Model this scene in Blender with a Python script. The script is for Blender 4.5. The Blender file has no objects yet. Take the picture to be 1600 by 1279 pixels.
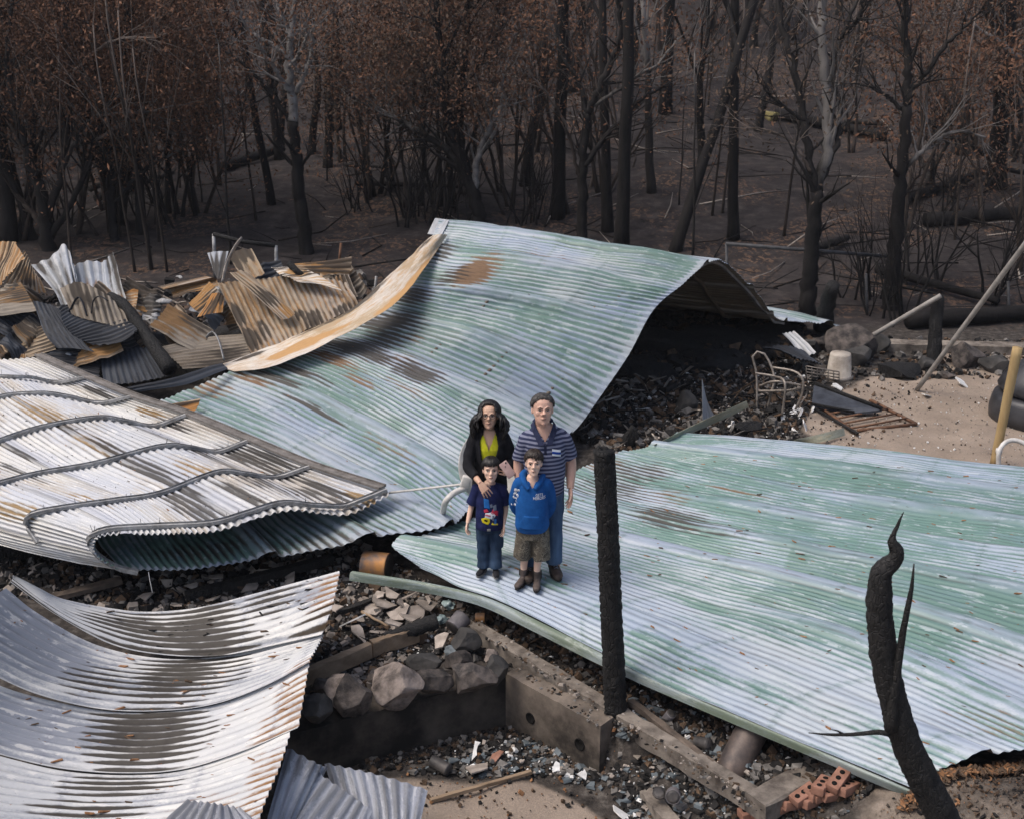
import bpy, bmesh, math, random
import numpy as np
from mathutils import Vector, Matrix
from mathutils.bvhtree import BVHTree
SC = bpy.context.scene
R = math.radians
rnd = random.Random(7)
rng = np.random.default_rng(11)

# ------------------------------------------------------------------ camera
CAMZ, PITCH, FPX = 5.6, R(20.0), 1900.0
cam_d = bpy.data.cameras.new('camera')
cam = bpy.data.objects.new('camera', cam_d)
SC.collection.objects.link(cam)
cam.location = (0, 0, CAMZ)
cam.rotation_euler = (R(90) - PITCH, 0, 0)
cam_d.sensor_width = 36.0
cam_d.lens = FPX / 1600.0 * 36.0
cam_d.clip_start, cam_d.clip_end = 0.1, 2000.0
cam_d.dof.use_dof = True
cam_d.dof.focus_distance = 10.5
cam_d.dof.aperture_fstop = 4.5
SC.camera = cam

# ------------------------------------------------------------------ light: overcast day
SUN_EL, SUN_ROT = R(60), R(-105)
w = bpy.data.worlds.new('World'); SC.world = w
w.use_nodes = True
wt = w.node_tree
sky = wt.nodes.new('ShaderNodeTexSky')
sky.sky_type = 'NISHITA'; sky.sun_disc = False
sky.sun_elevation = SUN_EL; sky.sun_rotation = SUN_ROT
sky.air_density = 1.0; sky.dust_density = 5.0; sky.ozone_density = 1.0
bg = wt.nodes['Background']
bg.inputs['Strength'].default_value = 0.13
wt.links.new(sky.outputs[0], bg.inputs[0])
sd = bpy.data.lights.new('sun', 'SUN'); so = bpy.data.objects.new('sun', sd)
SC.collection.objects.link(so)
sd.energy = 1.5; sd.angle = R(28); sd.color = (1.0, 0.95, 0.89)
so.location = (-20, 20, 40)
# direction towards the sun: azimuth SUN_ROT measured from +Y
sdir = Vector((math.sin(SUN_ROT) * math.cos(SUN_EL), math.cos(SUN_ROT) * math.cos(SUN_EL), math.sin(SUN_EL)))
so.rotation_euler = (-sdir).to_track_quat('-Z', 'Y').to_euler()
SC.view_settings.view_transform = 'Standard'
SC.view_settings.look = 'None'
SC.view_settings.gamma = 1.0
SC.view_settings.exposure = 0.45
SC.cycles.max_bounces = 6
SC.cycles.transparent_max_bounces = 8

# ------------------------------------------------------------------ pixel -> point helpers
CP, SP = math.cos(PITCH), math.sin(PITCH)
def ray(px, py):
    x = (px - 800.0) / FPX; y = (py - 639.5) / FPX
    return Vector((x, CP - y * SP, -SP - y * CP))
def at(px, py, z):
    d = ray(px, py); t = (z - CAMZ) / d.z
    return Vector((d.x * t, d.y * t, z))
def aty(px, py, Y):
    d = ray(px, py); t = Y / d.y
    return Vector((d.x * t, Y, CAMZ + d.z * t))
def pix(p):
    x, y, z = p[0], p[1], p[2] - CAMZ
    f = y * CP - z * SP
    return 800 + FPX * x / f, 639.5 + FPX * (-y * SP - z * CP) / f
def pt(q):
    """(px,py,z) | (px,py,None,Y) | Vector"""
    if isinstance(q, Vector): return q
    if len(q) == 4: return aty(q[0], q[1], q[3])
    return at(*q)

# ------------------------------------------------------------------ objects
def link(o, parent=None):
    SC.collection.objects.link(o)
    if parent is not None: o.parent = parent
    return o
def tag(o, label=None, cat=None, group=None, kind=None):
    if label: o['label'] = label
    if cat: o['category'] = cat
    if group: o['group'] = group
    if kind: o['kind'] = kind
    return o
def thing(name, label, cat, loc=(0, 0, 0), group=None, rz=0.0):
    o = link(bpy.data.objects.new(name, None))
    o.empty_display_size = 0.1
    o.location = loc; o.rotation_euler = (0, 0, rz)
    return tag(o, label, cat, group)
def mesh_obj(name, verts, faces, mats, parent=None, smooth=True, local=None, mi=None):
    """verts in world coordinates; local = world point that becomes the origin"""
    me = bpy.data.meshes.new(name)
    V = np.asarray(verts, dtype=np.float32).reshape(-1, 3)
    if parent is not None and local is None:
        M = parent.matrix_basis.inverted()
        V = np.array([M @ Vector(v) for v in V]) if len(V) < 4000 else (V - np.array(parent.location))
    off = np.zeros(3)
    if parent is None and local is not None:
        off = np.array(local); V = V - off
    me.from_pydata(V.tolist(), [], faces if isinstance(faces, list) else faces.tolist())
    for m in (mats if isinstance(mats, (list, tuple)) else [mats]):
        me.materials.append(m.m if isinstance(m, Mat) else m)
    if mi is not None: me.polygons.foreach_set('material_index', np.asarray(mi, dtype=np.int32))
    if smooth: me.polygons.foreach_set('use_smooth', np.ones(len(me.polygons), dtype=bool))
    me.update()
    o = bpy.data.objects.new(name, me)
    o.location = off
    return link(o, parent)
def copy_tree(o, parent=None):
    c = o.copy(); SC.collection.objects.link(c)
    if parent is not None: c.parent = parent
    for ch in list(o.children): copy_tree(ch, c)
    return c

class MB:
    """collects simple shapes into one mesh"""
    def __init__(s): s.v = []; s.f = []; s.n = 0
    def add(s, V, F):
        V = np.asarray(V, dtype=float).reshape(-1, 3)
        s.v.append(V); n = s.n
        s.f += [tuple(i + n for i in f) for f in F]; s.n += len(V)
        return s
    def tube(s, pts, rad, k=8, cap=True, jit=0.0, oval=1.0, up=None):
        pts = [Vector(p) for p in pts]; n = len(pts)
        rad = rad if hasattr(rad, '__len__') else [rad] * n
        V = []; prev = None
        for i, p in enumerate(pts):
            t = (pts[min(i + 1, n - 1)] - pts[max(i - 1, 0)])
            t = t.normalized() if t.length > 1e-9 else Vector((0, 0, 1))
            if prev is None:
                a = up or (Vector((0, 0, 1)) if abs(t.z) < .9 else Vector((1, 0, 0)))
                u = (a - t * a.dot(t)).normalized()
            else:
                u = prev - t * prev.dot(t)
                u = u.normalized() if u.length > 1e-6 else t.orthogonal().normalized()
            prev = u; b = t.cross(u)
            for j in range(k):
                an = 2 * math.pi * j / k
                r = rad[i] * (1 + (rnd.uniform(-jit, jit) if jit else 0))
                V.append(p + u * (math.cos(an) * r) + b * (math.sin(an) * r * oval))
        F = []
        for i in range(n - 1):
            for j in range(k):
                a = i * k + j; b2 = i * k + (j + 1) % k
                F.append((a, b2, b2 + k, a + k))
        if cap:
            F.append(tuple(range(k - 1, -1, -1))); F.append(tuple((n - 1) * k + j for j in range(k)))
        return s.add(V, F)
    def box(s, c, size, rot=None, bev=0.0):
        c = Vector(c); x, y, z = [d / 2 for d in size]
        P = []
        if bev <= 0:
            for sx in (-1, 1):
                for sy in (-1, 1):
                    for sz in (-1, 1): P.append(Vector((sx * x, sy * y, sz * z)))
            F = [(0, 1, 3, 2), (4, 6, 7, 5), (0, 4, 5, 1), (2, 3, 7, 6), (0, 2, 6, 4), (1, 5, 7, 3)]
        else:
            bm = bmesh.new(); bmesh.ops.create_cube(bm, size=1.0)
            for v in bm.verts: v.co = Vector((v.co.x * size[0], v.co.y * size[1], v.co.z * size[2]))
            bmesh.ops.bevel(bm, geom=bm.edges[:], offset=bev, segments=2, affect='EDGES', profile=.5)
            bm.verts.index_update()
            P = [v.co.copy() for v in bm.verts]; F = [tuple(v.index for v in f.verts) for f in bm.faces]; bm.free()
        Mx = rot if rot is not None else Matrix.Identity(3)
        return s.add([c + Mx @ p for p in P], F)
    def beam(s, a, b, wid, hgt, up=(0, 0, 1), bev=0.0):
        a = Vector(a); b = Vector(b); t = (b - a); L = t.length; t.normalize()
        up = Vector(up); sd = t.cross(up)
        sd = sd.normalized() if sd.length > 1e-6 else t.orthogonal().normalized()
        u = sd.cross(t)
        Mx = Matrix((t, sd, u)).transposed()
        return s.box((a + b) / 2, (L, wid, hgt), Mx, bev)
    def lathe(s, prof, c=(0, 0, 0), k=20, rot=None, cap=True):
        V = []; c = Vector(c); Mx = rot if rot is not None else Matrix.Identity(3)
        for r, z in prof:
            for j in range(k):
                an = 2 * math.pi * j / k
                V.append(c + Mx @ Vector((r * math.cos(an), r * math.sin(an), z)))
        n = len(prof); F = []
        for i in range(n - 1):
            for j in range(k):
                a = i * k + j; b = i * k + (j + 1) % k
                F.append((a, b, b + k, a + k))
        if cap:
            F.append(tuple(range(k - 1, -1, -1))); F.append(tuple((n - 1) * k + j for j in range(k)))
        return s.add(V, F)
    def rock(s, c, size, seed, rot=None, sub=3, rough=.22, facet=True):
        r = np.random.default_rng(seed)
        bm = bmesh.new(); bmesh.ops.create_icosphere(bm, subdivisions=sub, radius=1.0)
        P = np.array([v.co[:] for v in bm.verts]); F = [tuple(v.index for v in f.verts) for f in bm.faces]; bm.free()
        if facet:
            for _ in range(15):
                n = r.normal(size=3); n /= np.linalg.norm(n); d = r.uniform(.50, .80)
                k = P @ n - d
                P = P - np.outer(np.where(k > 0, k * .97, 0), n)
        dis = np.zeros(len(P))
        for o in range(4):
            kx = r.normal(size=(3, 3)) * (1.3 * 1.9 ** o)
            ph = r.uniform(0, 6, 3)
            dis += (np.sin(P @ kx.T + ph).sum(1)) * rough / 3 / (1.7 ** o)
        P = P * (1 + dis * .5)[:, None] * np.array(size)[None]
        Mx = rot if rot is not None else Matrix.Rotation(r.uniform(0, 6), 3, 'Z')
        P = P @ np.array(Mx).T + np.array(c)
        return s.add(P, F)
    def build(s, name, mat, parent=None, smooth=True, local=None):
        return mesh_obj(name, np.concatenate(s.v), s.f, mat, parent, smooth, local)
def auto_smooth(o, ang=40):
    me = o.data
    bm = bmesh.new(); bm.from_mesh(me)
    for e in bm.edges:
        if len(e.link_faces) == 2 and e.calc_face_angle(0) > R(ang): e.smooth = False
    bm.to_mesh(me); bm.free()
    return o

# ------------------------------------------------------------------ materials
class Mat:
    def __init__(s, name, rough=.7, metal=0.0, spec=.4):
        s.m = bpy.data.materials.new(name); s.m.use_nodes = True
        s.t = s.m.node_tree; s.b = s.t.nodes['Principled BSDF']
        s.b.inputs['Roughness'].default_value = rough
        s.b.inputs['Metallic'].default_value = metal
        s.b.inputs['Specular IOR Level'].default_value = spec
    def put(s, sock, v):
        if isinstance(v, bpy.types.NodeSocket): s.t.links.new(v, sock)
        elif isinstance(v, (tuple, list)):
            sock.default_value = tuple(v) + ((1.0,) if len(v) == 3 and len(sock.default_value) == 4 else ())
        else: sock.default_value = v
    def obj(s):
        return s.t.nodes.new('ShaderNodeTexCoord').outputs['Object']
    def pos(s):
        return s.t.nodes.new('ShaderNodeNewGeometry').outputs['Position']
    def uv(s):
        return s.t.nodes.new('ShaderNodeTexCoord').outputs['UV']
    def rand(s):
        return s.t.nodes.new('ShaderNodeObjectInfo').outputs['Random']
    def attr(s, name, out='Fac'):
        n = s.t.nodes.new('ShaderNodeAttribute'); n.attribute_name = name
        return n.outputs[out]
    def mapping(s, vec, scale=(1, 1, 1), loc=(0, 0, 0)):
        n = s.t.nodes.new('ShaderNodeMapping'); s.put(n.inputs['Vector'], vec)
        n.inputs['Scale'].default_value = scale; n.inputs['Location'].default_value = loc
        return n.outputs[0]
    def noise(s, vec, scale=5.0, detail=5.0, rough=.6, dist=0.0, out=0):
        n = s.t.nodes.new('ShaderNodeTexNoise'); s.put(n.inputs['Vector'], vec)
        n.inputs['Scale'].default_value = scale; n.inputs['Detail'].default_value = detail
        n.inputs['Roughness'].default_value = rough; n.inputs['Distortion'].default_value = dist
        return n.outputs[out]
    def voro(s, vec, scale=5.0, feature='F1', out='Distance', rnd_=1.0):
        n = s.t.nodes.new('ShaderNodeTexVoronoi'); s.put(n.inputs['Vector'], vec)
        n.feature = feature; n.inputs['Scale'].default_value = scale; n.inputs['Randomness'].default_value = rnd_
        return n.outputs[out]
    def ramp(s, fac, stops, interp='LINEAR'):
        n = s.t.nodes.new('ShaderNodeValToRGB'); s.put(n.inputs[0], fac)
        cr = n.color_ramp; cr.interpolation = interp
        while len(cr.elements) < len(stops): cr.elements.new(.5)
        for e, (p, c) in zip(cr.elements, stops):
            e.position = p
            c = (c, c, c) if not hasattr(c, '__len__') else c
            e.color = tuple(c) + (1.0,)
        return n.outputs[0]
    def mix(s, fac, a, b, mode='MIX'):
        n = s.t.nodes.new('ShaderNodeMix'); n.data_type = 'RGBA'; n.blend_type = mode
        s.put(n.inputs[0], fac); s.put(n.inputs[6], a); s.put(n.inputs[7], b)
        return n.outputs[2]
    def math(s, op, a, b=0.0, c=0.0, clamp=False):
        n = s.t.nodes.new('ShaderNodeMath'); n.operation = op; n.use_clamp = clamp
        s.put(n.inputs[0], a); s.put(n.inputs[1], b); s.put(n.inputs[2], c)
        return n.outputs[0]
    def step(s, v, lo, hi):
        n = s.t.nodes.new('ShaderNodeMapRange'); n.interpolation_type = 'SMOOTHSTEP'
        s.put(n.inputs[0], v); n.inputs[1].default_value = lo; n.inputs[2].default_value = hi
        return n.outputs[0]
    def bump(s, h, strength=.3, dist=.01):
        n = s.t.nodes.new('ShaderNodeBump'); s.put(n.inputs['Height'], h)
        n.inputs['Strength'].default_value = strength; n.inputs['Distance'].default_value = dist
        s.t.links.new(n.outputs[0], s.b.inputs['Normal'])
    def base(s, c): s.put(s.b.inputs['Base Color'], c); return s
    def rough(s, c): s.put(s.b.inputs['Roughness'], c); return s
def simple(name, c1, c2, scale=6, rough=.75, spec=.3, metal=0.0, bump=.2, bd=.01, stretch=(1, 1, 1), var=0.0, world=False, lo=.35, hi=.65):
    m = Mat(name, rough, metal, spec)
    v = m.mapping(m.pos() if world else m.obj(), stretch)
    n = m.noise(v, scale, 6, .65)
    c = m.ramp(n, [(lo, c1), (hi, c2)])
    if var:
        c = m.mix(1.0, c, m.ramp(m.rand(), [(0, 1 - var), (1, 1 + var)]), 'MULTIPLY')
    m.base(c)
    if bump: m.bump(m.noise(v, scale * 3.1, 6, .7), bump, bd)
    return m

# ------------------------------------------------------------------ interpolation
def cr1(P, n):
    """resample control points (k,3) to n points on a Catmull-Rom curve, even by arc length"""
    P = np.asarray(P, dtype=float); k = len(P)
    if k == 2:
        t = np.linspace(0, 1, n)[:, None]; return P[0] * (1 - t) + P[1] * t
    D = cr_dense(P, 24)
    L = np.concatenate([[0], np.cumsum(np.linalg.norm(np.diff(D, axis=0), axis=1))])
    s = np.linspace(0, L[-1], n)
    return np.stack([np.interp(s, L, D[:, i]) for i in range(3)], 1)
def cr_dense(P, m):
    P = np.asarray(P, dtype=float); k = len(P)
    E = np.concatenate([[2 * P[0] - P[1]], P, [2 * P[-1] - P[-2]]])
    out = []
    for i in range(k - 1):
        p0, p1, p2, p3 = E[i], E[i + 1], E[i + 2], E[i + 3]
        t = np.linspace(0, 1, m, endpoint=False).reshape(-1, *([1] * (P.ndim - 1)))
        out.append(.5 * ((2 * p1) + (-p0 + p2) * t + (2 * p0 - 5 * p1 + 4 * p2 - p3) * t ** 2 + (-p0 + 3 * p1 - 3 * p2 + p3) * t ** 3))
    out.append(P[-1:])
    return np.concatenate(out)
def vnoise(x, y, seed=0):
    """smooth value noise, numpy"""
    xi = np.floor(x).astype(np.int64); yi = np.floor(y).astype(np.int64)
    fx = x - xi; fy = y - yi
    fx = fx * fx * (3 - 2 * fx); fy = fy * fy * (3 - 2 * fy)
    def h(a, b):
        n = (a * 374761393 + b * 668265263 + seed * 974634777) & 0xffffffff
        n = ((n ^ (n >> 13)) * 1274126177) & 0xffffffff
        return ((n ^ (n >> 16)) & 0xffff) / 65535.0
    return (h(xi, yi) * (1 - fx) + h(xi + 1, yi) * fx) * (1 - fy) + (h(xi, yi + 1) * (1 - fx) + h(xi + 1, yi + 1) * fx) * fy
def fbm(x, y, seed=0, o=4):
    a = 0; s = 1; t = 0
    for i in range(o):
        a = a + vnoise(x * 2 ** i, y * 2 ** i, seed + i) * s; t += s; s *= .5
    return a / t
# ================================================================== materials of the place
def sheet_mat(name, paint, chalk, blue, wear_lo, wear_hi, rust=(.17, .085, .033), dirt=(.05, .042, .035), rough=.45, spec=.45, bluef=.75, streak=.25, metal=0.0, ridgew=.06, rustbase=0.0, dridge=.28):
    m = Mat(name, rough, metal, spec)
    uv = m.uv(); ridge = m.attr('ridge')
    n1 = m.noise(m.mapping(uv, (.6, 2.0, 1)), 1.0, 6, .6, .5)        # big patches, long along the sheet
    n2 = m.noise(m.mapping(uv, (3.5, 30, 1)), 1.0, 5, .7)             # fine streaks
    n3 = m.noise(m.mapping(uv, (.55, 1.1, 1), (7, 3, 0)), 1.0, 3, .5)
    n4 = m.noise(m.mapping(uv, (40, 60, 1)), 1.0, 3, .6)
    wv = m.math('ADD', n1, m.math('MULTIPLY', m.math('SUBTRACT', n2, .5), .42))
    wv = m.math('ADD', wv, m.math('MULTIPLY', ridge, ridgew))
    wv = m.math('ADD', wv, m.math('MULTIPLY', m.attr('white'), .5))
    wv = m.math('SUBTRACT', wv, m.math('MULTIPLY', m.attr('green'), .5))
    wv = m.math('ADD', wv, m.math('MULTIPLY', m.math('SUBTRACT', n4, .5), .22))
    wv = m.math('ADD', wv, m.math('MULTIPLY', m.math('SUBTRACT', m.attr('panel'), .5), .20))
    pu = m.attr('purl')
    wear = m.step(wv, wear_lo, wear_hi)
    ch = m.mix(m.math('MULTIPLY', m.step(n3, .38, .62), bluef), chalk, blue)
    c = m.mix(wear, paint, ch)
    c = m.mix(m.math('MULTIPLY', m.step(m.noise(m.mapping(uv, (.8, 4.5, 1), (11, 2, 0)), 1.0, 5, .65), .5, .68), bluef * .55), c, (blue[0] * .9, blue[1] * .9, blue[2] * .95))
    c = m.mix(1.0, c, m.ramp(m.attr('panel'), [(0, .90), (1, 1.06)]), 'MULTIPLY')
    fl = m.noise(m.mapping(uv, (3.2, 11, 1), (4, 8, 0)), 1.0, 6, .72, .4)
    c = m.mix(m.math('MULTIPLY', m.step(m.math('ADD', fl, m.math('MULTIPLY', ridge, .05)), .575, .62), .5), c, (min(1, chalk[0] * 1.22), min(1, chalk[1] * 1.2), min(1, chalk[2] * 1.18)))
    lp = m.attr('lap_sheen')
    c = m.mix(m.math('MULTIPLY', lp, m.math('MULTIPLY', m.step(n1, .32, .6), .85)), c, (chalk[0] * .82, chalk[1] * .85, chalk[2] * .98))  # bluish sky sheen painted onto the raised lap bands
    dots = m.math('MULTIPLY', m.step(ridge, -.2, .8), m.step(n4, .3, .6))
    c = m.mix(m.math('MULTIPLY', pu, .6), c, m.mix(dots, (paint[0] * .75, paint[1] * .75, paint[2] * .8), (chalk[0] * 1.08, chalk[1] * 1.1, chalk[2] * 1.16)))
    c = m.mix(m.math('MULTIPLY', m.attr('gap'), .8), c, (.05, .045, .042))  # shadow of each lifted lap, painted as a dark line
    # faint grime in the valleys
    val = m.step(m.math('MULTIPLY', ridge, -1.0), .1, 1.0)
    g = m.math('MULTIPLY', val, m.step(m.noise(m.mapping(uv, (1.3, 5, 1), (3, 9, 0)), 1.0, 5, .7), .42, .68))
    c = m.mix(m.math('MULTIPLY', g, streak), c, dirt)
    # rust, soot and the painted shade of a dip where the masks say
    rn = m.noise(m.mapping(uv, (5, 26, 1), (2.37, 5.4, 0)), 1.0, 6, .7)
    rm = m.math('ADD', m.attr('rust'), rustbase)
    rm = m.math('SUBTRACT', rm, m.math('MULTIPLY', m.math('MULTIPLY', ridge, m.step(rm, .02, .3)), .22))
    rf = m.step(m.math('ADD', rm, m.math('MULTIPLY', m.math('SUBTRACT', rn, .5), 1.3)), .35, .75)
    c = m.mix(m.math('MULTIPLY', rf, m.step(rm, 0.02, .12)), c, m.mix(m.noise(m.mapping(uv, (9, 40, 1)), 1.0, 4, .6), rust, (rust[0] * 1.5, rust[1] * 1.55, rust[2] * 1.6)))
    dk = m.attr('dark')
    dv = m.math('ADD', dk, m.math('MULTIPLY', m.math('SUBTRACT', rn, .5), 1.1))
    dv = m.math('SUBTRACT', dv, m.math('MULTIPLY', ridge, dridge))
    df = m.math('MULTIPLY', m.step(dv, .3, .75), m.step(dk, .02, .15))
    c = m.mix(m.math('MULTIPLY', df, .93), c, dirt)
    # specks
    sp = m.step(m.noise(m.mapping(uv, (70, 70, 1), (5.3, 2, 0)), 1.0, 2, .5), .70, .74)
    c = m.mix(m.math('MULTIPLY', sp, .55), c, (.07, .055, .045))
    m.base(c)
    m.rough(m.math('ADD', rough, m.math('MULTIPLY', m.math('ADD', df, rf), .3), clamp=True))
    m.bump(m.math('ADD', m.noise(m.mapping(uv, (22, 40, 1)), 1.0, 4, .7), m.math('MULTIPLY', n2, .6)), .18, .006)
    return m
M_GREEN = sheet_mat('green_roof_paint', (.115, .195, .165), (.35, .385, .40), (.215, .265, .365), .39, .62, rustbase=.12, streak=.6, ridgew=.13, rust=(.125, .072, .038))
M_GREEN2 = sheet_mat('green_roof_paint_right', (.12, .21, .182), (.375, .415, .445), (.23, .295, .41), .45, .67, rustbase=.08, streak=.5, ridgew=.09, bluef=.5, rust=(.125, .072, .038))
M_UNDER = sheet_mat('pale_roof_underside', (.42, .38, .33), (.58, .57, .54), (.38, .41, .48), .35, .6, rust=(.20, .13, .06), dirt=(.045, .04, .036), streak=.75, bluef=.6)
M_GALV = sheet_mat('galvanised_iron', (.235, .25, .285), (.58, .57, .545), (.38, .40, .44), .35, .58, bluef=.45, dirt=(.024, .017, .009), rough=.5, spec=.4, streak=.3, metal=.0, dridge=.56)
M_GALVD = sheet_mat('sooty_galvanised_iron', (.16, .165, .18), (.36, .37, .40), (.2, .22, .27), .42, .62, dirt=(.03, .03, .03), rough=.5, streak=.5)
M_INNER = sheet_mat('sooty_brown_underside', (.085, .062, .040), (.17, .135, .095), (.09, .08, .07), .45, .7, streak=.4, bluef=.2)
M_RUST = sheet_mat('rusty_iron_sheet', (.185, .125, .075), (.31, .24, .165), (.26, .26, .28), .42, .62, rust=(.23, .125, .05), rough=.7, spec=.25, streak=.6, bluef=.35, rustbase=.36)
M_RUSTY2 = sheet_mat('orange_rusty_iron_sheet', (.34, .22, .12), (.46, .34, .22), (.3, .27, .25), .42, .62, rust=(.27, .13, .045), rough=.7, spec=.25, streak=.5, bluef=.2, rustbase=.42)
M_GREY = sheet_mat('grey_burnt_sheet', (.25, .25, .245), (.46, .46, .46), (.30, .33, .38), .38, .62, rough=.6, streak=.5, rustbase=.05)
M_BLACK = sheet_mat('blackened_sheet', (.018, .020, .025), (.05, .056, .068), (.045, .052, .065), .42, .66, rough=.6, spec=.2, streak=.3, rust=(.06, .04, .03))
M_STRIP = sheet_mat('rust_streaked_flashing', (.36, .27, .165), (.54, .48, .40), (.5, .52, .56), .38, .6, rust=(.33, .19, .08), rough=.6, streak=.2, bluef=.3, rustbase=.44)
M_TRIMG = sheet_mat('green_painted_flashing', (.14, .175, .13), (.29, .325, .29), (.24, .29, .32), .46, .66, rough=.5, streak=.3, rust=(.16, .10, .06), rustbase=.12)
M_PURLIN = simple('grey_steel_purlin', (.15, .145, .14), (.36, .36, .36), 9, .5, .4, .2)
M_DARKTRIM = simple('brown_grey_edge_strip', (.10, .09, .08), (.22, .20, .185), 7, .6, .3)

# char
def char_mat(name, lo, hi, scale=14, bump=.8, bd=.02, ash=.0):
    m = Mat(name, .75, 0, .35)
    o = m.obj()
    v = m.mapping(o, (1, 1, .45))
    cr = m.voro(v, scale * 2.2, 'DISTANCE_TO_EDGE')
    n = m.noise(v, scale, 6, .7)
    c = m.ramp(n, [(.3, lo), (.7, hi)])
    if ash: c = m.mix(m.math('MULTIPLY', m.step(m.noise(o, scale * .35, 5, .7), .6, .72), ash), c, (.20, .19, .18))
    m.base(c)
    m.bump(m.math('ADD', m.step(cr, 0, .12), m.math('MULTIPLY', n, .8)), bump, bd)
    return m
M_CHAR = char_mat('charred_wood', (.004, .004, .004), (.020, .019, .019))
M_CHARF = char_mat('charred_wood_near', (.006, .006, .006), (.030, .028, .027), 22, .7, .012)
M_CHARASH = char_mat('charred_timber_with_ash', (.006, .006, .006), (.03, .028, .026), 14, .6, .015, .6)

# bark of standing burnt trees
def bark_mat(name, lo, hi, pale, amt):
    m = Mat(name, .85, 0, .2)
    o = m.obj()
    n = m.noise(m.mapping(o, (1, 1, .25)), 7, 6, .7)
    c = m.ramp(n, [(.3, lo), (.7, hi)])
    pz = m.noise(m.mapping(o, (1, 1, .2)), 1.3, 5, .65)
    h = m.t.nodes.new('ShaderNodeSeparateXYZ'); m.put(h.inputs[0], o)
    hz = m.math('MULTIPLY', m.math('SUBTRACT', h.outputs[2], 1.8), .17, clamp=True)
    c = m.mix(m.math('MULTIPLY', m.step(m.math('ADD', pz, hz), .55, .75), amt), c, pale)
    c = m.mix(1.0, c, m.ramp(m.rand(), [(0, .7), (1, 1.35)]), 'MULTIPLY')
    m.base(c)
    m.bump(n, .6, .03)
    return m
M_BARK = bark_mat('burnt_bark', (.006, .0054, .0052), (.021, .0185, .0178), (.05, .045, .043), .2)
M_BARKP = bark_mat('scorched_pale_bark', (.012, .011, .010), (.035, .031, .029), (.20, .185, .175), .8)
M_BARKT = bark_mat('brown_twig_bark', (.016, .012, .010), (.06, .046, .038), (.19, .155, .135), .8)
def leaf_mat(name, cols):
    m = Mat(name, .8, 0, .15)
    n = m.noise(m.pos(), .9, 3, .6)
    n2 = m.noise(m.pos(), 23, 1, .5)
    f = m.math('ADD', m.math('MULTIPLY', n, .6), m.math('MULTIPLY', n2, .4))
    c = m.ramp(f, [(.30, cols[0]), (.5, cols[1]), (.68, cols[2])])
    c = m.mix(1.0, c, m.ramp(m.rand(), [(0, .75), (1, 1.3)]), 'MULTIPLY')
    m.base(c)
    return m
M_LEAF = leaf_mat('scorched_brown_leaves', ((.042, .023, .015), (.118, .060, .037), (.195, .102, .061)))
M_LEAFG = leaf_mat('scorched_grey_brown_leaves', ((.036, .027, .022), (.085, .058, .042), (.16, .11, .078)))

# masonry, ground bits
M_CONC = simple('smoke_stained_concrete', (.05, .042, .036), (.22, .185, .155), 5, .9, .2, bump=.5, bd=.012, lo=.38, hi=.66)
M_CONC2 = simple('grey_brown_concrete_kerb', (.07, .058, .05), (.26, .225, .19), 5, .9, .2, bump=.5, bd=.01)
M_STONE = simple('sooty_fieldstone', (.030, .027, .026), (.15, .125, .11), 6, .85, .25, bump=.7, bd=.02, lo=.40, hi=.68, var=.3)
M_STONEP = simple('pinkish_fieldstone', (.055, .046, .041), (.29, .24, .21), 5, .85, .25, bump=.7, bd=.02, lo=.36, hi=.6)
M_STONED = simple('dark_grey_stone', (.018, .018, .018), (.075, .07, .066), 4, .8, .3, bump=.6, bd=.02)
M_BRICK = simple('terracotta_brick', (.19, .095, .065), (.34, .18, .13), 8, .9, .2, bump=.3, bd=.004)
M_TIMBER = simple('weathered_timber', (.16, .11, .07), (.34, .25, .17), 5, .85, .2, bump=.4, bd=.006, stretch=(.3, 1, 1))
M_TIMBERD = simple('scorched_timber', (.05, .04, .033), (.16, .125, .10), 5, .85, .2, bump=.5, bd=.008)
M_TAN = simple('tan_painted_post', (.30, .20, .09), (.44, .32, .16), 6, .7, .3, bump=.25, bd=.004, stretch=(1, 1, .2))
M_PALEPOLE = simple('weathered_grey_pole', (.17, .155, .14), (.32, .30, .275), 6, .7, .3, bump=.2, bd=.004)
M_RUSTCAN = simple('rusty_can', (.12, .10, .095), (.40, .19, .06), 5, .6, .35, .25, bump=.3, bd=.004, lo=.38, hi=.62)
M_CANGREY = simple('burnt_grey_can', (.10, .095, .10), (.21, .19, .195), 9, .6, .4, .2, bump=.2, bd=.003)
M_CANDARK = simple('sooty_dark_can', (.028, .027, .028), (.10, .09, .085), 7, .6, .4, .2, bump=.2, bd=.003)
M_WHITE = simple('white_ash_china', (.55, .54, .52), (.78, .77, .75), 12, .6, .4, bump=.1, bd=.003)
M_TILE = simple('fired_tile_shard', (.20, .17, .145), (.40, .345, .30), 8, .85, .25, bump=.2, bd=.004, var=.25)
M_GLASSY = simple('melted_glass', (.16, .22, .22), (.34, .42, .42), 10, .25, .5, bump=.4, bd=.01)
M_BLUEG = simple('blue_grey_slate_chip', (.075, .09, .10), (.155, .18, .195), 8, .7, .3, bump=.2, bd=.004)
M_TANK = simple('sagged_black_plastic', (.014, .014, .016), (.045, .045, .05), 4, .45, .45, bump=.2, bd=.01)
M_TUBE = simple('burnt_steel_tube', (.16, .135, .115), (.33, .29, .25), 14, .5, .4, .4, bump=.1, bd=.002)
M_WHITEPAINT = simple('chipped_white_enamel', (.44, .42, .39), (.62, .60, .57), 9, .45, .4, bump=.15, bd=.003)
M_RUSTBAR = simple('rusted_bar', (.09, .05, .035), (.22, .115, .065), 14, .8, .3, .2)

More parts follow.
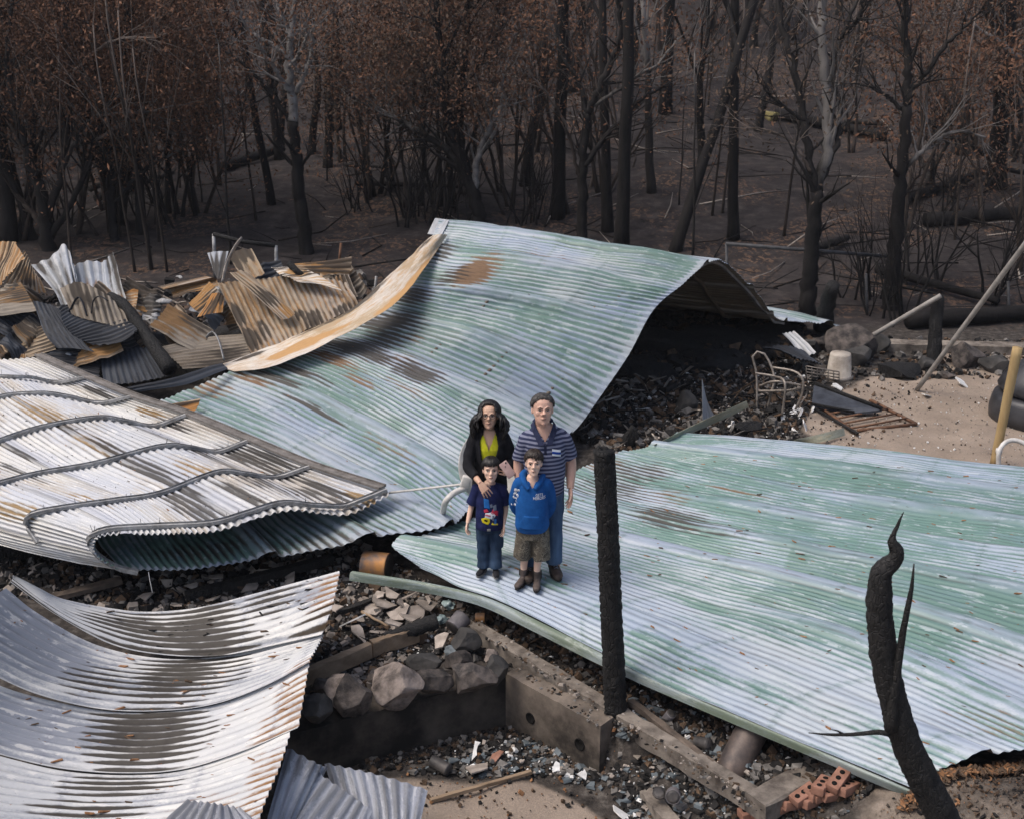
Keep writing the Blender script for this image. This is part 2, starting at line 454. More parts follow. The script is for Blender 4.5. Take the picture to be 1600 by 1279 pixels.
M_OLIVE = sheet_mat('olive_tan_flashing', (.20, .18, .11), (.36, .32, .22), (.3, .33, .28), .4, .65, rust=(.22, .13, .06), rough=.6, spec=.3, streak=.3, rustbase=.2)
# ================================================================== ground
def smooth01(a): a = np.clip(a, 0, 1); return a * a * (3 - 2 * a)
def seg_side(x, y, a, b):
    """signed distance to the line a->b (left positive)"""
    d = np.array([b.x - a.x, b.y - a.y]); L = np.hypot(*d); d = d / L
    return (x - a.x) * (-d[1]) + (y - a.y) * d[0]
PZ = -.42                                        # floor of the cellar pit
PC = at(790, 1058, .02)                          # inner corner of the two pit walls
PL = at(440, 1152, .02); PR = at(938, 1140, .02)
def ground_z(x, y):
    x = np.asarray(x, float); y = np.asarray(y, float)
    # hillside
    t = np.clip(y - 19.8, 0, None)
    z = np.where(t < 12, .055 * t + .0032 * t * t, 0)
    z = np.where((t >= 12), .055 * 12 + .0032 * 144 + .132 * (t - 12) + .0030 * np.clip(t - 12, 0, 60) ** 2 + .35 * np.clip(t - 72, 0, None), z)
    z = z + np.where(t > 0, (fbm(x * .12, y * .12, 3) - .5) * np.clip(t * .12, 0, 2.2), 0)
    z = z - smooth01((t - 6) / 20) * smooth01((-x - 2) / 10) * 1.2 * smooth01((60 - t) / 30)
    # cellar pit: south of wall PL-PC and west of wall PC-PR
    s1 = -seg_side(x, y, PL, PC)                 # >0 on the near side of the back wall
    s2 = -seg_side(x, y, PC, PR)                 # >0 on the left side of the right wall
    d = np.minimum(s1, s2)
    far = smooth01((7.45 - y) / .5)              # the pit opens to the front
    pit = np.where(y > PR.y - .05, smooth01((d + .14) / .08), smooth01((d + .55) / .75))
    keep = smooth01((x + 3.2) / .5)
    z = z + np.where(y < 10, pit * PZ * keep, 0)
    # sandy floor in front carries on low to the right
    low = smooth01((7.0 - y) / .5) * smooth01((1.9 - x) / .7) * smooth01((x + 1.6) / .4)
    z = np.where(y < 8, np.minimum(z, low * PZ * .9 + (1 - low) * 99), z)
    # dirt bank at the right front
    b = smooth01((x - 2.0 + (y - 6.3) * .5) / 1.5) * smooth01((8.0 - y) / 1.6)
    z = z + b * .52
    # rubble unevenness
    rub = smooth01((17 - y) / 2) * smooth01((y - 5) / 1)
    z = z + rub * (fbm(x * 3, y * 3, 9, 4) - .5) * .09 + (fbm(x * .8, y * .8, 5) - .5) * .06
    return z
def gz(x, y): return float(ground_z(np.array([x]), np.array([y]))[0])
def atg(px, py, it=30, dz=0.0):
    """point where the view through a pixel meets the ground"""
    z = 0.0
    for _ in range(it):
        p = at(px, py, z + dz) if abs(ray(px, py).z) > 1e-4 else aty(px, py, 60)
        if p.y < 0 or p.y > 400: p = aty(px, py, 60)
        z = .5 * z + .5 * gz(p.x, p.y)
    return at(px, py, z + dz)
def axis(parts):
    out = []
    for a, b, s in parts: out += list(np.arange(a, b, s))
    return np.array(out + [parts[-1][1]])
gx = axis([(-400, -60, 20), (-60, -20, 2), (-20, -6, .4), (-6, 6, .06), (6, 20, .35), (20, 60, 2), (60, 400, 20)])
gy = axis([(-20, 4, 2), (4, 16, .06), (16, 22, .14), (22, 45, .4), (45, 110, 1.5), (110, 420, 12)])
X, Y = np.meshgrid(gx, gy)
Zg = ground_z(X, Y)
nx, ny = len(gx), len(gy)
V = np.stack([X.ravel(), Y.ravel(), Zg.ravel()], 1)
idx = np.arange(nx * ny).reshape(ny, nx)
Fq = np.stack([idx[:-1, :-1].ravel(), idx[:-1, 1:].ravel(), idx[1:, 1:].ravel(), idx[1:, :-1].ravel()], 1)
def ground_mat():
    m = Mat('burnt_ground', .95, 0, .15)
    p = m.pos()
    sandm = m.attr('sand'); hill = m.attr('hill')
    nA = m.noise(p, 1.1, 6, .65); nB = m.noise(p, 9, 6, .7); nC = m.noise(p, 60, 4, .7)
    ash = m.ramp(nB, [(.30, (.016, .014, .013)), (.52, (.058, .050, .044)), (.72, (.15, .135, .12))])
    sand = m.ramp(m.math('ADD', m.math('MULTIPLY', nA, .6), m.math('MULTIPLY', nC, .4)), [(.3, (.18, .142, .112)), (.55, (.31, .25, .20)), (.75, (.43, .36, .30))])
    c = m.mix(m.step(m.math('ADD', sandm, m.math('MULTIPLY', m.math('SUBTRACT', nA, .5), .8)), .35, .65), ash, sand)
    hl = m.ramp(m.noise(p, 2.4, 8, .72), [(.32, (.014, .0125, .0125)), (.55, (.040, .034, .033)), (.75, (.085, .072, .066))])
    lf = m.math('MULTIPLY', m.step(m.noise(p, .5, 4, .6), .46, .62), m.step(m.noise(m.mapping(p, (1, .6, 1)), 11, 4, .7), .50, .60))
    hl = m.mix(m.math('MULTIPLY', lf, .95), hl, m.mix(m.noise(p, 31, 2), (.085, .05, .033), (.19, .12, .08)))
    c = m.mix(hill, c, hl)
    m.base(c)
    m.bump(m.math('ADD', nB, m.math('MULTIPLY', nC, .5)), .7, .03)
    return m
M_GROUND = ground_mat()
g = mesh_obj('ground', V, Fq, M_GROUND)
tag(g, kind='structure')
SPX, SPY = np.array([pix(v) if v[1] > 1 else (-9999, -9999) for v in V]).T
# sandy yard to the right, sandy floor in front of the pit, the bank
yc = smooth01((V[:, 0] - (3.2 + (15.0 - V[:, 1]) * .15 + (V[:, 1] - 15.3).clip(0) * 1.3)) / .9) * smooth01((V[:, 1] - 8) / 1) * smooth01((18.6 - V[:, 1]) / .8)
fc = smooth01((8.2 + (V[:, 0] - .2).clip(0) * -1.0 - V[:, 1]) / .35) * smooth01((V[:, 0] + 1.9) / .5) * smooth01((1.35 - V[:, 0]) / .5)
bc = smooth01((V[:, 0] - 2.0) / .5) * smooth01((8 - V[:, 1]) / .8) * .42
sandv = np.clip(np.maximum(np.maximum(yc * .92, fc * .85), bc), 0, 1)
hillv = smooth01((V[:, 1] - 18.9) / .9)
hillv = np.maximum(hillv, smooth01((V[:, 1] - 15.5) / 1.5) * smooth01((-V[:, 0] + 2) / 1))
for nm, a in (('sand', sandv), ('hill', hillv)):
    at_ = g.data.attributes.new(nm, 'FLOAT', 'POINT'); at_.data.foreach_set('value', a.astype(np.float32))
# ================================================================== corrugated sheets
PITCHC, AMPC, TH = .076, .0105, .004
def grid_surface(rows, ncol, m_v):
    """rows of control points -> dense (nv, ncol, 3) surface, even in arc length across"""
    A = np.stack([cr1([pt(q) for q in r], ncol) for r in rows])
    return cr_dense(A, m_v)
def sheet(name, rows, mats, parent=None, ncol=110, pitch=PITCHC, amp=AMPC, label=None, cat=None, group=None,
          stains=(), dent=.012, lap=.76, lapamp=.02, purl=.9, purl0=.3, seed=1, spp=8, trapezoid=False, flip=False, ragged=0.0, local=None, endwhite=0.0, crumple=0.0, jag=0.0):
    S = grid_surface(rows, ncol, 26)
    Lv = np.concatenate([[0], np.cumsum(np.linalg.norm(np.diff(S, axis=0), axis=2).mean(1))])
    W = Lv[-1]; N = max(2, int(round(W / pitch)))
    nv = N * spp + 1
    vs = np.linspace(0, W, nv)
    T = np.empty((nv, ncol, 3))
    k = np.clip(np.searchsorted(Lv, vs, side='right') - 1, 0, len(Lv) - 2)
    f = ((vs - Lv[k]) / (Lv[k + 1] - Lv[k] + 1e-12))[:, None, None]
    T = S[k] * (1 - f) + S[k + 1] * f
    Lu = np.linalg.norm(np.diff(T, axis=1), axis=2).mean(0); us = np.concatenate([[0], np.cumsum(Lu)])
    U = np.broadcast_to(us[None, :], (nv, ncol)); Vv = np.broadcast_to(vs[:, None], (nv, ncol))
    if ragged:                                     # uneven sheet ends
        for side in (0, -1):
            e = (vnoise(vs * 1.3 + seed, vs * 0, seed + 5) - .5) * ragged
            dirv = T[:, side] - T[:, 2 if side == 0 else -3]
            dirv /= np.linalg.norm(dirv, axis=1)[:, None] + 1e-9
            n = 5
            for q in range(n):
                col = q if side == 0 else -1 - q
                T[:, col] += dirv * (e * (1 - q / n))[:, None]
    du = np.gradient(T, axis=1); dv = np.gradient(T, axis=0)
    Nn = np.cross(du, dv); Nn /= np.linalg.norm(Nn, axis=2)[:, :, None] + 1e-12
    if flip: Nn = -Nn
    ph = 2 * np.pi * Vv / (W / N)
    ridge = np.cos(ph)
    if trapezoid: ridge = np.clip(np.cos(ph) * 2.2, -1, 1)
    if amp == 0: ridge = ridge * 0
    lap_sheen = np.zeros_like(Vv); gap = np.zeros_like(Vv); flatten = 1.0
    pan = vnoise(np.floor(Vv / .76) * 7.13 + .5, np.floor((U + np.floor(Vv / .76) * .0) / 2.7) * 3.71 + .5, seed + 40)
    if lap and amp > 0:
        fr = (Vv / lap) % 1.0; li = np.floor(Vv / lap); sb = 1 - fr
        env = np.clip(vnoise(U * .5 + 17 * li, li * 5.3 + .5, seed + 3) * 2.3 - .5, 0, 1)
        prof = np.where(li < np.floor(W / lap), np.clip(sb / .015, 0, 1) * np.exp(-(np.clip(sb - .10, 0, 9) / .13) ** 2), 0)
        lap_sheen = prof * (.15 + .85 * env)
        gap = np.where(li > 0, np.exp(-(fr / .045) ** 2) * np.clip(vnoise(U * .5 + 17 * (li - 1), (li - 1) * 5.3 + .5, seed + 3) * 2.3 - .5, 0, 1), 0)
        flatten = 1 - .85 * prof * env
    off = ridge * amp * flatten
    if dent: off = off + (fbm(U * 1.1 + seed * 3.1, Vv * 1.6, seed, 3) - .5) * dent * 2 + (vnoise(U * 4, Vv * 5, seed + 7) - .5) * dent * .5
    if crumple:
        cx = fbm(U * 2.3 + seed, Vv * 2.3, seed + 21, 3); off = off + np.abs(cx - .5) * crumple * 2
    if lap and amp > 0: off = off + prof * (.003 + lapamp * env)
    P = T + Nn * off[:, :, None]
    Pb = P - Nn * TH
    nV = nv * ncol
    V = np.concatenate([P.reshape(-1, 3), Pb.reshape(-1, 3)])
    I = np.arange(nV).reshape(nv, ncol)
    q = np.stack([I[:-1, :-1].ravel(), I[:-1, 1:].ravel(), I[1:, 1:].ravel(), I[1:, :-1].ravel()], 1)
    if flip: q = q[:, ::-1]
    qb = q[:, ::-1] + nV
    # rims
    rims = []; rv = []; base = 2 * nV
    ruse = []
    for line in (I[0, :], I[-1, :], I[:, 0], I[:, -1]):
        n = len(line)
        a = np.arange(base, base + n); b = a + n
        rv.append(V[line]); rv.append(V[line + nV]); ruse += [line, line]
        rims.append(np.stack([a[:-1], a[1:], b[1:], b[:-1]], 1)); base += 2 * n
    V = np.concatenate([V] + rv)
    Fs = np.concatenate([q, qb] + rims)
    mi = np.concatenate([np.zeros(len(q)), np.ones(len(qb)), np.zeros(sum(len(r) for r in rims))]).astype(int)
    mats = list(mats) if isinstance(mats, (list, tuple)) else [mats, mats]
    if local is None and parent is None: local = T[nv // 2, ncol // 2]
    o = mesh_obj(name, V, Fs, mats, parent, True, local, mi)
    sel = np.concatenate([np.arange(nV), np.arange(nV)] + ruse)
    me = o.data
    pa = {'dark': np.zeros((nv, ncol)), 'rust': np.zeros((nv, ncol)), 'white': np.zeros((nv, ncol)), 'green': np.zeros((nv, ncol))}
    # purlin screw lines
    pu = np.zeros((nv, ncol))
    if purl:
        dd = np.abs(((U + vnoise(Vv * .6, Vv * 0, seed + 2) * .08 - purl0 + purl / 2) % purl) - purl / 2)
        pu = np.exp(-(dd / .028) ** 2)
    if endwhite: pa['white'] = np.maximum(pa['white'], endwhite * np.exp(-((U - us[-1]) / .07) ** 2))
    if stains:
        F_ = P[..., 1] * CP - (P[..., 2] - CAMZ) * SP
        PX = 800 + FPX * P[..., 0] / F_; PY = 639.5 + FPX * (-P[..., 1] * SP - (P[..., 2] - CAMZ) * CP) / F_
        for st in stains:                          # (px,py,ru,rv,kind,strength): a stain of that size in metres on the sheet
            if st[0] == 'uv':
                _, fu, fv, ru, rvv, kind, amt = st; j = int(fv * (nv - 1)) * ncol + int(fu * (ncol - 1))
            else:
                sx, sy, ru, rvv, kind, amt = st
                d2 = ((PX - sx) ** 2 + (PY - sy) ** 2).ravel(); near_ = np.where(d2 < d2.min() + 30)[0]; j = near_[np.argmin(F_.ravel()[near_])]
            cu, cv = U.ravel()[j], Vv.ravel()[j]
            wob = (fbm(U * 3 + seed, Vv * 3, seed + 31, 3) - .5) * .9
            d2 = np.sqrt(((U - cu) / ru) ** 2 + ((Vv - cv) / rvv) ** 2) + wob
            pa[kind] = np.maximum(pa[kind], amt * np.clip(1.35 - d2, 0, 1))
    for nm, a in (('ridge', ridge), ('lap_sheen', lap_sheen), ('panel', pan), ('gap', gap), ('purl', pu), ('dark', pa['dark']), ('rust', pa['rust']), ('white', pa['white']), ('green', pa['green'])):
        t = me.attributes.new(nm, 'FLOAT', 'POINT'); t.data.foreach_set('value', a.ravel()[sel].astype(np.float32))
    uvl = me.uv_layers.new(name='uv')
    li = np.empty(len(me.loops), dtype=np.int32); me.loops.foreach_get('vertex_index', li)
    UVs = np.stack([U.ravel()[sel] + seed * 13.7, Vv.ravel()[sel] + seed * 5.3], 1).astype(np.float32)
    uvl.data.foreach_set('uv', UVs[li].ravel())
    if label: tag(o, label, cat, group)
    o['_'] = 0; del o['_']
    return o, P
def sheet_tree(P):
    n, m = P.shape[:2]; I = np.arange(n * m).reshape(n, m)
    q = np.stack([I[:-1, :-1].ravel(), I[:-1, 1:].ravel(), I[1:, 1:].ravel(), I[1:, :-1].ravel()], 1)
    return BVHTree.FromPolygons(P.reshape(-1, 3).tolist(), q.tolist())

# ------------------------------------------------------------------ the big collapsed roof, with its folded-back end
roof = thing('collapsed_roof', 'large collapsed green corrugated roof arching behind the family, its left end folded back on itself', 'roof', at(600, 700, .5))
R12 = [(690, 346, 2.20), (735, 350, 2.19), (800, 361, 2.15), (870, 371, 2.12), (960, 386, 2.06), (1040, 398, 2.0), (1107, 410, 1.92)]
c12 = [pt(q) for q in R12]
def back(dy, dz, endq):
    e = pt(endq); s = c12[-1]
    return [p + Vector((k * (e.x - s.x) * .55 + (1 - k) * .2, (e.y - s.y) * (.75 + .25 * k), (e.z - s.z) * (.8 + .2 * k))) if i < 6 else e
            for i, (p, k) in enumerate(zip(c12, np.linspace(0, 1, 7)))]
A_rows = [
    [(20, 770, .70), (120, 815, .60), (190, 889, .45)],
    [(100, 715, .64), (230, 775, .55), (280, 835, .47), (320, 884, .42)],
    [(170, 670, .62), (330, 745, .54), (400, 812, .47), (458, 869, .42)],
    [(220, 640, .60), (400, 725, .52), (520, 800, .46), (590, 840, .46)],
    [(270, 618, .60), (400, 672, .58), (480, 712, .56), (600, 778, .54), (692, 825, .56)],
    [(350, 584, .75), (440, 618, .72), (530, 665, .66), (650, 728, .60), (738, 794, .58)],
    [(440, 548, 1.0), (520, 575, .96), (600, 612, .88), (720, 682, .62), (815, 742, .42)],
    [(515, 515, 1.2), (590, 535, 1.16), (680, 568, 1.02), (800, 622, .68), (893, 674, .30)],
    [(560, 487, 1.38), (640, 505, 1.36), (740, 533, 1.24), (850, 582, .90), (932, 626, .60)],
    [(592, 456, 1.60), (680, 472, 1.58), (780, 492, 1.46), (900, 528, 1.24), (981, 556, 1.05)],
    [(630, 420, 1.84), (720, 434, 1.82), (820, 448, 1.74), (940, 470, 1.60), (1020, 486, 1.48)],
    [(668, 380, 2.06), (750, 392, 2.04), (850, 408, 1.97), (970, 428, 1.86), (1064, 445, 1.77)],
    R12,
    back(0, 0, (1134, 413, None, 16.45)),
    back(0, 0, (1169, 445, None, 17.0)),
    back(0, 0, (1190, 469, None, 17.4)),
    back(0, 0, (1212, 496, None, 17.8)),
    [c12[0] + Vector((.3, 1.9, -1.85)), (1085, 476, None, 19.9), (1185, 487, None, 19.0), (1258, 503, None, 18.15)],
    [c12[0] + Vector((.4, 2.6, -1.9)), (1100, 474, None, 20.6), (1222, 488, None, 19.6), (1316, 509, None, 18.5)],
]
A_st = [(740, 418, .32, .34, 'rust', 1.0), (700, 425, .3, .4, 'dark', .55), (600, 520, .4, .25, 'dark', .8), (430, 585, .5, .10, 'dark', .9), (390, 590, .4, .1, 'rust', .6), (850, 395, .5, .1, 'rust', .3), (640, 520, .3, .12, 'rust', .4), (560, 590, .3, .1, 'rust', .5), (560, 540, .6, .28, 'dark', 1.15), (610, 500, .5, .3, 'dark', 1.0), (520, 555, .6, .15, 'rust', .7), (470, 575, .6, .10, 'dark', 1.0), (540, 500, .35, .2, 'dark', .8), (640, 455, .4, .3, 'dark', .85), (690, 385, .25, .3, 'dark', .7), (590, 470, .3, .3, 'dark', .8),
        (655, 580, .45, .25, 'dark', 1.0), (640, 600, .5, .12, 'rust', .4), (490, 635, .55, .05, 'dark', 1.0), (700, 380, .3, .25, 'dark', .5), (330, 600, .5, .2, 'rust', .5), (620, 560, .3, .2, 'rust', .4),
        (1000, 440, .8, .4, 'green', .15), (560, 640, .6, .25, 'green', .3), (640, 700, 1.0, .3, 'green', .25), (820, 600, .6, .3, 'white', .3), (790, 470, 1.0, .2, 'green', .2),
        (480, 840, .4, .9, 'dark', .45), (330, 850, .35, .8, 'dark', .6), (300, 860, .5, .8, 'green', .9), (520, 690, .9, .15, 'white', .5), (660, 350, .4, .2, 'white', .5),
        (600, 690, .5, .12, 'rust', .3), (900, 400, .8, .2, 'white', .2)]
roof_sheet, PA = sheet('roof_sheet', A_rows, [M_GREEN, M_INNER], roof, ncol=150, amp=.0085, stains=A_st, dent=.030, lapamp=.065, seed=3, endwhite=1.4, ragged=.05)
def plain(name, rows, mat, parent=None, **k):
    a = dict(ncol=40, amp=0.0, lap=0, purl=0, dent=.004, pitch=.05, spp=2); a.update(k)
    return sheet(name, rows, mat, parent, **a)
def bar_along(name, pts, mat, parent, wid, hgt, smooth_n=40, nails=0, dz=0.0):
    """a steel channel following a curve"""
    C = cr1([pt(q) for q in pts], smooth_n); C[:, 2] += dz
    mb = MB()
    V = []
    for i, p in enumerate(C):
        t = C[min(i + 1, len(C) - 1)] - C[max(i - 1, 0)]; t /= np.linalg.norm(t)
        sdv = np.cross(t, (0, 0, 1)); sdv /= np.linalg.norm(sdv) + 1e-9; u = np.cross(sdv, t)
        for a, b in ((-.5, 0), (-.5, .85), (-.32, 1), (-.32, .55), (.32, .55), (.32, 1), (.5, .85), (.5, 0)):
            V.append(p + sdv * a * wid + u * b * hgt)
    k = 8; F = []
    for i in range(len(C) - 1):
        for j in range(k):
            a = i * k + j; b = i * k + (j + 1) % k
            F.append((a, a + k, b + k, b))
    F.append(tuple(range(k))); F.append(tuple((len(C) - 1) * k + j for j in range(k - 1, -1, -1)))
    mb.add(V, F)
    for _ in range(nails):
        p = Vector(C[rnd.randrange(2, len(C) - 2)])
        d = Vector((rnd.uniform(-.3, .3), rnd.uniform(-.3, .3), 1))
        mb.tube([p, p + d * rnd.uniform(.05, .10)], .003, 4)
    return mb.build(name, mat, parent, smooth=False)

# folded-back end of the roof: pale underside up, steel purlins on it
B_rows = [
    [(60, 558, .86), (135, 592, .85), (207, 622, .82), (293, 650, .80), (390, 690, .77), (487, 730, .74), (596, 765, .72), (608, 772, .72)],
    [(0, 562, .74), (88, 600, .71), (155, 632, .69), (240, 668, .67), (340, 708, .65), (430, 748, .63), (530, 795, .61), (540, 803, .61)],
    [(-60, 560, .88), (20, 592, .87), (62, 617, .87), (150, 655, .86), (250, 700, .85), (340, 740, .83), (440, 790, .80), (449, 798, .80)],
    [(-140, 560, .90), (-60, 590, .90), (-10, 625, .88), (60, 671, .87), (150, 726, .87), (250, 773, .85), (330, 821, .84), (338, 829, .84)],
    [(-250, 600, .95), (-170, 640, .95), (-100, 665, .93), (-30, 700, .91), (60, 742, .89), (180, 784, .87), (240, 825, .85), (247, 833, .85)],
    [(-320, 650, .96), (-260, 670, .96), (-190, 695, .95), (-120, 718, .93), (0, 757, .91), (95, 796, .90), (163, 826, .87), (170, 835, .87)],
    [(-360, 660, .93), (-300, 680, .93), (-230, 705, .92), (-150, 735, .90), (-50, 770, .88), (50, 806, .86), (143, 836, .84), (149, 843, .83)],
    [(-360, 690, .82), (-300, 710, .82), (-230, 735, .80), (-150, 765, .78), (-55, 795, .77), (45, 825, .75), (141, 851, .73), (147, 857, .72)],
    [(-340, 720, .70), (-280, 740, .70), (-210, 765, .68), (-130, 795, .66), (-35, 825, .64), (62, 850, .62), (151, 869, .62), (157, 874, .61)],
    [(-310, 750, .60), (-250, 770, .60), (-180, 795, .58), (-100, 825, .55), (0, 850, .52), (95, 872, .49), (180, 888, .48), (189, 892, .47)],
]
B_st = [(150, 610, .42, .09, 'dark', 1.2), (310, 700, .5, .16, 'dark', .75), (380, 712, .45, .2, 'dark', .95), (430, 735, .42, .16, 'dark', .9), (300, 790, .5, .18, 'dark', .8), (480, 765, .3, .2, 'dark', .8), (530, 780, .3, .16, 'dark', .7), (200, 640, .6, .2, 'white', .6), (560, 770, .3, .12, 'white', .5), (60, 745, .5, .15, 'rust', .45), (100, 660, .3, .1, 'dark', .6), (40, 735, .6, .12, 'dark', .8),
        (400, 745, .5, .2, 'dark', .7), (230, 720, .5, .12, 'dark', .7), (210, 815, .5, .3, 'white', .9), (100, 790, .5, .3, 'white', .7), (250, 680, .8, .3, 'white', .5), (120, 720, .6, .3, 'white', .5), (330, 770, .5, .15, 'white', .5), (290, 760, .35, .06, 'dark', .9), (350, 810, .3, .14, 'white', .6), (180, 700, .5, .1, 'dark', .7), (420, 715, .5, .12, 'dark', 1.1), (500, 755, .5, .1, 'dark', 1.1), (270, 660, .4, .1, 'dark', .9), (250, 745, .6, .05, 'dark', .9), (390, 770, .5, .08, 'dark', 1.0), (30, 700, .5, .1, 'dark', .7), (70, 640, .6, .2, 'rust', .7), (150, 690, .5, .15, 'rust', .6), (130, 770, .5, .2, 'rust', .55), (300, 720, .4, .2, 'rust', .6), (20, 790, .5, .2, 'rust', .6), (230, 640, .3, .1, 'rust', .8), (560, 775, .3, .1, 'rust', .8)]
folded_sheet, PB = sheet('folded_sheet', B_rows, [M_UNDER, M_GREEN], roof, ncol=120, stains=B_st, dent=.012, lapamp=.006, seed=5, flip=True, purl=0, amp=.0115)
bar_along('purlin', [(604, 766, .735), (565, 782, .68), (535, 792, .635), (490, 791, .73), (440, 787, .82), (385, 803, .85), (330, 818, .855), (240, 823, .865), (175, 827, .885), (148, 835, .86), (141, 848, .76), (148, 866, .64), (180, 887, .49), (215, 896, .42)], M_PURLIN, roof, .06, .038, 70, 14)
for pts_ in ([(487, 729, .75), (430, 747, .64), (385, 742, .76), (340, 739, .84), (250, 772, .86), (180, 783, .88), (95, 795, .91), (50, 805, .88), (44, 822, .77), (60, 848, .64)],
             [(390, 689, .78), (340, 707, .66), (295, 700, .78), (250, 699, .86), (150, 725, .88), (60, 741, .90), (0, 756, .92), (-50, 770, .89)],
             [(293, 649, .81), (240, 667, .68), (195, 659, .79), (150, 654, .87), (60, 670, .88), (-30, 699, .92), (-120, 717, .94)],
             [(207, 621, .83), (155, 631, .70), (105, 621, .81), (62, 616, .88), (-10, 624, .89), (-100, 664, .94)],
             [(135, 591, .86), (88, 599, .72), (50, 592, .82), (20, 591, .88), (-60, 589, .91)]):
    bar_along('purlin', pts_, M_PURLIN, roof, .06, .038, 60, 10)
bar_along('edge_strip', [(60, 555, .875), (135, 588, .87), (207, 618, .84), (293, 646, .82), (390, 686, .79), (487, 726, .76), (598, 762, .74)], M_DARKTRIM, roof, .11, .03, 40)
# flashing streaked with rust along the left edge, cap piece at the crest
plain('edge_flashing', [[(676, 368, 2.17), (604, 434, 1.87), (542, 487, 1.53), (437, 535, 1.10), (341, 571, .84)],
                        [(690, 366, 2.20), (618, 446, 1.83), (552, 498, 1.49), (437, 552, 1.02), (352, 576, .80)],
                        [(700, 367, 2.14), (631, 461, 1.78), (561, 509, 1.45), (437, 566, 1.02), (367, 580, .82)]], M_STRIP, roof, ncol=70, dent=.02, crumple=.03, seed=8, flip=True, spp=4, stains=[('uv', .1, .1, .5, .06, 'dark', .7), ('uv', .5, .05, .9, .05, 'dark', .8), ('uv', .75, .5, .5, .08, 'rust', 1.0), ('uv', .35, .9, .6, .06, 'rust', 1.0), ('uv', .9, .1, .4, .05, 'dark', .9)])
plain('crest_cap', [[(668, 366, 2.1), (680, 341, 2.24)], [(690, 368, 2.12), (702, 344, 2.24)]], M_GREY, roof, ncol=20, seed=9)
# purlins on the underside of the arch, seen from the right
for f0 in (.84, .63, .42):
    pts_ = []
    j = int(f0 * (PA.shape[1] - 1))
    for i in np.linspace(PA.shape[0] * .40, PA.shape[0] * .93, 30).astype(int): pts_.append(Vector(PA[i, j]) - Vector((0, 0, .055)))
    MB().tube(pts_, .03, 6).build('purlin', M_INNER, roof)
bar_along('edge_strip', [Vector(PA[i, -3]) - Vector((.03, 0, .06)) for i in np.linspace(PA.shape[0] * .62, PA.shape[0] * .88, 12).astype(int)], M_DARKTRIM, roof, .05, .04, 30)
for _ in range(1):   # bent tag hanging from the fold's lip
    MB().tube([at(232, 893, .42), at(234, 905, .36), at(238, 925, .27)], [.016, .014, .012], 5, oval=.3).build('hanging_tag', M_WHITE, roof)

# ------------------------------------------------------------------ the right hand section lying flat
flat = thing('fallen_roof_section', 'wide flat sheet of fallen green and white corrugated roof that the family stands on', 'roof', at(1150, 900, .42))
C_rows = [
    [(655, 886, .45), (690, 902, .46), (722, 917, .457), (775, 936, .437), (850, 973, .416), (1000, 1051, .378), (1200, 1137, .35), (1427, 1234, .36)],
    [(612, 850, .50), (680, 868, .50), (740, 885, .50), (830, 918, .49), (930, 962, .45), (1050, 1015, .40), (1250, 1098, .36), (1482, 1196, .40)],
    [(650, 838, .50), (700, 845, .50), (770, 860, .50), (880, 902, .48), (1000, 945, .42), (1150, 1000, .40), (1350, 1075, .40), (1575, 1172, .47)],
    [(720, 815, .49), (800, 842, .49), (920, 880, .45), (1050, 915, .42), (1250, 970, .42), (1450, 1045, .45), (1700, 1160, .52)],
    [(790, 790, .45), (860, 815, .43), (960, 843, .41), (1100, 878, .42), (1300, 925, .44), (1500, 982, .47), (1780, 1085, .52)],
    [(850, 762, .38), (920, 788, .35), (1010, 812, .37), (1150, 842, .45), (1350, 880, .46), (1550, 922, .47), (1780, 980, .50)],
    [(900, 736, .32), (960, 760, .28), (1040, 776, .35), (1180, 803, .45), (1400, 840, .45), (1600, 872, .46), (1780, 903, .48)],
    [(960, 712, .28), (1040, 730, .30), (1120, 748, .37), (1300, 782, .42), (1500, 813, .43), (1780, 852, .45)],
    [(1010, 698, .28), (1100, 712, .33), (1300, 740, .40), (1500, 768, .42), (1780, 805, .42)],
    [(1045, 687, .27), (1150, 692, .33), (1300, 707, .36), (1500, 735, .36), (1780, 768, .36)],
    [(1066, 677, .22), (1200, 687, .27), (1350, 700, .30), (1600, 731, .30), (1780, 753, .30)],
]
C_st = [(960, 760, .5, .5, 'dark', .65), (1050, 800, .6, .35, 'dark', .75), (1000, 735, .4, .35, 'dark', .6), (1030, 770, .4, .3, 'rust', .35), (900, 760, .5, .25, 'dark', .5), (850, 810, .4, .2, 'dark', .5),  # dark blotches in the dip put its shade and rust into the colour
        (940, 720, .3, .3, 'rust', .5), (1110, 700, .6, .2, 'green', .3), (1200, 800, 1.0, .3, 'green', .4), (1440, 810, 1.2, .5, 'green', .45), (1430, 940, .7, .55, 'green', .75), (1330, 850, 1.0, .35, 'green', .35), (1060, 830, .5, .35, 'green', .45), (1200, 880, .7, .15, 'green', .45), (1500, 900, .7, .3, 'green', .5), (1250, 740, 1.0, .3, 'green', .3),
        (1100, 990, 1.1, .35, 'white', .8), (1350, 1080, 1.2, .3, 'white', .7), (1000, 940, .7, .25, 'white', .7), (1560, 1050, .8, .5, 'white', .45), (820, 920, .9, .25, 'white', .5), (1250, 1130, 1.2, .2, 'white', .5), (1150, 830, .6, .05, 'dark', .4), (1140, 760, .5, .05, 'rust', .5),
        (1550, 780, .8, .2, 'white', .25), (700, 870, .5, .2, 'green', .35), (1540, 1120, .4, .2, 'rust', .25)]
flat_sheet, PCs = sheet('roof_sheet', C_rows, [M_GREEN2, M_INNER], flat, ncol=170, amp=.0072, stains=C_st, dent=.022, lapamp=.055, seed=12, ragged=.05, purl=1.0)
